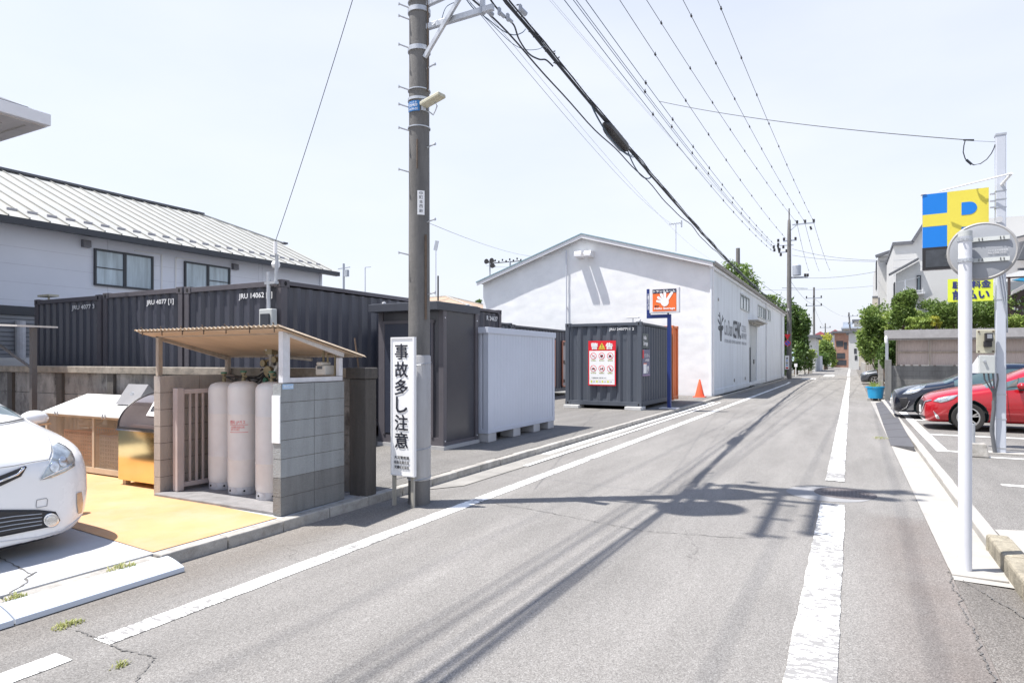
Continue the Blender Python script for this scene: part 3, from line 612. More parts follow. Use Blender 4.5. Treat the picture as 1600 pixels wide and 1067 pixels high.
# cylinders
def cylinder(p, r, h, label, stamp=False):
    T = thing('gas_cylinder', label, 'gas cylinder', (p.x, p.y, .125), 'gas cylinders in the block shed')
    c = (p.x, p.y, .125); mb = MB()
    mb.lathe([(r * .80, .045), (r * .9, .06), (r * .985, .10), (r, .14), (r, h * .30), (r * 1.012, h * .302), (r * 1.012, h * .312), (r, h * .315), (r, h * .70), (r * 1.012, h * .702), (r * 1.012, h * .712), (r, h * .715), (r, h - .10), (r * .97, h - .065), (r * .85, h - .03), (r * .55, h - .008), (r * .2, h), (r * .12, h)], c, 40)
    part('tank', mb, M['cyl'], T, smooth=True)
    mb = MB(); mb.lathe([(r * .86, .0), (r * .94, .0), (r * .97, .008), (r * .95, .085), (r * .80, .09)], c, 36); q = part('foot_ring', mb, M['cylfoot'], T, smooth=True)
    mb = MB()
    for k in range(6):
        a = k * pi / 3 + .4; d = Vector((cos(a), sin(a), 0)); b = Vector(c) + Vector((0, 0, .045)) + d * r * .93; mb.tube([b, b + d * .012], .011, 8)
    parts('drain_hole', mb, M['dark'], q)
    mb = MB(); mb.lathe([(.022, h - .005), (.022, h + .035), (.015, h + .04), (.015, h + .075), (.03, h + .078), (.03, h + .095), (.008, h + .1)], c, 12); mb.tube([Vector(c) + Vector((0, 0, h + .05)), Vector(c) + Vector((.06, -.01, h + .05))], .012, 8)
    q = part('valve', mb, M['brass'], T, smooth=True)
    mb = MB(); mb.lathe([(.0, h + .095), (.034, h + .095), (.034, h + .112), (0, h + .115)], c, 14); part('handwheel', mb, M['green'], q)
    if stamp:
        n = 0; mb = MB()
        # red stamp wrapped round the tank towards the street
        def wrap(vs, fs, wd, hh, z, a0, m):
            ax = min(v.x for v in vs); bx = max(v.x for v in vs); ay = min(v.y for v in vs); by = max(v.y for v in vs)
            o = []
            for v in vs:
                a = a0 + (v.x - ax) / (bx - ax) * wd / r; o.append(Vector(c) + Vector(((r + .0025) * cos(a), (r + .0025) * sin(a), z + (v.y - ay) / (by - ay) * hh)))
            mb.add(o, fs, m)
        A0 = -1.62
        v_, f_ = textgeo('燃料 LPガス', 0); wrap(v_, f_, .17, .042, h * .70 - .095 + .0, A0, M['redink'])
        v_, f_ = textgeo('火気厳禁 取扱注意\n2027.4.3 高圧', .0); wrap(v_, f_, .155, .05, h * .70 - .165, A0 + .05, M['redink'])
        for (a, b, z0, z1) in ((-.02, 1.22, -.185, -.181), (-.02, 1.22, -.105, -.101)):
            for k in range(12):
                aa = A0 + a + (b - a) * k / 12; ab = A0 + a + (b - a) * (k + 1) / 12; R_ = r + .002
                mb.add([Vector(c) + Vector((R_ * cos(x), R_ * sin(x), h * .7 + z)) for x, z in ((aa, z0), (ab, z0), (ab, z1), (aa, z1))], [(0, 1, 2, 3)], M['redink'])
        mb.build('stamp', None, T, recalc=False)
    return T
cylinder(Vector((-6.43, 5.02, 0)), .165, 1.22, 'pale grey gas cylinder next to the folded gate, leftmost of the three')
cylinder(Vector((-5.99, 4.93, 0)), .165, 1.24, 'pale grey gas cylinder with red stamped characters, in the middle', True)
cylinder(Vector((-5.49, 4.88, 0)), .165, 1.24, 'pale grey gas cylinder closest to the grey block wall')
# regulator + pipework
rgx = PY(424, 580, 5.15).x; RB = Vector((rgx, 5.15, 0))
T = thing('gas_regulator', 'tangle of brass regulator, pipes and valves above the gas cylinders', 'gas regulator', (rgx, 5.22, 1.3))
def rq(x, y, z): return RB + Vector((x, y, z))
mb = MB()
mb.tube([rq(0, 0, 1.36), rq(0, 0, 1.74)], .028, 8); mb.tube([rq(-.07, 0, 1.52), rq(.14, 0, 1.52)], .022, 8); mb.tube([rq(-.02, .02, 1.62), rq(.22, .1, 1.62), rq(.5, .12, 1.60)], .016, 8); mb.tube([rq(-.09, .0, 1.40), rq(-.09, 0, 1.52)], .016, 8); mb.tube([rq(.10, 0, 1.38), rq(.10, .0, 1.66)], .018, 8)
part('pipe', mb, mat('grey_pipework', (.30, .28, .25), .6, var=.3, scale=20), T, smooth=True)
mb = MB(); mb.tube([rq(0, -.06, 1.47), rq(0, .06, 1.47)], .058, 16); mb.tube([rq(-.09, -.05, 1.56), rq(-.09, .05, 1.56)], .04, 12); mb.tube([rq(.09, -.05, 1.60), rq(.09, .05, 1.60)], .035, 12); mb.box(rq(-.05, -.04, 1.66), rq(.05, .04, 1.72)); mb.tube([rq(-.02, -.04, 1.40), rq(-.02, .04, 1.40)], .04, 12); parts('regulator_body', mb, M['brass'], T)
mb = MB(); mb.tube([rq(.08, -.08, 1.42), rq(.08, -.04, 1.42)], .035, 12); mb.tube([rq(-.03, -.07, 1.37), rq(-.03, -.04, 1.37)], .03, 12); parts('handwheel', mb, M['green'], T)
rnd = random.Random(12); mb = MB()
for k in range(16):
    a = rq(rnd.uniform(-.13, .12), rnd.uniform(-.05, .05), rnd.uniform(1.37, 1.72)); d = Vector((rnd.uniform(-1, 1), rnd.uniform(-.4, .4), rnd.uniform(-1, 1))).normalized()
    mb.tube([a, a + d * rnd.uniform(.05, .12)], rnd.uniform(.008, .02), 8, (M['brass'], M['black'], M['boxgrey'], M['galv'])[k % 4])
parts('fitting', mb, None, T)
mb = MB()
for (x, y) in ((-6.43, 5.02), (-5.99, 4.93), (-5.49, 4.88)):
    for o_ in (0, .05):
        q = [Vector((x + .06, y - .01, 1.40)).lerp(rq(-.09 + o_, -.02, 1.44 + o_), k / 10) + Vector((0, 0, (-.11 + o_) * sin(pi * k / 10) + .02 * sin(pi * 2 * k / 10))) for k in range(11)]
        mb.tube(q, .009, 6)
part('rubber_hose', mb, M['black'], T, smooth=True)
T = thing('gas_meter', 'small pale gas meter with brass elbow pipe on the shed right side', 'gas meter', (-5.02, 5.25, 1.43))
mb = MB(); mb.box((-5.10, 5.12, 1.435), (-4.96, 5.26, 1.54)); mb.box((-5.07, 5.10, 1.54), (-4.99, 5.24, 1.575)); part('meter_case', mb, mat('meter_ivory', (.52, .50, .46), .5), T, bevel=.012)
mb = MB(); mb.tube([(-5.06, 5.2, 1.56), (-5.06, 5.2, 1.70)], .012, 8); mb.tube([(-5.0, 5.2, 1.56), (-5.0, 5.2, 1.66), (-4.93, 5.24, 1.66), (-4.93, 5.24, 1.42)], .011, 8); part('pipe', mb, M['brass'], T, smooth=True)
mb = MB(); mb.box((-5.07, 5.115, 1.50), (-5.0, 5.119, 1.53)); part('dial', mb, M['darkface'], T)

# ================================================================ BINS
# polished bin with domed lid
BX0, BX1, BY0, BY1 = G(190, 755, .1).x + .02, -6.97, 4.62, 5.30
T = thing('round_top_bin', 'polished steel rubbish bin with domed lid reflecting the yellow floor', 'rubbish bin', ((BX0 + BX1) / 2, 4.95, .1))
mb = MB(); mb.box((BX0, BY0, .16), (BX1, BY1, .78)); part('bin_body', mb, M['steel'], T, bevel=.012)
mb = MB(); n = 16; ar = []
ccy = BY1 - .02; rad = ccy - BY0
for i in range(n + 1):
    a = pi / 2 * i / n; ar.append((BY0 + rad * (1 - cos(a)), .80 + .40 * sin(a)))
for off, mm, nm in ((0, M['steel'], 'domed_lid'),):
    mb = MB(); pf = [Vector((BX0 + .01, y, z)) for y, z in ar] + [Vector((BX0 + .01, BY1, .80))]
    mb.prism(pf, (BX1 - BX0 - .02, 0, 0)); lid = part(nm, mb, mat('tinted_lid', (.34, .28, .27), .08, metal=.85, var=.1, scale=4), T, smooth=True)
mb = MB()
for x in (BX0, BX1 - .02): mb.tube([Vector((x + .01, y, z)) for y, z in ar], .012, 6)
mb.box((BX0, BY0 - .012, .775), (BX1, BY0 + .01, .80)); part('lid_trim', mb, M['darkframe'], T)
pn = Panel((BX1 - .34, BY0 + .055, .93), (1, 0, 0), (0, .52, .85)); pn.rect(0, 0, .28, .26, M['whiteclean'], .03); pn.text('ゴミ\n収集日', .03, .05, .12, .22, M['ink'], .032); pn.text('分別', .15, .10, .25, .2, mat('beige_ink', (.55, .45, .2), .6), .032); pn.build('notice', T)
mb = MB(); mb.box((BX0 + .02, BY0 - .035, .76), (BX1 - .03, BY0 - .014, .775)); part('handle', mb, M['chrome'], T)
mb = MB()
for x in (BX0 + .08, BX1 - .08):
    for y in (BY0 + .06, BY1 - .06): mb.box((x - .03, y - .03, .102), (x + .03, y + .03, .16))
parts('foot', mb, M['binframe'], T)
# mesh bin
mx0 = -9.9; mx1 = BX0 - .04; my0 = 4.88; my1 = 5.42
T = thing('mesh_bin', 'low mesh sided rubbish cage with a sloping pale lid', 'rubbish cage', ((mx0 + mx1) / 2, 5.1, .1))
mb = MB(); z0, z1 = .16, .83
for x in (mx0, (mx0 + mx1) / 2 + .1, mx1): mb.box((x - .022, my0 - .012, z0), (x + .022, my0 + .012, z1))
mb.box((mx0, my0 - .013, z0 - .04), (mx1, my0 + .014, z0 + .03)); mb.box((mx0, my0 - .013, z1), (mx1, my0 + .014, z1 + .03))
for y in (my1,): mb.box((mx0, y - .012, z0), (mx0 + .04, y + .012, z1 + .2)); mb.box((mx1 - .04, y - .012, z0), (mx1, y + .012, z1 + .2))
for x in (mx0 + .1, mx1 - .1): mb.box((x - .03, my0 + .02, .102), (x + .03, my0 + .08, .14)); mb.box((x - .03, my1 - .08, .102), (x + .03, my1 - .02, .14))
mb.box((mx0, my0, z0 - .035), (mx1, my1, z0 - .02))
part('cage_frame', mb, M['binframe'], T)
mb = MB(); mb.prism([(mx0 - .05, my0 - .06, z1 + .032), (mx0 - .05, my1 + .02, z1 + .26), (mx0 - .05, my1 + .02, z1 + .272), (mx0 - .05, my0 - .06, z1 + .045)], (mx1 - mx0 + .05, 0, 0)); part('lid', mb, M['binroof'], T)
mb = MB()
for x in (mx0 + .35, mx0 + 1.45): mb.box((x - .04, my0 - .068, z1 + .02), (x - .02, my0 - .058, z1 + .075)); mb.box((x + .02, my0 - .068, z1 + .02), (x + .04, my0 - .058, z1 + .075))
parts('latch', mb, M['galv'], T, 2)
# mesh: fine wires
mb = MB(); st = .0125
x = mx0
while x < mx1: mb.box((x - .0011, my0 - .0011, z0), (x + .0011, my0 + .0011, z1)); x += st
z = z0
while z < z1: mb.box((mx0, my0 + .0012, z - .0011), (mx1, my0 + .0034, z + .0011)); z += st
y = my0
while y < my1: mb.box((mx0 - .001, y - .0011, z0), (mx0 + .001, y + .0011, z1 + .0 + (y - my0) / (my1 - my0) * .2)); y += st
part('wire_mesh', mb, M['binframe'], T)
# box on the lid
bx = PX(0, 0, -1)  # unused
p = G(178, 640, .1)
T = thing('grey_vent_box', 'small grey wedge box standing on the pale cage lid', 'box', (-8.35, 5.25, z1 + .2))
mb = MB(); bx0 = -8.72; bx1 = -8.28; mb.prism([(bx0, 5.12, z1 + .175), (bx0, 5.44, z1 + .275), (bx0, 5.30, z1 + .44)], (bx1 - bx0, 0, 0)); part('box_body', mb, mat('wedge_grey', (.24, .24, .25), .6), T)
mb = MB(); c0 = Vector(((bx0 + bx1) / 2, 5.215, z1 + .31)); mb.tube([c0 + Vector((0, -.01, .0)), c0 + Vector((0, .01, -.006))], .035, 16); part('knob', mb, M['galv'], T)
# crates + bags in the cage
def crate(x0, y0, z0, w, d, h, m, name, label, grid=True):
    mb = MB(); nx = int(w / .055); nz = int(h / .05)
    mb.box((x0 + .008, y0 + .012, z0), (x0 + w - .008, y0 + d - .012, z0 + .015))
    for yy in (y0, y0 + d - .01):
        for k in range(nz + 1): zz = z0 + h * k / nz; hh = .012 if 0 < k < nz else .022; mb.box((x0, yy, zz - hh / 2 + .012), (x0 + w, yy + .009, zz + hh / 2 + .012))
        for k in range(nx + 1): xx = x0 + (w - .014) * k / nx; mb.box((xx, yy + .001, z0), (xx + .014, yy + .0105, z0 + h))
    for xx in (x0, x0 + w - .009):
        mb.box((xx, y0 + .011, z0 + .01), (xx + .008, y0 + d - .011, z0 + h))
    o = mb.build(name, m, None); tag(o, label, 'crate')
crate(-8.78, 4.95, .17, .78, .40, .42, M['crateblue'], 'plastic_crate', 'mauve slatted plastic crate inside the mesh cage by the steel bin')
crate(-9.62, 4.95, .17, .72, .40, .45, M['cratered'], 'plastic_crate', 'orange plastic crate inside the mesh cage behind the white car')
def blob(name, c, r, m, label, cat, seed, sx=(1, 1, 1)):
    bm = bmesh.new(); bmesh.ops.create_icosphere(bm, subdivisions=4, radius=1)
    for v in bm.verts:
        k = 1 + .28 * noise.noise(v.co * 2 + Vector((seed, 0, 0))) + .10 * noise.noise(v.co * 7 + Vector((0, seed, 0))); v.co = Vector((v.co.x * k * r * sx[0], v.co.y * k * r * sx[1], max(v.co.z * k, -.8) * r * sx[2]))
    me = bpy.data.meshes.new(name); bm.to_mesh(me); bm.free(); me.materials.append(m); me.polygons.foreach_set('use_smooth', [True] * len(me.polygons))
    o = bpy.data.objects.new(name, me); COL.objects.link(o); o.location = c; tag(o, label, cat); return o
blob('rubbish_bag', (-9.3, 5.12, .75), .14, M['bag'], 'crumpled pale plastic bag on top of the orange crate', 'bag', 3, (1.5, .9, .6))
blob('rubbish_bag', (-7.93, 5.10, .32), .17, M['bag'], 'pale plastic bag slumped beside the mauve crate', 'bag', 8, (.6, .8, 1.2))
# ================================================================ CONTAINERS
def corr(mb, p, q, z0, z1, nrm, pitch=.26, depth=.045, m=None, phase=0.):
    """trapezoid corrugated wall from p to q; nrm outward"""
    p = Vector(p); q = Vector(q); L = (q - p).length; d = (q - p) / L; nrm = Vector(nrm); n = max(1, round(L / pitch)); w = L / n
    pts = []
    for i in range(n):
        for f, k in ((0, 0), (.26, 0), (.44, 1), (.82, 1)): pts.append(p + d * (i + f) * w - nrm * depth * k)
    pts.append(q)
    vs = [Vector((a.x, a.y, z0)) for a in pts] + [Vector((a.x, a.y, z1)) for a in pts]; K = len(pts)
    mb.add(vs, [(i, i + 1, K + i + 1, K + i) for i in range(K - 1)], m)
def container(x0, x1, y0, y1, z0, z1, label, m=None, rail=None, group='dark shipping containers in the storage yard', pitch=.26, roof=True):
    m = m or M['navy']; rail = rail or M['navyrail']
    T = thing('shipping_container', label, 'container', ((x0 + x1) / 2, (y0 + y1) / 2, z0), group)
    i = .028
    mb = MB()
    corr(mb, (x0 + .1, y0 + i, 0), (x1 - .1, y0 + i, 0), z0 + .13, z1 - .1, (0, -1, 0), pitch); part('end_panel', mb, m, T); mb = MB(); corr(mb, (x1 - .1, y1 - i, 0), (x0 + .1, y1 - i, 0), z0 + .13, z1 - .1, (0, 1, 0), pitch)
    part('end_panel', mb, m, T)
    mb = MB(); corr(mb, (x1 - i, y0 + .1, 0), (x1 - i, y1 - .1, 0), z0 + .13, z1 - .1, (1, 0, 0), pitch); part('side_panel', mb, m, T); mb = MB(); corr(mb, (x0 + i, y1 - .1, 0), (x0 + i, y0 + .1, 0), z0 + .13, z1 - .1, (-1, 0, 0), pitch)
    part('side_panel', mb, m, T)
    mb = MB(); mb.box((x0 + .03, y0 + .03, z1 - .05), (x1 - .03, y1 - .03, z1 - .03)); part('roof_panel', mb, m, T); mb = MB(); mb.box((x0 + .05, y0 + .05, z0 + .06), (x1 - .05, y1 - .05, z0 + .1)); part('floor', mb, M['dark'], T)
    mb = MB()
    for x in (x0, x1 - .12):
        for y in (y0, y1 - .12): mb.box((x, y, z0 + .12), (x + .12, y + .12, z1 - .12))
    for y in (y0 + .008, y1 - .068):
        mb.box((x0 + .12, y, z1 - .10), (x1 - .12, y + .06, z1 - .012)); mb.box((x0 + .12, y, z0 + .01), (x1 - .12, y + .06, z0 + .14))
    for x in (x0 + .008, x1 - .068):
        mb.box((x, y0 + .12, z1 - .08), (x + .06, y1 - .12, z1 - .012)); mb.box((x, y0 + .12, z0 + .01), (x + .06, y1 - .12, z0 + .14))
    part('frame', mb, rail, T, bevel=.004)
    mb = MB(); hol = MB()
    for x, sx in ((x0, -1), (x1, 1)):
        for y, sy in ((y0, -1), (y1, 1)):
            for z, sz in ((z0, 0), (z1 - .118, 1)):
                xa = min(x, x - sx * .165); ya = min(y, y - sy * .165); e = .004
                mb.box((xa - e, ya - e, z - (0 if sz else e)), (xa + .165 + e, ya + .165 + e, z + .118 + (e if sz else 0)))
                yy = y + sy * (e + .001); hol.prism([(xa + .0825 + .026 * cos(k * pi / 6), yy - .001 * sy, z + .059 + .038 * sin(k * pi / 6)) for k in range(12)], (0, sy * .002, 0))
                xx = x + sx * (e + .001); hol.prism([(xx - .001 * sx, ya + .0825 + .03 * cos(k * pi / 6), z + .059 + .038 * sin(k * pi / 6)) for k in range(12)], (sx * .002, 0, 0))
    cc = parts('corner_casting', mb, rail, T, bevel=.004)[0]; part('casting_hole', hol, M['dark'], cc)
    return T
def blocks(pts, s, h, m, label, group, base=.1):
    for i, (x, y) in enumerate(pts):
        mb = MB(); mb.box((x - s / 2, y - s / 2, base), (x + s / 2, y + s / 2, base + h)); o = mb.build('footing_block', m, None, bevel=.01); tag(o, label if isinstance(label, str) else label[i], 'concrete block', group)
def marks(T, x, y, z, s, w, h, axis, seed=None, name='lettering'):
    pn = Panel((x, y, z), (1, 0, 0) if axis == 'y' else (0, 1, 0)); pn.text(s, 0, 0, w, h, M['letter'], .004, bold=.02); return pn.build(name, T)
CY = 7.45; ZT = 2.90; ZB = .30
c1 = container(-10.6, -8.16, CY, CY + 3.66, ZB, ZT, 'dark container at the corner nearest the gas shed, marked 4062 1')
c2 = container(-13.13, -10.69, CY + .02, CY + 3.66, ZB, ZT + .015, 'dark container in the middle of the row above the old wall, marked 407 1')
c3 = container(-15.62, -13.18, CY, CY + 3.66, ZB, ZT - .01, 'dark container furthest left in the row above the old wall, marked 407 3')
c4 = container(-10.6, -8.16, CY + 3.72, 14.85, ZB, ZT, 'dark container behind the flat roofed hut, marked 2462 7', pitch=.26)
for T, xr, s in ((c1, -8.16, 'JRU 14062 [1]'), (c2, -10.69, 'JRU 4077 [1]'), (c3, -13.18, 'JRU 4077 3')):
    marks(T, xr - 1.02, CY + .012, ZT - .30, s, .80, .115, 'y')
marks(c4, -8.163, 14.85 - .78, ZT - .30, 'R 24627', .56, .115, 'x')
for bx, nm in ((-15.5, 'furthest left'), (-13.1, 'left of centre'), (-10.65, 'right of centre'), (-8.3, 'by the hut')):
    mb = MB(); mb.box((bx - .2, CY + .1, .1), (bx + .2, CY + .5, ZB)); tag(mb.build('footing_block', M['kerb'], None), 'concrete footing block under the dark container row, ' + nm, 'concrete block')
# small container by the warehouse
n0 = G(1002, 641, .1); sx0 = n0.x; sy0 = n0.y
sz0 = .1 + .10; sz1 = sz0 + 2.53
c5 = container(sx0 - 2.44, sx0, sy0, sy0 + 3.66, sz0, sz1, 'short dark container with the red warning board on its front', M['navy2'], M['navy2'], pitch=.30)
c6 = container(sx0 - 2.42, sx0 + .03, sy0 + 3.72, sy0 + 4.5, sz0, sz1 + .06, 'orange container end standing right behind the short dark container', M['orange'], M['orange'], group='orange container', pitch=.25)
marks(c5, sx0 - 1.0, sy0 - .0, sz1 - .27, 'JRU 2407711 2', .78, .10, 'y')
blocks([(sx0 - .22, sy0 + .1), (sx0 - 2.2, sy0 + .12)], .5, .10, mat('pale_block', (.55, .55, .54), .9), ['pale footing block under the right front corner of the short container', 'pale footing block under the left front corner of the short container'], 'footing blocks')
mb = MB(); mb.box((sx0 - 2.2, sy0 + .5, .11), (sx0 - .5, sy0 + 3.4, .19)); part('underframe', mb, M['dark'], c5)
# back containers with orange door frames
c7 = container(-13.1, -10.7, 20.35, 26.35, .28, 2.86, 'dark container with orange framed doors between the grey unit and the short container', M['navy2'], M['navy2'], pitch=.28)
c8 = container(-13.1, -10.7, 14.2, 20.27, .28, 2.90, 'dark container mostly hidden behind the pale grey unit', M['navy2'], M['navy2'], pitch=.28)
def cdoor(T, ya, yb, X, za, zb):
    mb = MB(); mb.box((X + .006, ya, za), (X + .03, yb, zb)); d = part('door', mb, M['doorgrey'], T)
    mb = MB()
    for y in (ya - .05, yb): mb.box((X + .004, y, za), (X + .05, y + .05, zb + .05))
    mb.box((X + .004, ya, zb), (X + .05, yb, zb + .05)); mb.box((X + .004, ya, za - .05), (X + .05, yb, za)); part('door_frame', mb, M['pinkor'], d)
    mb = MB()
    for z in (za + .12, (za + zb) / 2, zb - .16):
        for y in (ya + .06, yb - .16): mb.box((X + .03, y, z), (X + .06, y + .10, z + .14))
    parts('hinge', mb, M['black'], d)
    mb = MB(); mb.box((X + .03, ya + .1, (za + zb) / 2 - .02), (X + .05, yb - .1, (za + zb) / 2 + .02)); part('lock_bar', mb, M['black'], d)
for a in (20.75, 22.75, 24.75): cdoor(c7, a, a + 1.15, -10.7, .52, 2.35)
for a in (14.7, 16.6, 18.5): cdoor(c8, a, a + 1.15, -10.7, .52, 2.35)
# notices on the short container
X5 = sx0 + .006
pn = Panel((X5, sy0 + .10, sz1 - .78), (0, 1, 0)); pn.rect(0, 0, .62, .44, mat('dark_notice', (.10, .12, .12), .5)); pn.text('Hello\nStorage', .08, .05, .54, .38, M['letter'], .008, bold=.03); pn.build('notice_board', c5)
pn = Panel((X5, sy0 + .10, sz1 - 1.62), (0, 1, 0)); pn.rect(0, 0, .8, .80, mat('violet_notice', (.16, .16, .24), .5)); pn.text('トランクルーム', .18, .56, .72, .68, M['letter'], .008, bold=.02); pn.rect(.0, .53, .14, .78, M['redink'], .006); pn.text('24時間', .24, .44, .68, .52, M['letter'], .008); pn.rect(.10, .08, .42, .36, M['whiteclean'], .007); pn.rect(.10, .36, .42, .385, M['orangesign'], .007); pn.disc(.58, .22, .09, M['letter'], .007); pn.bar(.52, .08, .6, .22, .06, M['letter'], .007); pn.rect(.0, .0, .8, .04, mat('violet_band', (.3, .2, .34), .5), .007); pn.build('notice_board', c5)
# floodlight on small container
mb = MB(); mb.box((sx0 - .5, sy0 + .1, sz1 + .12), (sx0 - .12, sy0 + .24, sz1 + .15), T=Matrix.Translation(Vector((0, 0, 0)))); mb.beam((sx0 - .30, sy0 + .15, sz1 + .0), (sx0 - .30, sy0 + .15, sz1 + .12), .03, .03); mb.tube([(sx0 - .09, sy0 + .02, sz1 + .05), (sx0 - .09, sy0 + .14, sz1 + .05)], .045, 12)
o = mb.build('floodlight', M['white'], None, bevel=.004); tag(o, 'white solar floodlight on the short container roof corner', 'floodlight')
# warning board
wp0 = PY(919, 602, sy0 - .03); wp1 = PY(962, 533, sy0 - .03)
w = wp1.x - wp0.x; h = wp1.z - wp0.z + .02
T = thing('warning_board', 'red and white warning board with six prohibition symbols', 'sign', wp0)
pn = Panel((wp0.x, sy0 - .02, wp0.z), (1, 0, 0)); pn.rect(0, 0, w, h, M['red'], .0, .018); pn.build('board', T)
pn = Panel((wp0.x, sy0 - .02, wp0.z), (1, 0, 0)); s_ = w
pn.rect(.035, .035, w - .035, h * .775, M['whiteclean'], .004)
pn.text('警', w * .10, h * .805, w * .36, h * .955, M['whiteclean'], .006, bold=.05); pn.text('告', w * .64, h * .805, w * .90, h * .955, M['whiteclean'], .006, bold=.05)
pn.poly([(w * .39, h * .835), (w * .61, h * .835), (w * .5, h * .955)], M['yel'], .006); pn.text('!', w * .485, h * .85, w * .515, h * .92, M['ink'], .008, bold=.04); pn.rect(w * .38, h * .805, w * .62, h * .822, M['yel'], .006)
for r_, fy in ((0, .66), (1, .38)):
    for c_ in range(3):
        x = w * (.19 + .305 * c_); y = h * fy; R = w * .115
        pn.disc(x, y, R, M['red'], .006); pn.disc(x, y, R * .84, M['whiteclean'], .008)
        if (r_, c_) == (0, 0): pn.bar(x - R * .5, y - R * .1, x + R * .4, y - R * .1, R * .2, mat('grey_ink', (.4, .4, .4), .6), .010); pn.bar(x + R * .1, y, x + R * .4, y + R * .4, R * .1, MATS['grey_ink'], .010)
        elif (r_, c_) == (0, 1): pn.poly([(x - R * .5, y - R * .3), (x + R * .1, y - R * .5), (x + R * .5, y), (x + R * .3, y + R * .4), (x - R * .4, y + R * .3)], M['ink'], .010)
        elif (r_, c_) == (0, 2): pn.poly([(x - R * .5, y - R * .4), (x + R * .5, y - R * .4), (x + R * .35, y + R * .1), (x, y + R * .45), (x - R * .35, y + R * .1)], M['ink'], .010)
        elif (r_, c_) == (1, 0): pn.poly([(x - R * .6, y - R * .3), (x + R * .5, y - R * .3), (x + R * .45, y + R * .1), (x + R * .1, y + R * .3), (x - R * .2, y), (x - R * .5, y)], M['ink'], .010)
        elif (r_, c_) == (1, 1): pn.poly([(x - R * .6, y - R * .35), (x + R * .0, y - R * .35), (x - R * .1, y - R * .05), (x - R * .5, y - R * .05)], M['ink'], .010); pn.poly([(x + R * .2, y - R * .35), (x + R * .5, y - R * .35), (x + R * .5, y + R * .4), (x + R * .2, y + R * .4)], M['ink'], .010)
        else: pn.poly([(x - R * .1, y - R * .5), (x + R * .35, y - R * .5), (x + R * .3, y + R * .0), (x - R * .2, y + R * .0)], M['ink'], .010); pn.bar(x, y, x - R * .3, y + R * .5, R * .22, M['ink'], .010)
        pn.bar(x - R * .6, y + R * .6, x + R * .6, y - R * .6, R * .12, M['red'], .012)
        pn.text(('火気禁止', '置き引き', '危険物', '生き物', '放置禁止', '投棄禁止')[r_ * 3 + c_], x - R * .8, y - R * 1.5, x + R * .8, y - R * 1.15, mat('olive_ink', (.5, .5, .06), .6), .006)
pn.text('不法投棄は固くお断り致します', w * .12, h * .165, w * .66, h * .185, M['ink'], .006); pn.rect(w * .08, h * .132, w * .92, h * .138, mat('beige_line', (.7, .6, .5), .6), .006)
for k in range(4): pn.disc(w * (.12 + .2 * k), h * .09, w * .035, mat('olive_dot', (.62, .66, .05), .6), .006); pn.text('注意', w * (.17 + .2 * k), h * .08, w * (.26 + .2 * k), h * .1, MATS['grey_ink'], .006)
pn.build('printed_face', T)

# ================================================================ HUT
hx = -5.99; hy0 = 8.89; hx0 = -7.35; hy1 = 10.02
T = thing('storage_hut', 'dark flat roofed hut with overhanging roof edge beside the pale grey unit', 'storage hut', (-6.7, 9.5, .1))
mb = MB(); mb.box((hx0, hy0 + .02, .16), (hx - .02, hy1, 2.42)); part('hut_wall', mb, M['hut'], T)
mb = MB()
for y in (hy0, hy1 - .10): mb.box((hx - .09, y, .16), (hx + .004, y + .10, 2.42))
mb.box((hx0 - .004, hy0, .16), (hx0 + .09, hy0 + .1, 2.42)); mb.box((hx0 + .09, hy0 + .0, .16), (hx - .09, hy0 + .03, .30)); mb.box((hx - .03, hy0 + .1, .16), (hx - .005, hy1 - .1, .22))
parts('corner_post', mb, M['navyrail'], T)
mb = MB(); mb.box((hx0 - .05, hy0 - .22, 2.42), (hx + .03, hy1 + .03, 2.55)); mb.box((hx0 - .02, hy0 - .19, 2.55), (hx, hy1, 2.562), M['galv']) ; part('flat_roof', mb, M['hutroof'], T, bevel=.005)
mb = MB(); mb.box((hx0 + .14, hy0 - .008, .33), (hx - .24, hy0 + .018, 2.22)); d = part('roller_door', mb, mat('hut_door', (.035, .04, .06), .4, var=.05), T, bevel=.004)
mb = MB(); mb.box((hx0 + .10, hy0 - .014, 2.22), (hx - .18, hy0 + .018, 2.27)); mb.box((hx - .24, hy0 - .014, .30), (hx - .20, hy0 + .018, 2.22)); mb.box((hx0 + .10, hy0 - .014, .30), (hx0 + .14, hy0 + .018, 2.22)); part('door_frame', mb, M['navyrail'], T)
mb = MB(); mb.box((hx0, hy0 - .03, .1), (hx + .03, hy1, .16)); part('base_plinth', mb, mat('pale_plinth', (.42, .42, .42), .8), T)
mb = MB()
for x, y in ((hx - .5, hy0 - .1), (hx0 + .2, hy0 - .1), (hx - .1, hy1 - .2)): mb.lathe([(.035, 0), (.035, .03), (.015, .035)], (x, y, 2.562), 12)
for (x, y) in ((hx + .006, hy0 + .05), (hx + .006, hy1 - .05)):
    for z in (.24, 2.3): mb.tube([(x - .004, y, z), (x + .006, y, z)], .012, 8)
parts('bolt', mb, M['white'], T)
# flutes on the hut side
mb = MB()

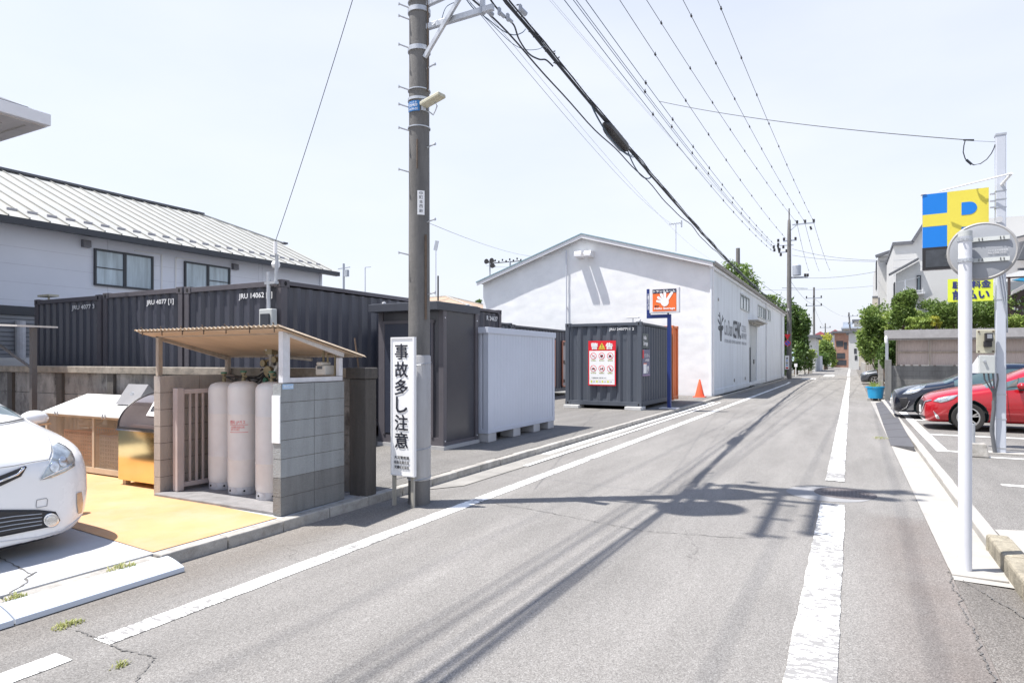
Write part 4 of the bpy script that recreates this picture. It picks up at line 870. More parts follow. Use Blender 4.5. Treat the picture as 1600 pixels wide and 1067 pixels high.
# ================================================================ PALE GREY UNIT
gx = -5.80; gy0 = 10.06; gy1 = 13.0; g0x = -8.0
T = thing('storage_unit', 'pale grey ribbed storage unit raised on block feet by the kerb', 'storage unit', ((g0x + gx) / 2, 11.5, .1))
mb = MB()
mb.box((g0x + .03, gy0 + .03, .28), (gx - .03, gy1 - .03, 2.16))
ys_ = gy0 + .12; k = 0; L = gy1 - gy0 - .24; n = 22; pts = []
for i in range(n):
    a = ys_ + L * i / n; wd = L / n
    pts += [(a, 0), (a + wd * .72, 0), (a + wd * .78, 1), (a + wd * .94, 1)]
pts.append((ys_ + L, 0))
vs = [Vector((gx - .008 - .004 * q, a, .33)) for a, q in pts] + [Vector((gx - .008 - .004 * q, a, 2.08)) for a, q in pts]; K = len(pts)
mb.add(vs, [(i, i + 1, K + i + 1, K + i) for i in range(K - 1)])
# front face ribs
n = 14; pts = []
for i in range(n):
    a = g0x + .12 + (gx - g0x - .24) * i / n; wd = (gx - g0x - .24) / n; pts += [(a, 0), (a + wd * .72, 0), (a + wd * .78, 1), (a + wd * .94, 1)]
pts.append((gx - .12, 0)); vs = [Vector((a, gy0 + .008 + .004 * q, .33)) for a, q in pts] + [Vector((a, gy0 + .008 + .004 * q, 2.08)) for a, q in pts]; K = len(pts)
mb.add(vs, [(i, i + 1, K + i + 1, K + i) for i in range(K - 1)])
part('unit_wall', mb, M['grey'], T)
mb = MB(); mb.box((g0x - .04, gy0 - .05, 2.08), (gx + .025, gy1 + .02, 2.19)); part('roof_edge', mb, M['grey'], T, bevel=.006)
mb = MB()
for x in (g0x, gx - .11): 
    for y in (gy0, gy1 - .11): mb.box((x, y, .26), (x + .11, y + .11, 2.08))
mb.box((gx - .11, gy0 + .11, .26), (gx - .0, gy1 - .11, .345)); mb.box((g0x + .11, gy0, .26), (gx - .11, gy0 + .1, .345)); part('frame', mb, M['grey'], T, bevel=.004)
blocks([(gx - .16, gy0 + .17), (gx - .16, gy0 + 1.15), (gx - .16, gy0 + 2.05), (gx - .16, gy1 - .17)], .30, .16, mat('grey_block_feet', (.46, .46, .47), .8), ['grey foot block under the near corner of the pale grey unit', 'second grey foot block from the near corner under the pale grey unit', 'third grey foot block from the near corner under the pale grey unit', 'grey foot block under the far corner of the pale grey unit'], 'feet of the pale grey unit')

# ================================================================ TOTEM + CONE
ty = G(1045, 638, .1); TY = ty.y
T = thing('orange_hand_sign', 'navy cranked sign post with square orange hand sign', 'sign', ty)
def q(u, v): return PY(u, v or 500, TY)
mb = MB(); z_ = q(1046, 491).z
mb.box((q(1043, 0).x, TY - .05, .12), (q(1048.5, 0).x, TY + .05, z_)); mb.box((q(1011, 0).x, TY - .05, z_ - .11), (q(1043, 0).x - .003, TY + .05, z_)); mb.box((q(1011, 0).x, TY - .05, z_ + .003), (q(1016, 0).x, TY + .05, q(1012, 452).z)); part('post', mb, M['navysign'], T, bevel=.004)
mb = MB(); xa = q(1021, 0).x; xb = q(1062, 0).x; za = q(1040, 488).z - 0.02; zb_ = q(1040, 451).z + .03
mb.box((xa - .1, TY - .09, za), (xb, TY + .09, zb_)); part('sign_case', mb, M['white'], T, bevel=.01)
w = xb - xa - .08; h = zb_ - za
pn = Panel((xa + .0, TY - .09, za), (1, 0, 0)); pn.rect(.0, .05, w, h - .06, M['orangesign'], .006); pn.rect(.0, h * .77, w, h - .055, M['navyface'], .009)
pn.text('トランクルーム', .03, h * .80, w - .03, h - .08, M['whiteclean'], .012, bold=.04)
pn.text('Hello Storage', .05, .085, w - .04, .17, M['whiteclean'], .012, bold=.04)
hxx, hyy = w * .52, h * .42
pn.disc(hxx, hyy, .13, M['whiteclean'], .0135, sx=.95)
for (dx, dy, wd) in ((.21, .27, .075), ): pn.bar(hxx + .03, hyy, hxx + dx, hyy + dy, .085, M['whiteclean'], .0130); pn.disc(hxx + dx, hyy + dy, .043, M['whiteclean'], .0127)
for (dx, dy, wd) in ((.0, .27, .085), (-.11, .24, .085), (-.20, .15, .08), (-.235, .04, .07)):
    kk = .0105 - dx * .005; pn.bar(hxx - .01, hyy - .02, hxx + dx, hyy + dy, wd, M['whiteclean'], kk); pn.disc(hxx + dx, hyy + dy, wd / 2, M['whiteclean'], kk + .0004)
for (dx, dy) in ((-.05, .25), (-.15, .20), (-.22, .10)): pn.bar(hxx + dx * .5, hyy + dy * .5, hxx + dx, hyy + dy, .010, MATS['grey_ink'], .0145)
pn.poly([(.05, h * .27), (.11, h * .31), (.11, h * .285), (.2, h * .285), (.2, h * .255), (.11, h * .255), (.11, h * .23)], M['ink'], .012)
pn.build('sign_face', T)
pn = Panel((q(1011, 0).x, TY - .05, z_), (1, 0, 0)); pw = q(1016, 0).x - q(1011, 0).x
for k, ch in enumerate('HelloStorage'): pn.text(ch, pw * .3, .62 - k * .042, pw * .8, .652 - k * .042, M['whiteclean'], .004, bold=.03)
pn.build('post_lettering', T)
mb = MB(); mb.box((ty.x - .25, TY - .22, .1), (ty.x + .28, TY + .22, .125)); part('base_plate', mb, M['white'], T); mb = MB(); x = q(1044, 0).x; mb.box((x - .02, TY - .03, z_), (x + .02, TY + .03, za)); part('bracket', mb, M['darkframe'], T)
cp = G(1094, 620, .1); cp.y -= .1
T = thing('traffic_cone', 'orange traffic cone against the white warehouse wall', 'traffic cone', cp)
mb = MB(); mb.lathe([(.19, .03), (.185, .05), (.03, .70), (.02, .715), (.005, .715)], cp, 24); part('cone', mb, M['cone'], T, smooth=True); mb = MB(); mb.box((cp.x - .23, cp.y - .23, .1), (cp.x + .23, cp.y + .23, .13)); part('cone_base', mb, M['cone'], T, bevel=.01)

# ================================================================ WAREHOUSE
wc = G(1112, 619, .1); WX = wc.x - .08; WYf = wc.y + .1; WYb = 60.5; WXL = PY(755, 470, WYf).x
EZR = PY(1112, 411, WYf).z; APX = PY(912, 369, WYf); EZL = PY(755, 441, WYf).z
T = thing('warehouse', 'big white gabled warehouse with rough plaster front along the street', 'warehouse', ((WX + WXL) / 2, WYf, .1))
# front plaster wall, subdivided and wavy
bm = bmesh.new(); nx, nz = 110, 60; grid = {}
for i in range(nx + 1):
    for j in range(nz + 1):
        x = WXL + (WX - WXL) * i / nx; zt_ = (EZL + (APX.z - EZL) * (x - WXL) / (APX.x - WXL)) if x < APX.x else (APX.z + (EZR - APX.z) * (x - APX.x) / (WX - APX.x)); z = .08 + (zt_ - .08) * j / nz
        d = .007 * noise.noise(Vector((x * .5, 0, z * 1.4))) + .006 * noise.noise(Vector((x * 1.7, 3, z * 4.2))) if 0 < i < nx else 0
        grid[i, j] = bm.verts.new((x, WYf + d, z))
for i in range(nx):
    for j in range(nz): bm.faces.new((grid[i, j], grid[i + 1, j], grid[i + 1, j + 1], grid[i, j + 1]))
mb = MB(); bm.verts.index_update(); mb.add([v.co.copy() for v in bm.verts], [tuple(v.index for v in f.verts) for f in bm.faces]); bm.free()
mb.build('front_wall', M['plaster'], T, smooth=True, recalc=False)
# side wall with door opening and windows
def sy(u): return PX(u, 560, WX).y
dY0, dY1 = sy(1171), sy(1182.5); dZ = PX(1175, 505, WX).z
mb = MB(); e = .0
mb.box((WX - .2, WYf + .02, .05), (WX, dY0, EZR - .05)); mb.box((WX - .2, dY1, .05), (WX, WYb, EZR - .05)); mb.box((WX - .2, dY0, dZ), (WX, dY1, EZR - .05)); mb.box((WXL, WYf + .02, .05), (WXL + .2, WYb, EZL - .05))
mb.add([(WXL, WYb, 0), (WX, WYb, 0), (WX, WYb, EZR), (APX.x, WYb, APX.z), (WXL, WYb, EZL)], [(0, 1, 2, 3, 4)])
part('side_wall', mb, M['plasterside'], T)
mb = MB(); mb.box((WX - .002, WYf - .04, .09), (WX + .07, WYf + .3, EZR - .1)); mb.box((WX + .001, WYf + .31, .09), (WX + .03, WYb - .1, .32)); part('corner_pilaster', mb, M['plasterside'], T, bevel=.01)
# roof
mb = MB(); oh = .25
RT = EZR + .08
def roofslab(xa, za, xb, zb, m, y0, y1, t): mb.prism([(xa, y0, za), (xb, y0, zb), (xb, y0, zb + t), (xa, y0, za + t)], (0, y1 - y0, 0), m)
sR = (EZR - APX.z) / (WX - APX.x); sL = (APX.z - EZL) / (APX.x - WXL)
roofslab(APX.x, APX.z + .003, WX + .16, EZR + .16 * sR, M['slate'], WYf - oh, WYb + .2, .06); roofslab(WXL - .2, EZL - .2 * sL, APX.x - .002, APX.z + .003, M['slate'], WYf - oh, WYb + .2, .06)
part('roof', mb, None, T)
mb = MB(); roofslab(APX.x, APX.z - .13, WX + .16, EZR + .16 * sR - .13, M['white'], WYf - oh - .03, WYf - oh, .16); roofslab(WXL - .2, EZL - .2 * sL - .13, APX.x - .002, APX.z - .13, M['white'], WYf - oh - .03, WYf - oh, .16); part('barge_board', mb, None, T)
mb = MB(); roofslab(APX.x, APX.z + .035, WX + .2, EZR + .2 * sR + .035, M['roofteal'], WYf - oh - .06, WYf - oh + .25, .05); roofslab(WXL - .24, EZL - .24 * sL + .035, APX.x - .002, APX.z + .035, M['roofteal'], WYf - oh - .06, WYf - oh + .25, .05); part('ridge_flashing', mb, None, T)
mb = MB(); mb.box((WX + .0, WYf - .2, EZR - .20), (WX + .10, WYb, EZR - .06), M['white']); mb.tube([(WX + .15, WYf - .1, EZR - .02), (WX + .15, WYb + .1, EZR - .02)], .055, 10, M['kerb']); part('eaves_gutter', mb, None, T)
mb = MB()
y = WYf
while y < WYb: mb.box((WX - .1, y, EZR + .02), (WX + .22, y + .09, EZR + .075)); y += .22
part('roof_ribs', mb, M['slate'], T)
mb = MB()
for (x, y) in ((WX + .09, WYf + .12), (WX + .07, sy(1196)), (WX + .07, sy(1220))): mb.tube([(x, y, EZR - .05), (x, y, .1)], .045, 10)
mb.tube([(WX + .07, sy(1220), .2), (WX + .07, sy(1222) + .5, .12)], .05, 10)
parts('downpipe', mb, M['white'], T)
# windows
for (u0, u1, vt0, vt1, vb0, vb1, n) in ((1156.6, 1170, 460, 469, 481, 488, 3), (1184, 1195.5, 477, 483, 494, 497, 4), (1198, 1203, 484, 488, 499, 501, 2)):
    a = sy(u0); b = sy(u1); zt_ = PX(u0, vt0, WX).z; zb_ = PX(u0, vb0, WX).z
    mb = MB(); mb.box((WX + .002, a - .06, zb_ - .06), (WX + .05, b + .06, zb_)); mb.box((WX + .002, a - .06, zt_), (WX + .05, b + .06, zt_ + .06))
    for k in range(n + 1): y = a + (b - a) * k / n; mb.box((WX + .002, y - .035, zb_), (WX + .045, y + .035, zt_))
    f = part('window_frame', mb, M['boxgrey'], T)
    mb = MB(); mb.box((WX + .004, a, zb_), (WX + .012, b, zt_)); part('pane', mb, M['glass'], f)
# door, canopy
mb = MB(); mb.box((WX - .15, dY0, .05), (WX - .12, dY1, dZ)); part('door_void', mb, M['dark'], T)
mb = MB(); mb.box((WX - .10, dY0 + (dY1 - dY0) * .33, .12), (WX - .05, dY1, dZ)); mb.box((WX - .11, dY0, dZ * .62), (WX - .06, dY0 + (dY1 - dY0) * .36, dZ)); d = part('sliding_door', mb, mat('door_pale', (.50, .53, .55), .6, var=.06), T)
mb = MB(); yy = dY0 + (dY1 - dY0) * .62; mb.box((WX - .048, yy, 1.35), (WX - .02, yy + .35, 1.62)); part('handle', mb, M['black'], d)
mb = MB(); mb.box((WX, dY0 - .5, dZ + .05), (WX + .55, dY1 + .6, dZ + .12)); mb.box((WX, dY0 - .3, dZ - .04), (WX + .35, dY1 + .35, dZ + .04)); mb.box((WX, dY0 - .15, dZ - .12), (WX + .15, dY1 + .15, dZ - .05)); part('door_canopy', mb, mat('canopy_beige', (.48, .46, .42), .7), T)
mb = MB(); mb.box((WX + .002, dY0 - .1, .09), (WX + .35, dY1 + .1, .14)); part('door_step', mb, M['kerb'], T)
# ventilation hoods
for u, v in ((904, 397), (919, 396)):
    p = PY(u, v, WYf - .35); mb = MB(); hw = .165
    mb.prism([(p.x - hw, WYf, p.z + .13), (p.x - hw, WYf - .44, p.z + .11), (p.x - hw, WYf - .50, p.z - .02), (p.x - hw, WYf - .50, p.z - .13), (p.x - hw, WYf, p.z - .16)], (2 * hw, 0, 0)); part('vent_hood', mb, M['white'], T, bevel=.01)
mb = MB(); p = PY(885, 470, WYf - .08); mb.tube([(p.x, WYf - .08, PY(885, 392, WYf).z), (p.x, WYf - .08, .2)], .03, 8); mb.box((p.x - .02, WYf - .07, 4.0), (p.x + .02, WYf, 4.03));  part('front_pipe', mb, M['ppole'], T)
mb = MB()
for (u, v) in ((1122, 468), (1147, 594), (1164, 591)): p = PX(u, v, WX); mb.tube([p, p + Vector((.03, 0, 0))], .07 if v < 500 else .09, 10)
parts('wall_cap', mb, M['kerb'], T)
# painted emblem and lettering on the side wall
dk = mat('painted_grey', (.12, .13, .14), .8); lk = mat('painted_light', (.42, .44, .47), .8)
pn = Panel((WX, 0, 0), (0, 1, 0))
def pq(u, v): p = PX(u, v, WX); return (p.y, p.z)
def pb(u0, v0, u1, v1, w, m=dk): a = pq(u0, v0); b = pq(u1, v1); pn.bar(a[0], a[1], b[0], b[1], w, m)
pn.poly([pq(1124, 509), pq(1128.6, 509), pq(1127.5, 533), pq(1125.2, 533)], dk)
pb(1126, 510, 1124.3, 488, .16); pb(1127, 508, 1129, 493, .12); pb(1125, 507, 1121.5, 499, .12); pb(1124.6, 495, 1122, 492, .06); pb(1127.6, 503, 1130.5, 497, .08)
pb(1124, 510, 1122.3, 512, .1); pb(1122.3, 512, 1123.5, 515, .1); pb(1123.5, 515, 1125, 514, .1); pb(1128, 510, 1130, 511, .1); pb(1130, 511, 1129, 514.5, .1); pb(1129, 514.5, 1127, 513, .1)
a = pq(1131.5, 527); b = pq(1144, 514); pn.text('Cou Daun', a[0], a[1] + .1, b[0], a[1] + .85, dk, .005, bold=.0)
a = pq(1145, 528); b = pq(1157.5, 504); pn.text('CEFNIC', a[0], a[1], b[0], b[1], dk, .005, bold=.03)
a = pq(1158.5, 518); b = pq(1165.5, 510); pn.text('CIDER', a[0], a[1], b[0], b[1], lk, .005, bold=.01)
a = pq(1158.5, 529); b = pq(1166.5, 522); pn.text('BREWERY', a[0], a[1], b[0], b[1] , lk, .005, bold=.01)
a = pq(1132, 535); b = pq(1166, 535); pn.text('STORE AND COFFEE ROASTERY    OPEN 11:00', a[0], a[1], b[0], a[1] + .16, lk, .005)
pn.build('painted_lettering', T)

# ================================================================ WHITE HOUSE BEHIND CONTAINERS
HX = -18.5
def hp(u, v, dx=0): return PX(u, v, HX + dx)
eZ = PX(250, 381, HX + .35).z; rw = 5.6
yend = PX(499, 440, HX).y; yA = -1.5
T = thing('white_house', 'long white sided house with pale metal roof behind the containers', 'house', (HX - 4, 10, .1))
mb = MB(); mb.box((HX - 2 * rw, yA, .0), (HX, yend, eZ + .02)); part('house_wall', mb, M['siding'], T)
sl_ = .44
yr1 = PX(310, 341, HX - rw + .3).y; ye = yend + .55
def rz(dx): return eZ + .05 + sl_ * dx
x2 = 3.1
mb = MB(); X0 = HX + .45
def rp(dx, y, k=0.): return Vector((X0 - dx, y, rz(dx) + k))
mb.add([rp(0, yA - .5), rp(0, ye), rp(x2, ye - .0), rp(x2, yr1 + 2.2), rp(rw, yr1), rp(rw, yA - .5)], [(0, 1, 2, 3, 4, 5)])
B2 = 2 * rw
mb.add([Vector((X0 - B2, yA - .5, rz(0))), Vector((X0 - B2, ye, rz(0))), Vector((X0 - rw, yr1, rz(rw))), Vector((X0 - rw, yA - .5, rz(rw)))], [(0, 1, 2, 3)])
mb.add([rp(x2, ye), Vector((X0 - 2 * x2, ye, rz(0))), Vector((X0 - 2 * x2, yr1, rz(0))), rp(x2, yr1)], [(0, 1, 2, 3)])
part('metal_roof', mb, M['metalroof'], T)
mb = MB(); y = yA
while y < ye:
    d = rw if y < yr1 else (rw - (rw - x2) * (y - yr1) / 2.2 if y < yr1 + 2.2 else x2)
    mb.beam(rp(.0, y, .02), rp(d, y, .02), .03, .04, M['roofseam']); y += .455
mb.beam(rp(rw, yA - .5, .05), rp(rw, yr1 + .1, .05), .22, .07, M['roofd']); mb.beam(rp(x2, yr1 + 2.2, .05), rp(x2, ye, .05), .22, .07, M['roofd'])
mb.beam(rp(rw, yr1, .03), rp(x2, yr1 + 2.2, .03), .08, .06, M['metalroof'])
part('roof_seam', mb, None, T)
mb = MB(); y = yA + .2; k = 0
while y < ye - .3:
    for g_ in ((0, .1, .08),): mb.prism([rp(.55, y, .01), rp(.55, y + .30, .01), rp(.60, y + .27, .05), rp(.60, y + .03, .05)], Vector((-.03, 0, .015)))
    y += .455; k += 1
parts('snow_guard', mb, mat('guard_grey', (.14, .14, .15), .5), T)
mb = MB(); mb.box((HX + .36, yA - .5, eZ - .13), (HX + .56, ye, eZ + .03)); mb.box((HX, yA - .5, eZ - .05), (HX + .36, ye - .1, eZ - .02), M['siding']); part('eaves_gutter', mb, None if 0 else M['gutterd'], T)
mb = MB(); gz = PX(30, 480, HX).z; mb.box((HX + .0, yA, gz - .20), (HX + .10, PX(58, 480, HX).y + 3, gz + .02)); part('belt_course', mb, M['gutterd'], T)
mb = MB(); mb.box((HX + .004, yA, .1), (HX + .05, PX(58, 480, HX).y + 3, gz - .21)); part('lower_cladding', mb, M['lap'], T)
mb = MB()
for k in range(22): z = .3 + k * .11; mb.box((HX + .05, yA, z), (HX + .062, PX(58, 480, HX).y + 3, z + .012)) if z < gz - .25 else None
part('lap_joint', mb, M['gutterd'], T)
mb = MB()
for z in (eZ - .62, eZ - 1.05, eZ - 1.5, eZ - 1.95): mb.box((HX, yA, z), (HX + .004, yend, z + .008))
for u in (168, 404, 409.5 ): y = PX(u, 420, HX).y; mb.box((HX, y, gz), (HX + .005, y + .012, eZ))
part('siding_joint', mb, mat('joint_grey', (.60, .62, .68), .8), T)
for (u0, u1) in ((146, 238), (287, 358)):
    p0 = hp(u0, 388 if u0 < 200 else 408); ya = p0.y; yb = hp(u1, 400).y; zt_ = p0.z; zb_ = zt_ - 1.02
    mb = MB(); t_ = .05
    mb.box((HX + .0, ya, zb_), (HX + .07, yb, zb_ + t_)); mb.box((HX + .0, ya, zt_ - t_), (HX + .07, yb, zt_)); mb.box((HX + .0, ya, zb_ + t_), (HX + .07, ya + t_, zt_ - t_)); mb.box((HX, yb - t_, zb_ + t_), (HX + .07, yb, zt_ - t_)); ym = (ya + yb) / 2; mb.box((HX, ym - .04, zb_ + t_), (HX + .06, ym + .04, zt_ - t_))
    s1, s2 = (ya + t_, ym - .04) if u0 < 200 else (ym + .04, yb - t_)
    mb.box((HX + .02, s1, (zb_ + zt_) / 2 - .012), (HX + .045, s2, (zb_ + zt_) / 2 + .012))
    f = part('window_frame', mb, M['frame'], T)
    mb = MB(); mb.box((HX + .004, ya + .02, zb_ + .02), (HX + .02, yb - .02, zt_ - .02)); part('pane', mb, M['curtain'], f)
mb = MB()
for u, v in ((132, 381), (365, 417)): p = hp(u, v); mb.prism([(HX, p.y - .09, p.z + .11), (HX + .12, p.y - .09, p.z + .09), (HX + .14, p.y - .09, p.z - .1), (HX, p.y - .09, p.z - .1)], (0, .2, 0))
parts('vent_cowl', mb, mat('cowl_grey', (.2, .2, .22), .5), T)
mb = MB(); p = hp(28, 500); mb.tube([(HX + .12, p.y, gz - .35), (HX + .12, p.y, .8)], .11, 12); part('vent_pipe', mb, M['whitewood'], T)
mb = MB()
for (ua, ub, v) in ((210, 252, 391), (274, 304, 402)):
    a = hp(ua, v); b = hp(ub, v + 7); mb.box((HX, a.y, a.z - .03), (HX + .03, b.y, a.z)); ye_ = b.y if ua < 250 else a.y; mb.box((HX, ye_ - .02, a.z - 1.6), (HX + .03, ye_ + .02, a.z))
parts('conduit', mb, M['letter'], T, 2)
mb = MB(); mb.box((HX - .3, yend, .0), (HX + .06, yend + .09, eZ)); part('corner_trim', mb, M['siding'], T)
# neighbour eave top left
EC = ray(70, 184); t_ = (6.2 - EYE) / EC.z; EC = Vector((EC.x * t_, EC.y * t_, 6.2))
T = thing('neighbour_house', 'white boxed eave of the house cut off by the top left corner', 'house', (EC.x - 5, EC.y - 5, .1))
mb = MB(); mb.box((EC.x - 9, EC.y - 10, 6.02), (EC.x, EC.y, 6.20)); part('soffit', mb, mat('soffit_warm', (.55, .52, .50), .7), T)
mb = MB(); mb.box((EC.x + .0, EC.y - 10, 6.04), (EC.x + .10, EC.y + .06, 6.26)); mb.box((EC.x - 9, EC.y + .0, 6.03), (EC.x, EC.y + .05, 6.24)); part('fascia', mb, M['white'], T, bevel=.01)
mb = MB(); mb.prism([(EC.x - .0, EC.y - .03, 6.28), (EC.x - 4.5, EC.y - .03, 8.0), (EC.x - 9, EC.y - .03, 6.28)], (0, -10, 0), M['roofd']); mb.box((EC.x - .3, EC.y - 9.5, 6.262), (EC.x - .16, EC.y - .2, 6.36), M['roofd']); part('roof', mb, None, T)
mb = MB(); mb.box((EC.x - 8.6, EC.y - 9.5, 0), (EC.x - 1.6, EC.y - 1.35, 6.02)); part('house_wall', mb, M['housew'], T)
mb = MB(); mb.box((EC.x - 9, EC.y - .55, 6.005), (EC.x - .45, EC.y - .53, 6.02)); mb.box((EC.x - 9, EC.y - .25, 6.005), (EC.x - .2, EC.y - .23, 6.02)); mb.box((EC.x - .47, EC.y - 10, 6.005), (EC.x - .45, EC.y - .5, 6.02)); mb.box((EC.x - .22, EC.y - 1.2, 5.75), (EC.x - .08, EC.y - 1.06, 6.02), M['white']); part('soffit_joint', mb, M['kerb'], T)
# carport at far left
p = PY(52, 560, 5.15)
T = thing('bike_shelter', 'thin roofed steel shelter with dark post beside the old wall', 'shelter', (p.x, 5.15, .1))
zt_ = PY(52, 512, 5.15).z
mb = MB(); mb.box((p.x - .035, 5.115, .1), (p.x + .035, 5.185, zt_)); mb.beam((p.x - 1.6, 5.15, zt_ - .02), (p.x, 5.15, zt_ - .62), .03, .03); part('post', mb, mat('shelter_post', (.10, .095, .095), .5), T)
mb = MB(); mb.prism([(p.x - 3.5, 4.9, zt_ + .16), (p.x + .08, 4.9, zt_ + .005), (p.x + .08, 4.9, zt_ + .03), (p.x - 3.5, 4.9, zt_ + .19)], (0, .55, 0)); part('roof_sheet', mb, mat('shelter_roof', (.55, .53, .50), .5), T)
mb = MB(); q_ = PY(60, 465, CY - .1); mb.box((q_.x - .35, CY + .05, ZT + .06), (q_.x + .1, CY + .25, ZT + .10)); mb.tube([(q_.x - .1, CY + .15, ZT), (q_.x - .1, CY + .15, ZT + .06)], .02, 8); o = mb.build('floodlight', M['cream'], None); tag(o, 'flat pale floodlight on the container furthest left', 'floodlight')
mb = MB(); a = PY(0, 560, 6.4); mb.box((-20, 6.3, EYE - .22), (PY(50, 560, 6.4).x, 6.36, PY(0, 559, 6.4).z)); o = mb.build('fence_board', M['houseg'], None); tag(o, 'pale grey horizontal board above the old wall at the left edge', 'fence')
# mast on the container corner with meter
mx_ = -8.30; my_ = CY - .09
T = thing('service_mast', 'galvanised conduit mast with meter box on the nearest container corner', 'mast', (mx_, my_, 1.8))
mb = MB(); mb.tube([(mx_ - .05, my_, 2.25), (mx_ - .05, my_, 3.02)], .035, 10); mb.tube([(mx_ + .08, my_ + .03, 2.85), (mx_ + .10, my_ + .03, 3.30)], .028, 10); mb.box((mx_ - .12, my_ - .03, 2.82), (mx_ + .12, my_ + .05, 2.86)); part('conduit', mb, M['galv'], T, smooth=True)
mb = MB(); mb.box((mx_ - .20, my_ - .07, 2.05), (mx_ + .10, my_ + .04, 2.42)); part('meter_box', mb, M['boxgrey'], T, bevel=.015)
mb = MB(); mb.box((mx_ - .13, my_ - .11, 2.12), (mx_ + .06, my_ - .07, 2.34)); part('dial_window', mb, M['darkface'], T, bevel=.01)
mb = MB(); mb.tube([(mx_ + .02, my_ + .05, 3.14), (mx_ + .09, my_ + .05, 3.14)], .06, 12); mb.tube([(mx_ + .1, my_, 3.3), (mx_ + .1, my_, 3.5)], .03, 10, M['ppole']); part('insulator', mb, M['whiteclean'], T)
# ================================================================ NEAR UTILITY POLE
PB = Vector((-4.27, 5.86, 0)); PR = .118
T = thing('utility_pole', 'big concrete utility pole at the kerb behind the upright accident warning board', 'utility pole', PB)
mb = MB(); mb.lathe([(PR + .004, -.02), (PR + .002, 1.5), (PR - .004, 4), (PR - .012, 8), (PR - .022, 14.2), (.01, 14.22)], PB, 40); part('shaft', mb, M['pole'], T, smooth=True)
pz = lambda v: EYE + (HY - v) / F * 7.2
mb = MB(); mb.lathe([(PR + .003, pz(748)), (PR + .011, pz(746)), (PR + .011, pz(557)), (PR + .003, pz(555))], PB, 40); part('sleeve', mb, M['sleeve'], T, smooth=True)
mb = MB()
for v, hh in ((22, .05), (82, .05), (8, .015), (145, .012), (160, .03), (203, .012)): mb.lathe([(PR - .004, pz(v) - hh / 2), (PR + .009, pz(v) - hh / 2), (PR + .009, pz(v) + hh / 2), (PR - .004, pz(v) + hh / 2)], PB, 36)
parts('steel_band', mb, M['galv'], T, smooth=True)
def stepbolt(v, side):
    z = pz(v); a = -pi * .72 if side < 0 else -.1
    d = Vector((cos(a), sin(a), 0)); p0 = PB + d * (PR - .01) + Vector((0, 0, z)); p1 = p0 + d * .115 + Vector((0, 0, .02)); mb = MB(); mb.tube([p0, p1], .008, 8); mb.tube([p1, p1 + d * .012], .016, 8); part('step_bolt', mb, M['galv'], T)
for v in (18, 36, 80, 145, 172, 208, 272, 400): stepbolt(v, -1)
for v in (52, 113, 235, 350): stepbolt(v, 1)
stepbolt(462, 1)
# arms
AY = PB.y
z1 = PY(758, 17, AY).z; x1 = PY(758, 17, AY).x
mb = MB(); mb.beam((PB.x + PR - .02, AY, PY(664, 44, AY).z), (x1 + .10, AY, z1 + .01), .05, .06); mb.beam((PB.x + PR - .02, AY - .0, PY(664, 8, AY).z), (x1 + .15, AY, z1 + .36), .05, .06); mb.beam((PB.x + PR - .01, AY - .05, PY(664, 94, AY).z), (x1 - .10, AY - .05, z1 + .40), .035, .045); mb.beam((x1 - .06, AY + .05, z1), (x1 - .06, AY + .05, z1 + .4), .045, .045, up=Vector((0, 1, 0)))
part('cable_arm', mb, M['galv'], T, bevel=.003)
mb = MB()
for (dx, dy, dz, L, r) in ((.0, .06, .03, .07, .022), (.10, .12, .02, .08, .02), (.16, .20, -.02, .07, .018), (-.04, -.02, .0, .05, .02), (.26, .3, .10, .09, .026)): p = Vector((x1 + dx, AY + dy, z1 + dz)); mb.tube([p, p + Vector((.3 * L, L, -.3 * L))], r, 8); mb.box(p - Vector((.012, .01, .03)), p + Vector((.012, .03, .045)))
parts('cable_clamp', mb, M['transf'], T, 2)
# upper works (cast the shadows on the road)
mb = MB()
for z, xa, xb, yo in ((12.9, -.6, .7, .16), (12.3, -1.2, .6, -.16), (11.2, -.9, .9, .16), (10.6, -.9, 1.1, .16), (9.5, -.5, .9, -.16)): mb.box((PB.x + xa, PB.y + yo - .045, z - .045), (PB.x + xb, PB.y + yo + .045, z + .045))
mb.beam((PB.x + .1, PB.y + .16, 12.4), (PB.x + .6, PB.y + .16, 12.85), .04, .04)
mb.box((PB.x - .1, PB.y - 1.0, 7.95), (PB.x - .02, PB.y + .9, 8.03)); mb.box((PB.x + .12, PB.y - 1.0, 7.95), (PB.x + .2, PB.y + .9, 8.03))
parts('crossarm', mb, M['galv'], T)
mb = MB()
for z, xs_ in ((12.95, (-.5, .2, .6)), (12.35, (-1.1, -.5, .5)), (11.25, (-.8, -.3, .5, 1.1)), (10.65, (-.8, .5, 1.0))):
    for x in xs_: mb.lathe([(.03, 0), (.06, .02), (.04, .06), (.065, .08), (.04, .12), (.05, .15), (.01, .2)], (PB.x + x, PB.y + .16, z), 12)
parts('insulator', mb, M['whiteclean'], T, smooth=True)
arm = MB()
for z in (10.8, 12.0):
    arm.box((PB.x - .14 - .05, PB.y - 2.2, z - .05), (PB.x - .14 + .04, PB.y + .25, z + .05))
    for yy in (-2.1, -1.4, -.7): arm.tube([(PB.x - .26, PB.y + yy, z + .02), (PB.x + .06, PB.y + yy, z + .02)], .035, 8)
parts('crossarm', arm, M['galv'], T)
tq = [G(1128, 772) - Vector((.34, .23, 0)) * 8.5, G(1097, 794) - Vector((.34, .23, 0)) * 8.5]
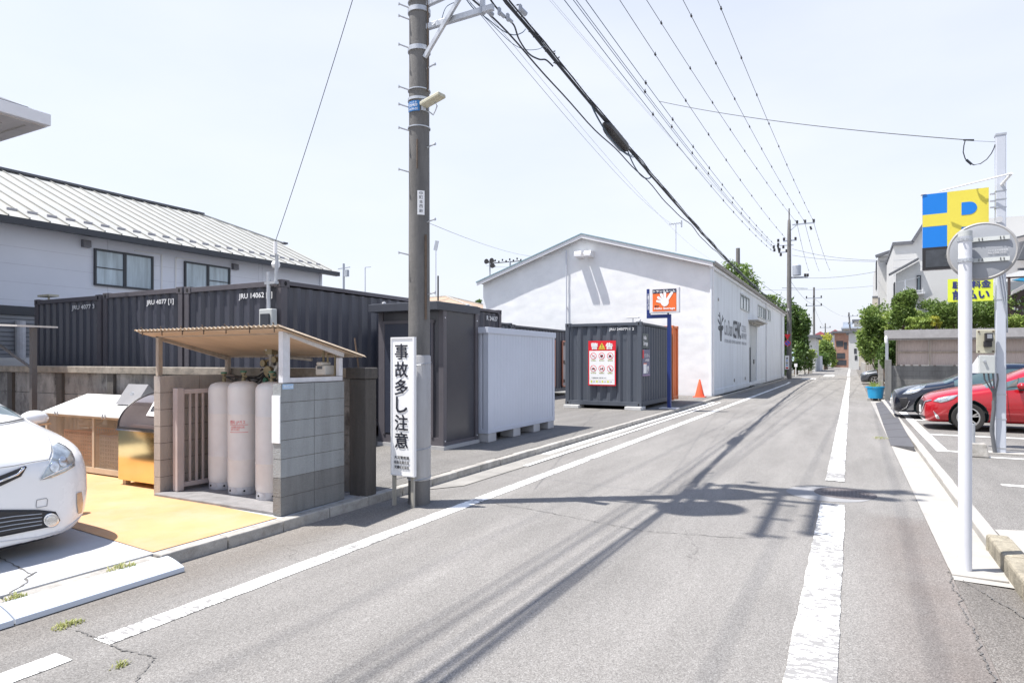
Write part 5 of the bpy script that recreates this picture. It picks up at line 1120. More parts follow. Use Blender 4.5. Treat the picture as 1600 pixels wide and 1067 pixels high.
for (dx, dy) in ((tq[0].x - PB.x, tq[0].y - PB.y), (tq[1].x - PB.x, tq[1].y - PB.y)):
    mb = MB(); mb.lathe([(.30, 8.05), (.33, 8.07), (.33, 8.85), (.30, 8.92), (.1, 8.98), (.02, 9.0)], (PB.x + dx, PB.y + dy, 0), 24)
    for k in (-.12, .12): mb.tube([(PB.x + dx + k, PB.y + dy, 8.9), (PB.x + dx + k * 1.4, PB.y + dy, 9.2)], .04, 8)
    part('transformer', mb, M['transf'], T, smooth=True)
# conduit up the pole right side
mb = MB(); mb.tube([(PB.x + PR + .012, PB.y - .02, pz(150)), (PB.x + PR + .012, PB.y - .02, 14)], .008, 6); mb.tube([(PB.x + .06, PB.y - PR - .002, pz(225)), (PB.x + .06, PB.y - PR - .002, pz(270))], .008, 6); mb.tube([(PB.x + PR + .0, PB.y - .04, pz(500)), (PB.x + PR + .0, PB.y - .04, pz(370))], .014, 6); part('conduit', mb, M['bark'], T)
# plates
def curved(parent, name, a0, a1, z0, z1, m, txt=None, tm=None, rr=PR + .006):
    mb = MB(); n = 8; vs = []
    for i in range(n + 1):
        a = a0 + (a1 - a0) * i / n
        for z in (z0, z1): vs.append(PB + Vector((rr * cos(a), rr * sin(a), z)))
    mb.add(vs, [(2 * i, 2 * i + 2, 2 * i + 3, 2 * i + 1) for i in range(n)], m)
    if txt:
        for (s, fa, fb, ga, gb) in txt:
            v_, f_ = textgeo(s, 0); ax = min(v.x for v in v_); bx = max(v.x for v in v_); ay = min(v.y for v in v_); by = max(v.y for v in v_)
            o = []
            for v in v_:
                a = a0 + (a1 - a0) * (fa + (fb - fa) * (v.x - ax) / (bx - ax)); z = z0 + (z1 - z0) * (ga + (gb - ga) * (v.y - ay) / (by - ay)); o.append(PB + Vector(((rr + .002) * cos(a), (rr + .002) * sin(a), z)))
            mb.add(o, f_, tm)
    return mb.build(name, None, parent, recalc=False)
va = -pi / 2 - .28
curved(T, 'blue_plate', va - .35, va + .95, pz(181), pz(165), M['platblue'], [('さいたま', .2, .8, .74, .92), ('E00909', .15, .85, .42, .7), ('600-306-205', .12, .88, .1, .32)], M['whiteclean'])
curved(T, 'sticker', va + .75, va + 1.4, pz(340), pz(303), M['whiteclean'], [('中', .25, .75, .82, .96), ('町', .25, .75, .64, .78), ('本', .25, .75, .46, .60), ('西', .25, .75, .28, .42), ('幹', .25, .75, .08, .24)], M['ink'])
# lamp
p = PY(662, 172, AY); q_ = PY(690, 148, AY)
T2 = thing('pole_lamp', 'white street lamp clamped to the big near pole', 'street lamp', p)
mb = MB(); mb.beam(PY(661, 165, AY - .06), PY(691, 148, AY - .10), .12, .045); part('lamp_head', mb, M['cream'], T2, bevel=.012)
mb = MB(); mb.tube([PY(662, 172, AY - .03), PY(672, 176, AY - .03), PY(677, 180, AY - .03), PY(680, 174, AY - .05), PY(683, 166, AY - .06), PY(680, 160, AY - .06)], .007, 6); mb.box(PY(661, 172, AY - .08), PY(664, 163, AY + .04)); part('bracket', mb, M['galv'], T2)
# accident warning board
BYp = 5.60
T = thing('accident_warning_board', 'tall narrow white board with black vertical characters wired to the near pole', 'sign', PY(632, 788, BYp).xy.to_3d())
a = PY(611.5, 741, BYp); b = PY(646, 527, BYp)
mb = MB(); mb.box((a.x, BYp, a.z), (b.x, BYp + .03, b.z)); part('board', mb, M['whiteclean'], T, bevel=.003)
w = b.x - a.x; h = b.z - a.z
mb = MB(); g = .012
mb.box((a.x - .004, BYp - .008, a.z - .004), (a.x + g - .004, BYp + .034, b.z + .004)); mb.box((b.x - g + .004, BYp - .008, a.z - .004), (b.x + .014, BYp + .034, b.z + .004)); mb.box((a.x + g - .003, BYp - .008, b.z - g), (b.x - g + .003, BYp + .034, b.z + .004)); mb.box((a.x + g - .003, BYp - .008, a.z - .004), (b.x - g + .003, BYp + .034, a.z + g)); part('board_frame', mb, M['white'], T)
pn = Panel((a.x, BYp - .001, a.z), (1, 0, 0)); chs = '事故多し注意'; top = h * .955; bot = h * .185; st = (top - bot) / 6
for k, ch in enumerate(chs):
    z1_ = top - k * st; x0_, x1_ = (w * .17, w * .77)
    if ch == 'し': x0_, x1_ = w * .22, w * .74
    pn.text(ch, x0_, z1_ - st * .90, x1_, z1_, M['ink'], .004, bold=.018)
pn.text('大宮警察署', w * .15, h * .12, w * .82, h * .142, M['ink'], .004); pn.text('自治会連合会', w * .15, h * .085, w * .82, h * .107, M['ink'], .004); pn.text('交通安全協会', w * .15, h * .05, w * .82, h * .072, M['ink'], .004)
pn.build('lettering', T)
mb = MB()
for u in (616, 645): p = PY(u, 788, BYp + .045); mb.box((p.x - .018, BYp + .032, -.01), (p.x + .018, BYp + .062, a.z + .15))
parts('leg', mb, mat('weathered_stake', (.40, .38, .33), .8, var=.2, streak=True, dirt=.4), T)
mb = MB()
for z in (a.z - .05, a.z + .28, b.z - .28):
    mb.tube([Vector((PB.x + (PR + .016) * cos(t), PB.y + (PR + .016) * sin(t), z + .02 * sin(t))) for t in [k * pi / 8 for k in range(17)]], .003, 4, caps=False); mb.tube([(PB.x - PR, PB.y - .05, z), (a.x + .05, BYp + .03, z)], .003, 4); mb.tube([(PB.x + PR, PB.y - .05, z), (b.x - .02, BYp + .03, z)], .003, 4)
part('tie_wire', mb, M['galv'], T)

# ================================================================ FAR POLES
P2 = G(1233, 592)
T = thing('utility_pole', 'concrete utility pole with grey transformer and round no parking sign down the street', 'utility pole', P2)
mb = MB(); z2 = lambda v: EYE + (HY - v) / F * 53.5
mb.lathe([(.20, 0), (.18, 7), (.15, 12), (.12, 13.2), (.06, 13.3), (.05, z2(326))], P2, 16); part('shaft', mb, M['pole'], T, smooth=True)
px2 = lambda u, v: PY(u, v, P2.y)
mb = MB(); mb.beam(px2(1238, 351.5), px2(1273, 348), .1, .1); mb.beam(px2(1224, 377), px2(1245, 375), .1, .1); mb.beam(px2(1233, 362), px2(1246, 351), .05, .05); mb.beam(px2(1216, 395), px2(1236, 393), .08, .08); mb.beam(px2(1236, 434), px2(1262, 433), .1, .14); mb.beam(px2(1218, 384), px2(1240, 383), .07, .07); mb.beam(px2(1222, 450), px2(1262, 451), .06, .06); parts('crossarm', mb, M['transf'], T)
mb = MB()
for u, v in ((1245.5, 347), (1258, 346), (1271.5, 345), (1225, 374), (1243, 373), (1216, 376), (1218, 390), (1216, 382), (1220, 398), (1224, 386), (1229, 392), (1258, 430), (1262, 430), (1209, 386), (1210, 391)): p = px2(u, v); mb.tube([p - Vector((0, 0, .12)), p + Vector((0, 0, .12))], .09, 8)
p0, p1 = px2(1215, 383), px2(1218, 395); mb.tube([p0, p1], .08, 8); mb.tube([px2(1266, 354), px2(1268, 359)], .08, 8)
parts('insulator', mb, M['darkframe'], T)
mb = MB(); a = px2(1239, 431); b = px2(1251, 415); mb.lathe([(.30, a.z), (.33, a.z + .03), (.33, b.z), (.25, b.z + .1), (.05, b.z + .15)], ((a.x + b.x) / 2, P2.y, 0), 20); part('transformer', mb, M['transf'], T, smooth=True)
T2 = thing('stop_sign', 'red inverted triangle sign over blue round no parking sign on the transformer pole', 'road sign', (P2.x, P2.y - .3, 3))
pn = Panel((0, P2.y - .30, 0), (1, 0, 0))
def s2(u, v): p = PY(u, v, P2.y - .30); return (p.x, p.z)
pn.poly([s2(1230.3, 531), s2(1235.2, 522.3), s2(1225.2, 522.3)][::-1], M['red'], .02, .03); pn.text('止まれ', s2(1227.5, 0)[0], s2(0, 526)[1] - .0, s2(1233, 0)[0], s2(0, 524)[1], M['whiteclean'], .022)
x, z = s2(1230.6, 536); pn.disc(x, z, .24, M['red'], .02, t=.03); pn.disc(x, z, .19, mat('sign_blue', (.03, .12, .5), .5), .024); pn.bar(x - .14, z + .14, x + .14, z - .14, .05, M['red'], .028); pn.build('sign_face', T2)
mb = MB(); mb.box((x - .03, P2.y - .27, z - .3), (x + .03, P2.y - .2, z + 1.0)); part('bracket', mb, M['galv'], T2)
def advert(P, u0, u1, v0, v1, label):
    a = PY(u0, v1, P.y - .3); b = PY(u1, v0, P.y - .3); T_ = thing('pole_advert', label, 'sign', a); mb = MB(); mb.box((a.x, a.y, a.z), (b.x, a.y + .04, b.z)); part('board', mb, M['whiteclean'], T_); pn = Panel(a, (1, 0, 0)); w, h = b.x - a.x, b.z - a.z
    for k, ch in enumerate('歯科医院'): pn.text(ch, w * .25, h * (.74 - .17 * k), w * .75, h * (.87 - .17 * k), M['psblue'] if k % 2 else M['ink'], .004, bold=.02)
    pn.rect(w * .2, h * .05, w * .8, h * .16, M['redink'], .004); pn.build('printed_face', T_)
advert(P2, 1226.5, 1233, 555.5, 577, 'white vertical advert board low on the transformer pole')
def farpole(u, v, vt, r, lean=0, label='', arms=()):
    P = G(u, v); t = EYE * F / (v - HY); zt_ = EYE + (HY - vt) / F * t
    T_ = thing('utility_pole', label, 'utility pole', P, 'distant utility poles'); mb = MB(); mb.tube([P, P + Vector((lean, 0, zt_))], r, 12, r2=r * .7); part('shaft', mb, M['pole'], T_, smooth=True)
    for av in arms:
        z = EYE + (HY - av) / F * t; mb = MB(); mb.box((P.x - 1, P.y - .3, z - .06), (P.x + 1, P.y - .2, z + .06)); part('crossarm', mb, M['transf'], T_)
        for dx in (-.9, 0, .9): mb = MB(); mb.tube([(P.x + dx, P.y - .25, z), (P.x + dx, P.y - .25, z + .3)], .09, 6); part('insulator', mb, M['darkframe'], T_)
    return P
P3 = farpole(1271.8, 580.5, 449, .17, 0, 'dark utility pole standing between the two street trees', (466, 478))
advert(P3, 1268.5, 1273.5, 559, 575, 'white vertical advert board low on the dark distant pole')
P4 = farpole(1289.5, 574, 505, .14, 0, 'thin distant utility pole in front of the yellowish tree', (512,))
P5 = farpole(1332.5, 573, 488, .22, -.8, 'leaning distant utility pole in front of the white far building', (494, 506))
P6 = Vector((PY(1153, 400, 70).x, 70, 0)); zt_ = PY(1153, 388, 70).z
T_ = thing('utility_pole', 'utility pole top rising behind the warehouse roof before a treetop', 'utility pole', P6, 'distant utility poles'); mb = MB(); mb.tube([P6, P6 + Vector((0, 0, zt_))], .28, 12, r2=.2); part('shaft', mb, M['pole'], T_)
def thinmast(u, vt, vb, Y, r, label, name, cat, heads=()):
    a = PY(u, vt, Y); b = PY(u, vb, Y); T_ = thing(name, label, cat, b); mb = MB(); mb.tube([b, a], r, 6); part('mast', mb, M['ppole'] if 'antenna' in name else M['darkframe'] if 'flue' in name else M['transf'], T_)
    return T_, a
T_, a = thinmast(681, 379, 470, 34, .03, 'thin television antenna on the brown tiled roof left of the warehouse', 'antenna', 'antenna'); mb = MB(); mb.beam(a + Vector((-.05, 0, -.5)), a + Vector((.1, 0, .1)), .05, .25); part('antenna_array', mb, M['transf'], T_)
T_, a = thinmast(1056, 350, 393, 34, .025, 'thin television antenna on the right slope of the warehouse roof', 'antenna', 'antenna'); mb = MB(); mb.beam(a + Vector((-.35, 0, .0)), a + Vector((.3, 0, .03)), .03, .03)
for k in range(5): mb.beam(a + Vector((-.3 + k * .13, -.22, .01)), a + Vector((-.3 + k * .13, .22, .01)), .015, .015)
mb.beam(a + Vector((.3, 0, -.2)), a + Vector((.3, 0, .15)), .05, .1); part('antenna_array', mb, M['transf'], T_)
T_, a = thinmast(684.5, 431, 470, 33, .05, 'short dark flue pipe beside the antenna on the brown tiled roof', 'flue_pipe', 'flue')
T_, a = thinmast(570.5, 418, 462, 30, .03, 'lone thin mast rising over the long container roof', 'antenna', 'antenna'); mb = MB(); mb.beam(a, a + Vector((.45, 0, 0)), .03, .03); part('antenna_array', mb, M['transf'], T_)
T_, a = thinmast(765.5, 408, 436, 60, .07, 'post carrying three loudspeaker horns by the warehouse left eave', 'loudspeaker_post', 'loudspeaker')
for dx, dz in ((-.3, -.05), (.35, .0), (.45, -.55)):
    mb = MB(); p = a + Vector((dx, 0, dz)); mb.tube([p + Vector((-.02, .35, 0)), p + Vector((0, -.1, 0)), p + Vector((0, -.25, 0))], [.08, .22, .28], 14); mb.beam(p, a + Vector((0, 0, dz)), .05, .05); part('horn', mb, M['darkframe'], T_, smooth=True)
T_, a = thinmast(797, 408, 420, 75, .12, 'pole top with cluttered crossarm peeking over the warehouse left roof slope', 'utility_pole', 'utility pole')
mb = MB(); mb.beam(a + Vector((-3, 0, -.1)), a + Vector((1.8, 0, -.1)), .1, .1)
for k in range(9): p = a + Vector((-2.8 + k * .55, 0, -.1 + .2 * (k % 2))); mb.tube([p, p + Vector((0, 0, .25))], .1, 6)
part('crossarm', mb, M['darkframe'], T_)
T_, a = thinmast(537, 412, 455, 60, .14, 'distant pole with crossarm behind the white house right end', 'utility_pole', 'utility pole'); mb = MB(); mb.beam(a + Vector((-.9, 0, -.6)), a + Vector((1, 0, -.5)), .1, .1); mb.box(a + Vector((.2, -.2, -1.6)), a + Vector((.7, .2, -.8))); part('crossarm', mb, M['transf'], T_)

# ================================================================ WIRES
def wire(name, label, P0, P1, sag, r, m, group=None, back=True, n=40, sp=None, backto=None, wig=0.):
    P0 = Vector(P0); P1 = Vector(P1)
    def at(t):
        p = P0.lerp(P1, t); p.z -= 4 * sag * t * (1 - t)
        if wig: p += Vector((sin(t * 90) * .4, 0, sin(t * 61) + .5 * sin(t * 143))) * wig
        return p
    T = thing(name, label, 'cable', P0, group) if sp or name == 'cable_bundle' else None; mb = MB(); pts = [at((i / n) ** 1.25) for i in range(n + 1)]
    if back:
        B0 = Vector(backto) if backto else Vector((P0.x - .3, P0.y - 34, P0.z)); bp = [P0.lerp(B0, k / 16) - Vector((0, 0, 4 * sag * .5 * (k / 16) * (1 - k / 16))) for k in range(16, 0, -1)]; pts = bp + pts
    mb.tube(pts, r, 5)
    if T is None: T = tag(mb.build(name, m, None, smooth=True), label, 'cable', group)
    else: part('strand', mb, m, T, smooth=True)
    if sp:
        L = (P1 - P0).length; me = None; y0_, step = sp; d = y0_
        while d < L - 1:
            t = d / L; p = at(t); q = at(min(1, t + .002)); dr = (q - p).normalized(); mb = MB(); s = .03
            mb.tube([p - dr * .07, p - dr * .02, p + dr * .02, p + dr * .07], [.014, .036, .036, .014], 6); mb.tube([p + Vector((0, 0, -.05)), p + Vector((0, 0, .08))], .014, 5)
            part('clip', mb, M['darkframe'], T); d += step
    return T, at
def solve0(u0, v0, z0, P1, sag, Y0=5.86):
    """x of the near attachment so that the wire passes pixel (u0,v0) of the photograph"""
    r = ray(u0, v0); z = z0 - .3
    for _ in range(60):
        t = (z - EYE) / r.z; Y = r.y * t; f = (Y - Y0) / (P1.y - Y0); zn = z0 + (P1.z - z0) * f - 4 * sag * f * (1 - f); z = .5 * z + .5 * zn
    X = r.x * t; return (X - P1.x * f) / (1 - f)
def pp(u, v, Y=None): return PY(u, v, P2.y if Y is None else Y)
for k, (u0, P1, z0, sag, lb) in enumerate(((1121, pp(1271.6, 346.7), 13.1, .55, 'outermost right of the three high wires with clips'), (1067, pp(1258, 348), 13.1, .55, 'middle of the three high wires with clips'), (1010, pp(1245.4, 348.7), 13.1, .55, 'left of the three high wires with clips, ending beside the far pole'))):
    x0 = solve0(u0, 0, z0, P1, sag); wire('overhead_wire', lb, (x0, 5.86, z0), P1, sag, .0095, M['cable'], 'high voltage wires', sp=(15, 3.6))
for (u0, P1, z0, sag, lb, r, sp) in ((968, pp(1229, 374), 11.6, .6, 'clipped wire just left of the three high wires', .009, (14, 3.9)), (915, pp(1212, 384), 9.7, .55, 'right strand of the four bluish wires', .0095, (12.5, 3.3)), (900, pp(1211, 388), 9.6, .55, 'second bluish wire from the right of the four', .0085, (12.8, 3.3)), (895.5, pp(1210, 389.5), 9.55, .55, 'third bluish wire from the right of the four', .0085, None), (881.5, pp(1208, 393), 9.4, .6, 'left strand of the four bluish wires', .0095, (14, 3.3))):
    x0 = solve0(u0, 0, z0, P1, sag); wire('overhead_wire', lb, (x0, 5.86, z0), P1, sag, r, M['cable'] if u0 > 950 else M['cableblue'], 'low voltage wires', sp=sp) if u0 != 915 else globals().__setitem__('LVW', wire('overhead_wire', lb, (x0, 5.86, z0), P1, sag, r, M['cableblue'], 'low voltage wires', sp=sp))
for (u0, lb) in ((862, 'faint upper wire left of the bluish wires'), (858, 'faint lower wire left of the bluish wires')):
    P1 = PY(1205, 380, P2.y); x0 = solve0(u0, 0, 9.9, P1, .4); wire('overhead_wire', lb, (x0, 5.86, 9.9), P1, .4, .004, M['galv'], 'thin wires')
# comm bundle
P1b = pp(1229, 480); zb0 = 6.35
x0 = solve0(789, 0, zb0, P1b, .8)
T, bat = wire('cable_bundle', 'thick dark bundle of lashed cables slanting across the sky', (x0, 5.86, zb0), P1b, .8, .022, M['cable'])
for (dx, dz, r) in ((.03, .035, .012), (-.03, .028, .012), (.035, -.015, .009), (.0, .06, .008)):
    mb = MB(); n = 60; mb.tube([bat((i / n) ** 1.3) + Vector((dx + .012 * sin(i * 1.7 + dx * 99), 0, dz + .012 * cos(i * 2.3))) for i in range(n + 1)], r, 5); mb.tube([Vector((x0 + dx - .01 * i, 5.86 - i * 1.4, zb0 + dz)) for i in range(20)], r, 5); part('strand', mb, M['cable'], T, smooth=True)
mb = MB(); n = 1500; mb.tube([bat(.004 + .62 * i / n) + Vector((.05 * cos(i * .55), 0, .05 + .05 * sin(i * .55))) for i in range(n)], .0022, 3, caps=False); part('lashing', mb, M['transf'], T)
# ragged clamps near the pole
rnd = random.Random(4); mb = MB()
for k in range(26): t = .012 + .05 * rnd.random(); p = bat(t) + Vector((rnd.uniform(-.05, .05), 0, rnd.uniform(0, .1))); mb.tube([p, p + Vector((rnd.uniform(-.05, .05), rnd.uniform(-.05, .05), rnd.uniform(-.03, .06)))], .01, 4)
part('clamp', mb, M['darkframe'], T)
# splice box: find t where bundle passes (962,215)
def tat(u):
    lo, hi = 0., .6
    for _ in range(50):
        mi_ = (lo + hi) / 2; p = bat(mi_); d = -p.x * _s + p.y * _c; uu = CX + F * (p.x * _c + p.y * _s) / d
        if uu < u: lo = mi_
        else: hi = mi_
    return lo
ta, tb = tat(944), tat(979); pa, pb_ = bat(ta), bat(tb); d = (pb_ - pa).normalized()
T = thing('splice_box', 'black cable splice box hanging on the dark bundle of cables', 'splice box', pa.lerp(pb_, .5))
mb = MB(); c_ = Vector((0, 0, -.07)); hx_ = Vector((1, 0, 0)); uz = Vector((0, 0, 1)); secs = []
for f, s in ((0, .35), (.12, .85), (.2, 1), (.85, 1), (.93, .85), (1, .4)):
    p = pa.lerp(pb_, f) + c_; secs.append([p + hx_ * .10 * s * a + uz * .085 * s * b for a, b in ((-1, -.5), (-.7, -1), (.7, -1), (1, -.5), (1, .6), (.5, 1), (-.5, 1), (-1, .6))])
vs = [q for s in secs for q in s]; fs = [(i * 8 + k, i * 8 + (k + 1) % 8, (i + 1) * 8 + (k + 1) % 8, (i + 1) * 8 + k) for i in range(5) for k in range(8)] + [tuple(range(8)), tuple(range(40, 48))]
mb.add(vs, fs); part('case', mb, M['black'], T, bevel=.008)
mb = MB(); mb.beam(pa.lerp(pb_, .22) + Vector((-.06, 0, -.162)), pa.lerp(pb_, .83) + Vector((-.06, 0, -.162)), .025, .012); part('strap', mb, M['galv'], T)
mb = MB()
def loop(t0, t1, drop, r, k=16): mb.tube([bat(t0 + (t1 - t0) * i / k) - Vector((0, 0, drop * sin(pi * i / k) ** .7)) for i in range(k + 1)], r, 6)
loop(ta - .012, tb + .01, .20, .010); loop(ta - .014, tb + .012, .22, .009); loop(tb, tat(1018), .26, .014)
part('looped_cable', mb, M['cableblue'], T, smooth=True)
def skyline_pts(seq): return [Vector((0, 0, EYE)) + ray(u, v) * d for u, v, d in seq]
def smoothpts(p, n=6):
    o = []
    for i in range(len(p) - 1):
        a, b, c, e = p[max(i - 1, 0)], p[i], p[i + 1], p[min(i + 2, len(p) - 1)]
        for k in range(n): t = k / n; o.append(.5 * ((2 * b) + (c - a) * t + (2 * a - 5 * b + 4 * c - e) * t * t + (3 * b - a - 3 * c + e) * t ** 3))
    return o + [p[-1]]
for seq, r_, lb in ((((758, -14, 7.2), (772, 8, 7.3), (790, 28, 7.6), (803, 40, 7.8), (811, 62, 8.1), (826, 84, 8.4), (842, 93, 8.7), (853, 94, 8.8), (864, 104, 8.9)), .011, 'black cable bulging below the thick bundle near the pole arm'), (((722, -10, 7.1), (740, 14, 7.2), (762, 30, 7.5), (785, 48, 7.9), (802, 55, 8.1), (815, 52, 8.3), (821, 46, 8.4)), .006, 'thin blue grey cable hooking up to the bundle beside the pole arm'), (((735, 5, 7.2), (765, 35, 7.4), (800, 68, 8.0), (822, 78, 8.4), (842, 77, 8.6), (850, 72, 8.7)), .004, 'faint thin cable hooking up to the bundle just below the pole arm'), (((690, 31, 7.1), (697, 12, 7.1), (712, 3, 7.2), (725, -5, 7.2)), .004, 'thin jumper wire curling beside the near pole arm')):
    mb = MB(); mb.tube(smoothpts(skyline_pts(seq)), r_, 6); tag(mb.build('jumper_cable', M['cableblue'] if r_ < .01 else M['cable'], None, smooth=True), lb, 'cable')
# drooping lower cable and thin ones
P1d = pp(1226, 486); x0d = solve0(748, 10, 5.45, P1d, .35)
wire('drooping_cable', 'slack single cable drooping below the thick bundle', (x0d, 5.86, 5.45), P1d, .35, .011, M['cable'], wig=.03, n=110)
x0e = solve0(715, 0, 5.7, PY(1050, 352, 34), .3); wire('thin_drop_wire', 'thin wire running from the near pole to the warehouse antenna', (PB.x + .3, 5.86, 5.9), PY(1053, 352, 34), .35, .0035, M['cable'], 'thin wires', back=False)
wire('thin_drop_wire', 'second faint wire just beside the wire to the warehouse antenna', (PB.x + .5, 5.86, 5.75), PY(1110, 405, 36), .4, .003, M['galv'], 'thin wires', back=False)
# service drop to container mast
wire('service_drop', 'wire dropping from the near pole to the mast on the corner container', (PB.x - .1, PB.y, 7.9), (mx_ + .1, my_, 3.5), .12, .005, M['cable'], back=False)
wire('service_drop', 'faint wire from behind the near pole to the warehouse gable', PY(664, 346, 6.4), PY(885, 392, WYf - .1), .35, .004, M['galv'], back=False)
# wires to the P sign pole
PS = G(1563, 708, .055); ptop = EYE + (HY - 219) / F * (-PS.x * _s + PS.y * _c)
def upx(p): d = -p.x * _s + p.y * _c; return CX + F * (p.x * _c + p.y * _s) / d
lo, hi = 0., .8
for _ in range(50):
    mi_ = (lo + hi) / 2
    if upx(LVW[1](mi_)) < 1030: lo = mi_
    else: hi = mi_
x9 = LVW[1](lo)
wire('service_drop', 'long wire crossing the street to the top of the pale sign pole', x9, PY(1512, 219, PS.y), .12, .008, M['cable'], back=False)
mb = MB(); a = PY(1510, 220, PS.y); b = PY(1555, 222, PS.y); mb.tube([PY(u_, v_, PS.y) for u_, v_ in ((1508, 220), (1506, 228), (1505, 238), (1508, 248), (1514, 255), (1522, 258), (1532, 256), (1542, 249), (1549, 240), (1553, 232), (1555, 226))], .009, 6); mb.tube([PY(1505, 219, PS.y), PY(1522, 219, PS.y)], .014, 6); mb.tube([PY(1510, 250, PS.y), PY(1518, 257, PS.y)], .02, 6); mb.tube([a, b], .003, 4)
o = mb.build('looped_drop_cable', M['cable'], None); tag(o, 'looping cable end beside the top of the pale sign pole', 'cable')
# cross wires near the far pole
for (a, b, sg, lb) in ((pp(1238, 389), PY(1480, 402, 44), .5, 'upper wire from the transformer pole towards the white houses'), (pp(1238, 399), PY(1470, 405, 46), .3, 'second wire from the transformer pole towards the white houses'), (PY(1060, 443, 75), PY(1375, 446, 70), .6, 'level wire crossing behind the transformer pole'), (pp(1236, 433), PY(1390, 420, 52), .3, 'wire from the transformer to the narrow white house'), (PY(1170, 425, 58), PY(1233, 470, 58), .2, 'short slanting wire left of the transformer pole'), (pp(1233, 473), PY(1272, 520, P3.y), .6, 'low cable sagging from the transformer pole to the dark pole'), (pp(1236, 440), PY(1272, 476, P3.y), .4, 'middle cable from the transformer pole to the dark pole'), (PY(1272, 466, P3.y), PY(1331, 495, P5.y), .8, 'wire from the dark pole to the leaning pole'), (PY(1272, 478, P3.y), PY(1289, 512, P4.y), .5, 'wire from the dark pole to the thin distant pole'), (PY(820, 412, 75), PY(760, 415, 60), .3, 'wire between the loudspeaker post and the cluttered crossarm')):
    wire('cross_wire', lb, a, b, sg, .012, M['cable'], 'distant wires', back=False, n=16)
for (u, v, uu, vv) in ((1245.5, 350, 1264, 424), (1258, 350, 1280, 424), (1271.5, 348, 1297, 423)):
    wire('overhead_wire', {1245.5: 'left', 1258: 'middle', 1271.5: 'right'}[u] + ' wire falling away beyond the transformer pole', pp(u, v), PY(uu, vv, 95), .3, .014, M['cable'], 'high wires beyond the far pole', back=False, n=12, sp=(8, 9))
# ================================================================ RIGHT: MIRROR, P SIGN
mp_ = G(1508, 893)
T = thing('traffic_mirror', 'grey back of a round traffic mirror on a white post at the right kerb', 'traffic mirror', mp_)
d_ = -mp_.x * _s + mp_.y * _c; ztop = EYE + (HY - 363) / F * d_
mb = MB(); mb.lathe([(.044, 0), (.044, ztop), (.03, ztop + .001)], mp_, 28); part('post', mb, M['postwhite'], T, smooth=True)
mb = MB(); mb.lathe([(.046, ztop - .035), (.046, ztop + .006), (.02, ztop + .012)], mp_, 24); part('post_cap', mb, M['boxgrey'], T, smooth=True)
fw = Vector((mp_.x, mp_.y, 0)).normalized(); rt = Vector((fw.y, -fw.x, 0))
mcn = mp_ + Vector((0, 0, EYE + (HY - 392) / F * d_)) + rt * .105 + fw * .09
nz = (fw * 1 + Vector((0, 0, -.10))).normalized(); ax = rt; ay = ax.cross(nz).normalized()
if ay.z < 0: ay = -ay
R_ = .212
def mdisc(mb, prof, n=48):
    vs = []; fs = []
    for r, k in prof:
        for i in range(n): a = 2 * pi * i / n; vs.append(mcn + (ax * cos(a) + ay * sin(a)) * r + nz * k)
    for j in range(len(prof) - 1):
        for i in range(n): fs.append((j * n + i, j * n + (i + 1) % n, (j + 1) * n + (i + 1) % n, (j + 1) * n + i))
    fs.append(tuple(range(n))); fs.append(tuple((len(prof) - 1) * n + i for i in range(n))); mb.add(vs, fs); return mb
part('mirror_back', mdisc(MB(), [(.02, -.012), (.15, -.010), (R_ * .96, .0), (R_ * .97, .01)]), M['mirrorback'], T, smooth=True)
part('mirror_rim', mdisc(MB(), [(R_ * .962, .0), (R_, -.004), (R_ + .012, .006), (R_ + .012, .022), (R_ * .95, .026)]), M['mirrorrim'], T, smooth=True)
part('mirror_glass', mdisc(MB(), [(R_ * .945, .026), (R_ * .6, .05), (R_ * .25, .06), (.002, .062)]), M['chrome'], T, smooth=True)
mb = MB()
for dz in (.085, -.075):
    c0 = mcn + ay * dz - nz * .022
    mb.beam(c0 - ax * .13, c0 + ax * .165, .012, .03, M['boxgrey'], up=ay)
    for k in (-.02, .0, .11, .13): mb.beam(c0 + ax * k - nz * .009 - ay * .010, c0 + ax * k - nz * .009 + ay * .010, .007, .004, M['dark'], up=ax)
    mb.lathe([(.0465, (mcn + ay * dz).z - .014), (.050, (mcn + ay * dz).z - .014), (.050, (mcn + ay * dz).z + .014), (.0465, (mcn + ay * dz).z + .014)], mp_, 24, M['galv'])
    for s in (-.018, .018): p = mp_ - fw * .052 + rt * s + Vector((0, 0, (mcn + ay * dz).z)); mb.tube([p, p - fw * .012], .007, 8, M['galv'])
part('mounting_bar', mb, None, T)
pn = Panel(mcn - nz * .0155 + ax * .035 - ay * .030, ax, ay); pn.N = -nz; pn.text('さいたま市道路管理', 0, .018, .12, .032, mat('worn_white', (.55, .56, .58), .6), .001, bold=.0); pn.text('No.1208-3345', 0, .0, .11, .013, MATS['worn_white'], .001); pn.build('stencil', T)
mb = MB(); mb.box((mp_.x - .10, mp_.y - .16, .002), (gx1 - .01 if 0 else 1.0, mp_.y + .03, .016)); o = mb.build('concrete_footing', M['gutter'], None, bevel=.004); tag(o, 'pale concrete patch at the foot of the white mirror post', 'footing')
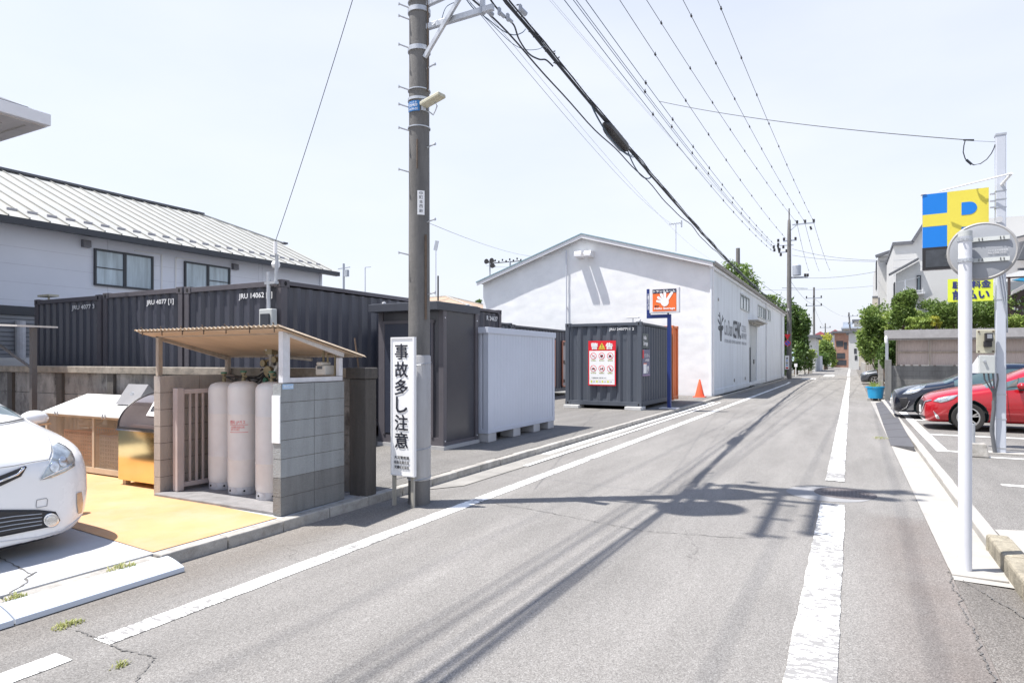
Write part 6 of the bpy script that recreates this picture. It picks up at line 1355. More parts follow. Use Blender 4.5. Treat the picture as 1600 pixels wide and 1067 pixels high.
# P sign pole
T = thing('parking_sign', 'blue and yellow parking sign with big letter on a pale square pole', 'sign', PS)
dS = -PS.x * _s + PS.y * _c; hz = lambda v: EYE + (HY - v) / F * dS
hw = .068
mb = MB(); mb.box((PS.x - hw, PS.y - hw, .055), (PS.x + hw, PS.y + hw, hz(212))); part('post', mb, M['ppole'], T, bevel=.012)
mb = MB(); mb.box((PS.x - hw - .006, PS.y - hw - .006, hz(213)), (PS.x + hw + .006, PS.y + hw + .006, hz(210)))
for v in (300, 313, 326, 365, 469, 617, 655, 700): mb.box((PS.x - hw - .004, PS.y - hw - .004, hz(v)), (PS.x + hw + .004, PS.y + hw + .004, hz(v) + .018))
for v in (303, 314, 324): mb.box((PS.x - hw - .07, PS.y - .02, hz(v)), (PS.x - hw, PS.y + .02, hz(v) + .02))
parts('post_band', mb, M['galv'], T)
sa = Vector((0, 0, EYE)) + ray(1441, 423) * 11.3; sb = Vector((0, 0, EYE)) + ray(1545, 423) * 10.80; R__ = Vector((sb.x - sa.x, sb.y - sa.y, 0)); sw = R__.length
da = -sa.x * _s + sa.y * _c; db = -sb.x * _s + sb.y * _c
zB = EYE + (HY - 423) / F * da; zM = EYE + (HY - 388) / F * da; zT = EYE + (HY - 304.5) / F * da
pn = Panel((sa.x, sa.y, zB), R__); H_ = zT - zB; hm = zM - zB
pn.rect(0, 0, sw, H_, M['ppole'], 0, .10); pn.build('sign_case', T)
pn = Panel((sa.x, sa.y, zB), R__); hh = H_ - hm
bl, ye = M['psblue'], M['yel']
pn.rect(.004, hm + .002, sw - .004, H_ - .004, bl, .004)
pn.rect(sw * .385, hm, sw, H_ - .004, ye, .006); pn.rect(0.004, hm + hh * .39, sw * .385, hm + hh * .615, ye, .006)
pn.rect(sw * .60, hm, sw - .004, hm + hh * .33, bl, .010)
# counter of the P
cx0, cx1, cy0, cy1 = sw * .60, sw * .83, hm + hh * .545, hm + hh * .775
r = (cy1 - cy0) / 2; pn.poly([(cx0, cy0), (cx1 - r, cy0)] + [(cx1 - r + r * cos(a), cy0 + r + r * sin(a)) for a in [(-pi / 2 + pi * k / 12) for k in range(13)]] + [(cx0, cy1)], bl, .010)
pn.rect(0, 0, sw, hm, M['darkframe'], .006); pn.rect(.05, .05, sw * .9, hm - .045, M['darkface'], .010); pn.text('空満', sw * .35, .12, sw * .62, hm - .12, mat('unlit_segments', (.07, .075, .08), .5), .012); pn.build('sign_face', T)
mb = MB(); mb.box(Vector((sa.x - .02, sa.y - .02, zT)) , Vector((sa.x + .06, sa.y + .10, zT + .02))); e0 = PY(1468, 299, 13.2); e1 = PY(1581, 271, 12.9); mb.tube([e0, e1], .012, 8); mb.tube([e1, e1 + Vector((-.16, .3, -.2))], .02, 8); part('spot_arm', mb, M['white'], T)
mb = MB(); mb.tube([PY(1561, 343, PS.y - .12), PY(1561, 343, PS.y - .08)], .05, 16); part('gauge', mb, M['white'], T)
# coils of cable on the post
mb = MB(); xx = PS.x
for k in range(3): mb.tube([(xx - .05 + .03 * k, PS.y - hw - .012, hz(395)), (xx - .04 + .035 * k, PS.y - hw - .014, hz(430)), (xx + .0 + .035 * k, PS.y - hw - .012, hz(460)), (xx + .05 + .012 * k, PS.y - hw - .012, hz(485)), (xx + hw + .015, PS.y - hw + .02, hz(500)), (xx + hw + .015, PS.y - hw + .02, hz(520))], .010, 6)
part('cable', mb, M['transf'], T, smooth=True)
# lime board
a = PY(1481, 472, PS.y - .1); b = PY(1552, 433, PS.y - .1)
T = thing('prepay_board', 'lime yellow board with navy characters behind the mirror post', 'sign', a)
w = b.x - a.x; h = b.z - a.z; pn = Panel((a.x, PS.y - .10, a.z), (1, 0, 0)); pn.rect(0, 0, w, h, M['yelgreen'], 0, .03); pn.build('board', T)
pn = Panel((a.x, PS.y - .10, a.z), (1, 0, 0)); pn.text('駐車料金', w * .10, h * .56, w * .95, h * .90, M['navyink'], .004, bold=.035); pn.text('前払い', w * .10, h * .08, w * .92, h * .50, M['navyink'], .004, bold=.035); pn.build('lettering', T)
# meter boards
a = PY(1525.5, 552, PS.y - .14); b = PY(1555, 515, PS.y - .14)
T = thing('electric_meter', 'cream meter board with black meter strapped to the pale sign pole', 'electric meter', a)
mb = MB(); mb.box((a.x, PS.y - .16, a.z), (b.x, PS.y - .11, b.z)); part('meter_board', mb, M['cream'], T, bevel=.01)
w = b.x - a.x; h = b.z - a.z; mb = MB(); mb.box((a.x + w * .35, PS.y - .25, a.z + h * .26), (a.x + w * .78, PS.y - .16, a.z + h * .52)); mb.box((a.x + w * .40, PS.y - .27, a.z + h * .5), (a.x + w * .82, PS.y - .16, a.z + h * .86)); part('meter', mb, M['darkframe'], T, bevel=.012)
mb = MB(); mb.box((a.x + w * .5, PS.y - .276, a.z + h * .62), (a.x + w * .76, PS.y - .27, a.z + h * .8)); part('dial', mb, M['mirrorback'], T)
mb = MB()
for x, z in ((a.x + .03, a.z + .03), (b.x - .03, a.z + .03), (a.x + .03, b.z - .03), (b.x - .03, b.z - .03)): mb.tube([(x, PS.y - .17, z), (x, PS.y - .16, z)], .015, 8)
parts('screw', mb, M['bark'], T)
a = PY(1529, 583, PS.y - .14); b = PY(1556, 553, PS.y - .14)
T = thing('breaker_box', 'pale grey breaker box under the cream meter board', 'breaker box', a)
mb = MB(); mb.box((a.x, PS.y - .22, a.z), (b.x - .02, PS.y - .09, b.z - .02)); part('case', mb, M['boxgrey'], T, bevel=.008); mb = MB(); mb.tube([(a.x + .07, PS.y - .25, a.z + .2), (a.x + .07, PS.y - .22, a.z + .2)], .02, 10); part('lock', mb, M['galv'], T)
mb = MB(); mb.add([(a.x - .16, PS.y - .13, a.z + .0), (a.x, PS.y - .13, a.z + .0), (a.x, PS.y - .13, b.z - .03), (a.x - .16, PS.y - .10, a.z + .0), (a.x, PS.y - .10, a.z), (a.x, PS.y - .1, b.z - .03)], [(0, 1, 2), (5, 4, 3), (0, 3, 4, 1), (1, 4, 5, 2), (2, 5, 3, 0)]); part('gusset', mb, M['white'], T)
mb = MB()
for k in range(4):
    x = a.x + .07 + .06 * k; mb.tube([(x, PS.y - .15, a.z), (x + .01, PS.y - .15, a.z - .10), (PS.x - hw - .05 + .012 * k, PS.y - .12, a.z - .32), (PS.x - hw - .04 + .008 * k, PS.y - .11, a.z - .50)], .014, 6)
mb.tube([(PS.x - hw - .035, PS.y - .11, a.z - .45), (PS.x - hw - .035, PS.y - .11, .8), (PS.x - hw - .065, PS.y - .11, .45), (PS.x - hw - .02, PS.y - .11, .06)], .03, 8); part('conduit', mb, mat('conduit_dark', (.12, .125, .135), .5), T, smooth=True)
mb = MB(); mb.box((PS.x - .45, PS.y - .18, .057), (PS.x + 1.6, PS.y + .15, .075)); mb.build('sign_footing', M['gutter'], None)['kind'] = 'structure'
# wheel stop with steel pin
p = G(1522, 713, .055)
T = thing('bollard_block', 'tapered concrete block with a short steel pipe by the sign pole', 'bollard', p)
mb = MB(); 
def frust(mb, c, a, b, h): mb.add([c + Vector((-a, -b, 0)), c + Vector((a, -b, 0)), c + Vector((a, b, 0)), c + Vector((-a, b, 0)), c + Vector((-a * .8, -b * .7, h)), c + Vector((a * .8, -b * .7, h)), c + Vector((a * .8, b * .7, h)), c + Vector((-a * .8, b * .7, h))], [(0, 3, 2, 1), (4, 5, 6, 7), (0, 1, 5, 4), (1, 2, 6, 5), (2, 3, 7, 6), (3, 0, 4, 7)])
frust(mb, p, .19, .12, .22); part('block', mb, M['kerb'], T, bevel=.02)
mb = MB(); mb.tube([p + Vector((-.02, 0, .22)), p + Vector((-.02, 0, .52))], .035, 14); part('pipe', mb, M['galv'], T, smooth=True)
# blue tub planter
c = G(1368, 626); c.x += .0
T = thing('planter_tub', 'bright blue oval tub used as a planter at the wall end', 'planter', c, )
r0 = 12.4 / F * 25.0
mb = MB(); mb.lathe([(r0 * .80, .10), (r0 * .96, .50), (r0 * 1.03, .51), (r0 * 1.03, .555), (r0 * .93, .555), (r0 * .9, .45), (.02, .44)], c, 28)
for s in (-1, 1): mb.box((c.x + s * r0 * .98 - .05, c.y - .08, .50), (c.x + s * r0 * .98 + .05, c.y + .08, .535))
part('tub', mb, M['tubblue'], T, smooth=True)
mb = MB(); mb.lathe([(.001, .46), (r0 * .9, .465)], c, 20); part('soil', mb, M['bark'], T)
tuft(c + Vector((-.05, 0, .46)), .2, 160, .38, 21, 'green plant growing in the blue tub planter', M['leafl'])
for k, (dx, dy) in enumerate(((-.2, -.1), (.2, -.05), (.0, .2))):
    mb = MB(); mb.box((c.x + dx - .09, c.y + dy - .05, .0), (c.x + dx + .09, c.y + dy + .05, .10)); o = mb.build('support_block', M['gutter'], None, bevel=.01); tag(o, ['left small block under the blue tub', 'right small block under the blue tub', 'rear small block under the blue tub'][k], 'block')

# ================================================================ CARS
def car(name, label, P, yaw, paint, st, L, wheels, wr=.31, glassm=None, roofw=.6, tint=None, bumper=None):
    """st: stations (s, zb, w, zshoulder, ztop, wroof); nose at x=0, tail at x=-L"""
    T = thing(name, label, 'car', P); T.rotation_euler.z = yaw
    T['_o'] = (0, 0, 0)
    bm = bmesh.new(); rings = []
    for (s, zb, w, zs, zt, wrf) in st:
        zm = zb + (zs - zb) * .45; cab = wrf < w * .86
        half = [(0, zb), (w * .72, zb), (w * .955, zb + .06), (w, zm), (w * .995, zb + (zs - zb) * .75), (w * .955, zs)]
        if cab: half += [(wrf + (w * .955 - wrf) * .12, zt - .11 if zt - zs > .25 else zs + (zt - zs) * .6), (wrf * .62, zt - .018), (0, zt)]
        else: half += [(w * .84, zs + (zt - zs) * .45), (w * .5, zt - (zt - zs) * .16), (0, zt)]
        ring = []
        for j, (y, z) in enumerate(half): ring.append(bm.verts.new((-s, y, z)))
        other = [ring[0]] + [bm.verts.new((-s, -y, z)) for (y, z) in half[1:-1]] + [ring[-1]]
        rings.append((ring, other))
    nst = len(rings); nj = len(rings[0][0])
    for side in (0, 1):
        for i in range(nst - 1):
            for j in range(nj - 1):
                a, b = rings[i][side], rings[i + 1][side]
                f = [a[j], a[j + 1], b[j + 1], b[j]]
                if side: f = f[::-1]
                fc = bm.faces.new(f); s0, s1 = st[i], st[i + 1]; cab0, cab1 = s0[5] < s0[2] * .86, s1[5] < s1[2] * .86
                if j == 5 and cab0 and cab1: fc.material_index = 2
                if j >= 6 and not cab0 and cab1: fc.material_index = 1
                if j == 5 and not cab0 and cab1: fc.material_index = 0
                if j >= 6 and cab0 and not cab1: fc.material_index = 3
    for i in (0, nst - 1):
        A_, B_ = rings[i]
        for j in range(nj - 1):
            f = [A_[j], A_[j + 1], B_[j + 1], B_[j]]; f = list(dict.fromkeys(f))
            if i == 0: f = f[::-1]
            if len(f) > 2: bm.faces.new(f)
    bmesh.ops.recalc_face_normals(bm, faces=bm.faces)
    me = bpy.data.meshes.new('car_body'); bm.to_mesh(me); bm.free()
    tmp = bpy.data.objects.new('tmp', me); COL.objects.link(tmp)
    for mm in (paint, M['cglass'], M['cglass'], M['cglass'], M['black']): me.materials.append(mm)
    sm = tmp.modifiers.new('s', 'SUBSURF'); sm.levels = 3; sm.render_levels = 3
    cut = []
    for (wx, wy) in wheels:
        mb = MB(); sy_ = 1 if wy > 0 else -1; mb.tube([(-wx, wy + sy_ * .30, wr + .015), (-wx, wy - sy_ * .24, wr + .015)], wr + .055, 40); c_ = mb.build('cut', M['black'], None); cut.append(c_)
        b = tmp.modifiers.new('b', 'BOOLEAN'); b.operation = 'DIFFERENCE'; b.object = c_; b.solver = 'EXACT'; b.material_mode = 'TRANSFER' if hasattr(b, 'material_mode') else b.material_mode
    bpy.context.view_layer.update()
    dg = bpy.context.evaluated_depsgraph_get(); me2 = bpy.data.meshes.new_from_object(tmp.evaluated_get(dg))
    bpy.data.objects.remove(tmp)
    for c_ in cut: bpy.data.objects.remove(c_)
    # split by material
    mats_ = [m.name if m else '' for m in me2.materials]
    res = {}
    for nm, idx in (('body', None), ('windscreen', 1), ('side_window', 2), ('rear_window', 3)):
        bm = bmesh.new(); bm.from_mesh(me2)
        kill = [f for f in bm.faces if (f.material_index in (1, 2, 3)) == (idx is None) or (idx is not None and f.material_index != idx)]
        if idx is None: kill = [f for f in bm.faces if f.material_index in (1, 2, 3)]
        bmesh.ops.delete(bm, geom=kill, context='FACES')
        if not bm.faces: bm.free(); continue
        if nm == 'side_window':
            for sgn, keep in ((1, lambda y: y > 0), (-1, lambda y: y < 0)):
                b2 = bm.copy(); bmesh.ops.delete(b2, geom=[f for f in b2.faces if not keep(f.calc_center_median().y)], context='FACES')
                if b2.faces:
                    m3 = bpy.data.meshes.new(nm); b2.to_mesh(m3); m3.materials.clear(); m3.materials.append(M['cglass'])
                    m3.polygons.foreach_set('material_index', [0] * len(m3.polygons)); m3.polygons.foreach_set('use_smooth', [True] * len(m3.polygons)); o = bpy.data.objects.new(nm, m3); COL.objects.link(o); o.parent = T; o['_o'] = (0, 0, 0)
                b2.free()
            bm.free(); continue
        m3 = bpy.data.meshes.new(nm); bm.to_mesh(m3); bm.free()
        if idx is None:
            m3.materials.clear(); m3.materials.append(paint); m3.materials.append(M['black'])
            for p_ in m3.polygons:
                c_ = p_.center; p_.material_index = 1 if any((c_.x + wx) ** 2 + (c_.z - wr - .015) ** 2 < (wr + .060) ** 2 and abs(c_.y) > .5 and c_.y * wy > 0 for wx, wy in wheels) else 0
                if c_.z < st[3][1] + .014 and abs(c_.y) < st[4][2] * .8: p_.material_index = 1
        else: m3.materials.clear(); m3.materials.append(M['cglass']); m3.polygons.foreach_set('material_index', [0] * len(m3.polygons))
        m3.polygons.foreach_set('use_smooth', [True] * len(m3.polygons))
        if idx is None: m3.set_sharp_from_angle(angle=radians(40))
        o = bpy.data.objects.new(nm, m3); COL.objects.link(o); o.parent = T; o['_o'] = (0, 0, 0); res[nm] = o
    mw = Matrix.Translation(P) @ Matrix.Rotation(yaw, 4, 'Z')
    bv = BVHTree.FromPolygons([mw @ v.co for v in me2.vertices], [tuple(p.vertices) for p in me2.polygons])
    return T, mw, bv, res
def wheel(T, wx, wy, wr, spokes=5, double=True):
    s = 1 if wy > 0 else -1
    def ring(prof, m, nm, par, smooth=True):
        mb = MB(); n = 40; vs = []; fs = []
        for r, k in prof:
            for i in range(n): a = 2 * pi * i / n; vs.append(Vector((-wx + r * cos(a), wy + s * k, wr + r * sin(a))))
        for j in range(len(prof) - 1):
            for i in range(n): fs.append((j * n + i, j * n + (i + 1) % n, (j + 1) * n + (i + 1) % n, (j + 1) * n + i))
        fs.append(tuple(range(n))); fs.append(tuple((len(prof) - 1) * n + i for i in range(n))); mb.add(vs, fs); return part(nm, mb, m, par, smooth)
    tw = .19; rr = wr * .68
    w = ring([(rr, -tw), (wr * .93, -tw), (wr, -tw + .03), (wr, -.03), (wr * .95, -.003), (rr + .02, .0), (rr, -.01), (rr * .96, -.10)], M['tyre'], 'wheel', T)
    ring([(rr * .98, -.14), (rr * .98, -.10), (.01, -.10)], M['black'], 'brake_disc', w)
    mb = MB()
    n = 40; vs = []; fs = []
    prof = [(rr + .004, -.004), (rr - .018, -.002), (rr - .022, -.04), (rr + .0, -.05)]
    for r, k in prof:
        for i in range(n): a = 2 * pi * i / n; vs.append(Vector((-wx + r * cos(a), wy + s * k, wr + r * sin(a))))
    for j in range(3):
        for i in range(n): fs.append((j * n + i, j * n + (i + 1) % n, (j + 1) * n + (i + 1) % n, (j + 1) * n + i))
    mb.add(vs, fs)
    c = Vector((-wx, wy, wr))
    for k in range(spokes):
        for da in ((-.17, .17) if double else (0,)):
            a = 2 * pi * k / spokes + .3; b = a + da
            p = c + Vector((cos(a) * .05 * 1, s * -.035, sin(a) * .05)); q = c + Vector((cos(b) * (rr - .012), s * -.02, sin(b) * (rr - .012))); mb.beam(p, q, .028 if double else .04, .03, up=Vector((0, 1, 0)))
    mb.tube([c + Vector((0, -s * .06, 0)), c + Vector((0, -s * .015, 0))], .055, 20)
    part('rim', mb, M['rim'], w, smooth=False)
    return w
def patch(T, mw, bv, name, m, poly, off=.006, src=None, steps=4, parent=None):
    """trace a photographed outline onto the curved car surface"""
    bm = bmesh.new(); vs = [bm.verts.new((u, v, 0)) for u, v in poly]; f = bm.faces.new(vs)
    bmesh.ops.triangulate(bm, faces=[f]);
    for _ in range(steps):
        ed = [e for e in bm.edges if e.calc_length() > (poly_size(poly) / 14)]
        if ed: bmesh.ops.subdivide_edges(bm, edges=ed, cuts=1); bmesh.ops.triangulate(bm, faces=bm.faces)
    O = Vector((0, 0, EYE)); inv = mw.inverted(); ok = True
    for v in bm.verts:
        d = ray(v.co.x, v.co.y).normalized(); h = bv.ray_cast(O, d)
        if h[0] is None:
            # nearest surface to the ray
            best = None
            for k in range(0, 60):
                p = O + d * (3 + k * .3); q = bv.find_nearest(p)
                if best is None or q[3] < best[1]: best = (q, q[3])
            h = best[0]
        nrm = h[1]
        if nrm.dot(d) > 0: nrm = -nrm
        v.co = inv @ (h[0] + nrm * off)
    me = bpy.data.meshes.new(name); 
    bmesh.ops.recalc_face_normals(bm, faces=bm.faces); bm.to_mesh(me); bm.free(); me.materials.append(m); me.polygons.foreach_set('use_smooth', [True] * len(me.polygons))
    o = bpy.data.objects.new(name, me); COL.objects.link(o); o.parent = parent or T; o['_o'] = (0, 0, 0)
    so = o.modifiers.new('solid', 'SOLIDIFY'); so.thickness = .004; so.offset = 0
    return o
def poly_size(p): return max(max(x for x, y in p) - min(x for x, y in p), max(y for x, y in p) - min(y for x, y in p))
def polyline_poly(pts, w):
    L = [];R=[]
    for i, p in enumerate(pts):
        a = Vector(pts[max(i - 1, 0)]); b = Vector(pts[min(i + 1, len(pts) - 1)]); d = (b - a).normalized(); n = Vector((-d.y, d.x)) * w / 2; L.append(tuple(Vector(p) + n)); R.append(tuple(Vector(p) - n))
    return L + R[::-1]
# ---- white car (nose towards the street)
WCp = Vector((-5.52, 2.33, .095))
st = [(0, .14, .50, .50, .66, .5), (.03, .10, .62, .58, .75, .62), (.10, .09, .74, .66, .82, .74), (.24, .11, .83, .74, .88, .83), (.50, .14, .875, .80, .955, .87), (.85, .17, .885, .86, 1.03, .885), (1.10, .17, .888, .90, 1.09, .885), (1.16, .17, .888, .905, 1.11, .75), (2.20, .17, .888, .95, 1.50, .64), (2.7, .17, .888, .97, 1.565, .64), (3.8, .17, .885, 1.0, 1.52, .62), (4.35, .2, .85, 1.02, 1.25, .60), (4.5, .25, .80, .98, 1.05, .79), (4.62, .3, .72, .8, .9, .71)]
T, mw, bv, res = car('parked_car', 'white parked car front with headlamp, cut off by the left edge', WCp, 0, M['cwhite'], st, 4.62, [(.93, .80), (.93, -.80), (3.7, .80), (3.7, -.80)], .315)
for wx, wy in ((.93, .86), (.93, -.86), (3.7, .86), (3.7, -.86)): wheel(T, wx, wy, .315)
res_w = (T, mw, bv)
pa = lambda nm, m, poly, off=.006, **k: patch(T, mw, bv, nm, m, poly, off, **k)
hl = pa('headlight', M['lamp'], [(62, 750), (68, 738), (76, 724), (82, 708), (80, 698), (90, 692), (102, 698), (111, 706), (115, 716), (116, 728), (100, 738), (80, 746)], .008)
for i, (cu, cv, rr_) in enumerate(((84, 730, 7.5), (97, 722, 7))): pa('lamp_projector', M['lampinner'], [(cu + rr_ * cos(a), cv + rr_ * sin(a) * 1.1) for a in [k * pi / 8 for k in range(16)]], .014, parent=hl)
pa('lamp_trim', M['chrome'], polyline_poly([(66, 747), (84, 739), (104, 730), (113, 724)], 1.6), .014, parent=hl)
pa('grille', M['darkframe'], [(-20, 765), (-20, 748), (0, 743), (38, 728), (41, 730), (32, 744), (0, 759)], .008)
pa('grille_chrome', M['chrome'], polyline_poly([(-20, 757), (0, 751), (26, 741), (37, 731)], 3), .014)
pa('lower_grille', M['black'], [(-25, 838), (-25, 805), (0, 796), (60, 800 - 4), (86, 799), (93, 812), (88, 820), (60, 826), (0, 838)], .008)
for k in range(4): pa('grille_bar', M['transf'], polyline_poly([(-20, 812 + k * 7), (20, 806 + k * 6.5), (64, 802 + k * 5.5)], 1.3), .014)
fg = pa('fog_lamp', M['chrome'], [(78.5 + 12 * cos(a), 812 + 11 * sin(a)) for a in [k * pi / 10 for k in range(20)]], .014)
pa('fog_lens', M['lampinner'], [(78.5 + 9 * cos(a), 812 + 8.2 * sin(a)) for a in [k * pi / 10 for k in range(20)]], .020, parent=fg)
pa('corner_reflector', M['amber'], [(119, 770), (126, 768), (128, 785), (126, 800), (121, 802), (119, 786)], .008)
gr = mat('panel_gap', (.25, .25, .26), .8)
pa('panel_gap', gr, polyline_poly([(-10, 732), (20, 728), (50, 722), (75, 718)], .9), .004); pa('panel_gap', gr, polyline_poly([(76, 718), (80, 705), (79, 692), (74, 680)], .9), .004)
pa('tow_cover', gr, polyline_poly([(56, 790), (57, 781), (72, 778), (74, 780), (73, 790), (57, 793), (56, 790)], .6), .004)
pa('panel_gap', mat('shade_lip', (.6, .6, .62), .5), polyline_poly([(0, 846), (60, 838), (98, 828), (116, 815), (129, 803)], 1.2), .005)  # not a gap: shade along the lower bumper lip painted as a grey line
# mirror
mp0 = PX(40, 655, -7.05)
loc = lambda p: mw.inverted() @ p
bm = bmesh.new(); bmesh.ops.create_icosphere(bm, subdivisions=3, radius=1)
for v in bm.verts: v.co = Vector((v.co.x * .085 - .0, v.co.y * .125, v.co.z * .075 * (1.15 if v.co.z > 0 else .9)))
c0 = loc(PX(53, 655, -6.95)); me = bpy.data.meshes.new('wing_mirror')
bmesh.ops.translate(bm, verts=bm.verts, vec=c0); bm.to_mesh(me); bm.free(); me.materials.append(M['cwhite']); me.polygons.foreach_set('use_smooth', [True] * len(me.polygons)); o = bpy.data.objects.new('wing_mirror', me); COL.objects.link(o); o.parent = T; o['_o'] = (0, 0, 0)
mb = MB(); mb.beam(c0 + Vector((.06, .0, -.05)), c0 + Vector((.05, .11, -.045)), .05, .02); part('mirror_indicator', mb, M['amber'], o)
c1 = Vector((c0.x, -c0.y, c0.z)); o2 = o.copy(); COL.objects.link(o2); o2.location = c1 - c0
mb = MB(); w0 = PX(0, 662, -6.75); w1 = PX(33, 654, -6.80); a_, b_ = loc(PX(-10, 664, -6.72)), loc(PX(36, 655, -6.80)); 
pa('wiper', M['black'], polyline_poly([(-10, 665), (14, 661), (36, 656)], 1.6), .012)
# ---- red hatchback
# stations for small hatchbacks
def hatch(h=1.50, w=.8475): return [(0, .22, w * .62, .46, .60, w * .62), (.03, .17, w * .76, .54, .70, w * .76), (.12, .15, w * .88, .62, .78, w * .88), (.30, .15, w * .96, .70, .85, w * .96), (.60, .16, w * .99, .77, .925, w * .99), (.95, .17, w, .83, .985, w), (1.16, .17, w, .87, 1.02, w), (1.22, .17, w, .875, 1.035, w * .8), (2.0, .17, w, .93, h - .06, w * .68), (2.5, .17, w, .96, h, w * .67), (3.3, .18, w, .99, h - .03, w * .64), (3.75, .2, w * .97, 1.0, 1.20, w * .62), (3.92, .25, w * .93, .95, 1.0, w * .92), (4.06, .3, w * .84, .75, .85, w * .83)]
yR = 16.78; xR = 1.43
RP = Vector((xR, yR + .8475, .055))
T, mw, bv, res = car('parked_car', 'red parked hatchback with alloy wheels behind the white mirror post', RP, pi, M['cred'], hatch(), 4.06, [(.80, .77), (.80, -.77), (3.37, .77), (3.37, -.77)], .305)
for wx, wy in ((.80, .83), (.80, -.83), (3.37, .83), (3.37, -.83)): wheel(T, wx, wy, .305)
pa = lambda nm, m, poly, off=.006, **k: patch(T, mw, bv, nm, m, poly, off, **k)
hl = pa('headlight', M['lamp'], [(1458, 627), (1466, 622), (1480, 619), (1498, 617), (1490, 623), (1480, 627), (1470, 629)], .008)
pa('lamp_projector', M['lampinner'], [(1467 + 3 * cos(a), 625 + 2.6 * sin(a)) for a in [k * pi / 6 for k in range(12)]], .014, parent=hl)
pa('grille', M['darkframe'], [(1434, 627), (1436, 622), (1444, 626), (1441, 636), (1438, 645), (1434, 641)], .008)
pa('grille_chrome', M['chrome'], polyline_poly([(1437, 646), (1441, 641), (1444, 632), (1446, 627.5), (1456, 625)], 1.6), .014)
pa('lower_grille', M['black'], [(1435, 647), (1440, 648), (1447, 651), (1445, 653), (1437, 651)], .008)
fg = pa('fog_lamp', M['chrome'], [(1458.5, 642), (1462, 645), (1467, 650), (1468.5, 654), (1464, 654), (1461, 649)], .010)
pa('panel_gap', mat('dark_gap_line', (.05, .01, .01), .8), polyline_poly([(1496, 617), (1507, 609), (1520, 602)], .6), .004)
for pts in ([(1572, 570), (1573, 600), (1576, 640), (1580, 664)],): pa('panel_gap', MATS['dark_gap_line'], polyline_poly(pts, .6), .004)
pa('window_quarter', M['black'], [(1573, 606), (1583, 598), (1592, 590), (1589, 604)], .006)
pl = MB(); lp = Vector((.012, 0, .42)); pl.box((.0, -.165, .34), (.02, .165, .50)); o = pl.build('number_plate', M['plate'], T)
bm = bmesh.new(); bmesh.ops.create_icosphere(bm, subdivisions=3, radius=1)
c0 = mw.inverted() @ PY(1597, 603, yR - .08)
for v in bm.verts: v.co = Vector((v.co.x * .09, v.co.y * .11, v.co.z * .07)) + c0
me = bpy.data.meshes.new('wing_mirror'); bm.to_mesh(me); bm.free(); me.materials.append(M['cred']); me.polygons.foreach_set('use_smooth', [True] * len(me.polygons)); o = bpy.data.objects.new('wing_mirror', me); COL.objects.link(o); o.parent = T; o['_o'] = (0, 0, 0)
mb = MB(); mb.box(c0 + Vector((-.05, -.12, -.1)), c0 + Vector((.04, -.02, -.05))); part('mirror_foot', mb, M['black'], o)
# ---- dark hatchback behind
yD = 19.6; xD = PY(1394, 640, yD + .55).x
DP = Vector((xD, yD + .8475, .055))
T, mw, bv, res = car('parked_car', 'dark blue parked hatchback between the red car and the block wall', DP, pi, M['cdark'], hatch(1.49), 4.06, [(.82, .77), (.82, -.77), (3.37, .77), (3.37, -.77)], .305)
for wx, wy in ((.82, .83), (.82, -.83), (3.37, .83), (3.37, -.83)): wheel(T, wx, wy, .305)
pa = lambda nm, m, poly, off=.006, **k: patch(T, mw, bv, nm, m, poly, off, **k)
pa('headlight', M['lamp'], [(1410, 616), (1420, 608), (1436, 603), (1448, 600), (1444, 606), (1434, 613), (1420, 616)], .008)
pa('lower_grille', M['black'], [(1405, 622), (1418, 621), (1420, 630), (1415, 640), (1408, 634)], .008)
pa('grille_chrome', M['chrome'], polyline_poly([(1408, 640), (1416, 636), (1421, 626)], .7), .012)
pl = MB(); pl.box((.0, -.165, .34), (.02, .165, .50)); pl.build('number_plate', M['plate'], T)
# ---- far grey car
gp = G(1346, 601); GPt = Vector((gp.x - .05, gp.y + 1.1, 0))
T, mw, bv, res = car('parked_car', 'charcoal parked car nose poking out past the far gate pillar', GPt, pi, M['cgrey'], hatch(1.5), 4.06, [(.80, .77), (.80, -.77), (3.37, .77), (3.37, -.77)], .305)
for wx, wy in ((.80, .83), (.80, -.83), (3.37, .83), (3.37, -.83)): wheel(T, wx, wy, .305)
patch(T, mw, bv, 'headlight', M['lamp'], [(1347, 586), (1350, 583), (1355, 582), (1353, 586)], .02)

# ================================================================ RIGHT WALL, CARPORT, FENCE
RY = 28.2
T = thing('block_garden_wall', 'dark stained block wall behind the parked cars', 'wall', (6, RY, 0))
mb = MB(); wz = PY(1382, 571, RY).z; x = 1.25; k = 0; mb.box((1.22, RY + .02, 0), (14, RY + .13, wz - .02), M['mortar'])
for r in range(7):
    x = 1.25 - (.2 if r % 2 else 0); hh = wz / 7
    while x < 14: mb.box((max(x, 1.22) + .003, RY, r * hh + .003), (x + .397, RY + .15, (r + 1) * hh - .003), M['rwall']); x += .4
mb.build('blocks', None, T)
mb = MB(); mb.box((PY(1383, 600, RY - .1).x, RY - .12, 0), (PY(1393, 600, RY - .1).x, RY + .19, PY(1383, 562, RY - .1).z)); part('end_pillar', mb, M['rwall'], T, bevel=.01)
T = thing('gate_pillar', 'stacked pale block pillar beside the blue tub', 'pillar', G(1376, 617)); p = PY(1376, 600, 31); mb = MB(); zt_ = PY(1376, 562, 31).z
for k in range(8): mb.box((p.x - .09, 30.9, zt_ * k / 8 + .006), (p.x + .09, 31.1, zt_ * (k + 1) / 8))
part('blocks', mb, M['kerb'], T)
T = thing('screen_fence', 'faded translucent panel fence on top of the dark block wall', 'fence', (6, RY + .1, wz))
fx0 = PY(1401, 550, RY).x; fz1 = PY(1401, 531, RY).z; mb = MB(); pan = MB(); x = fx0
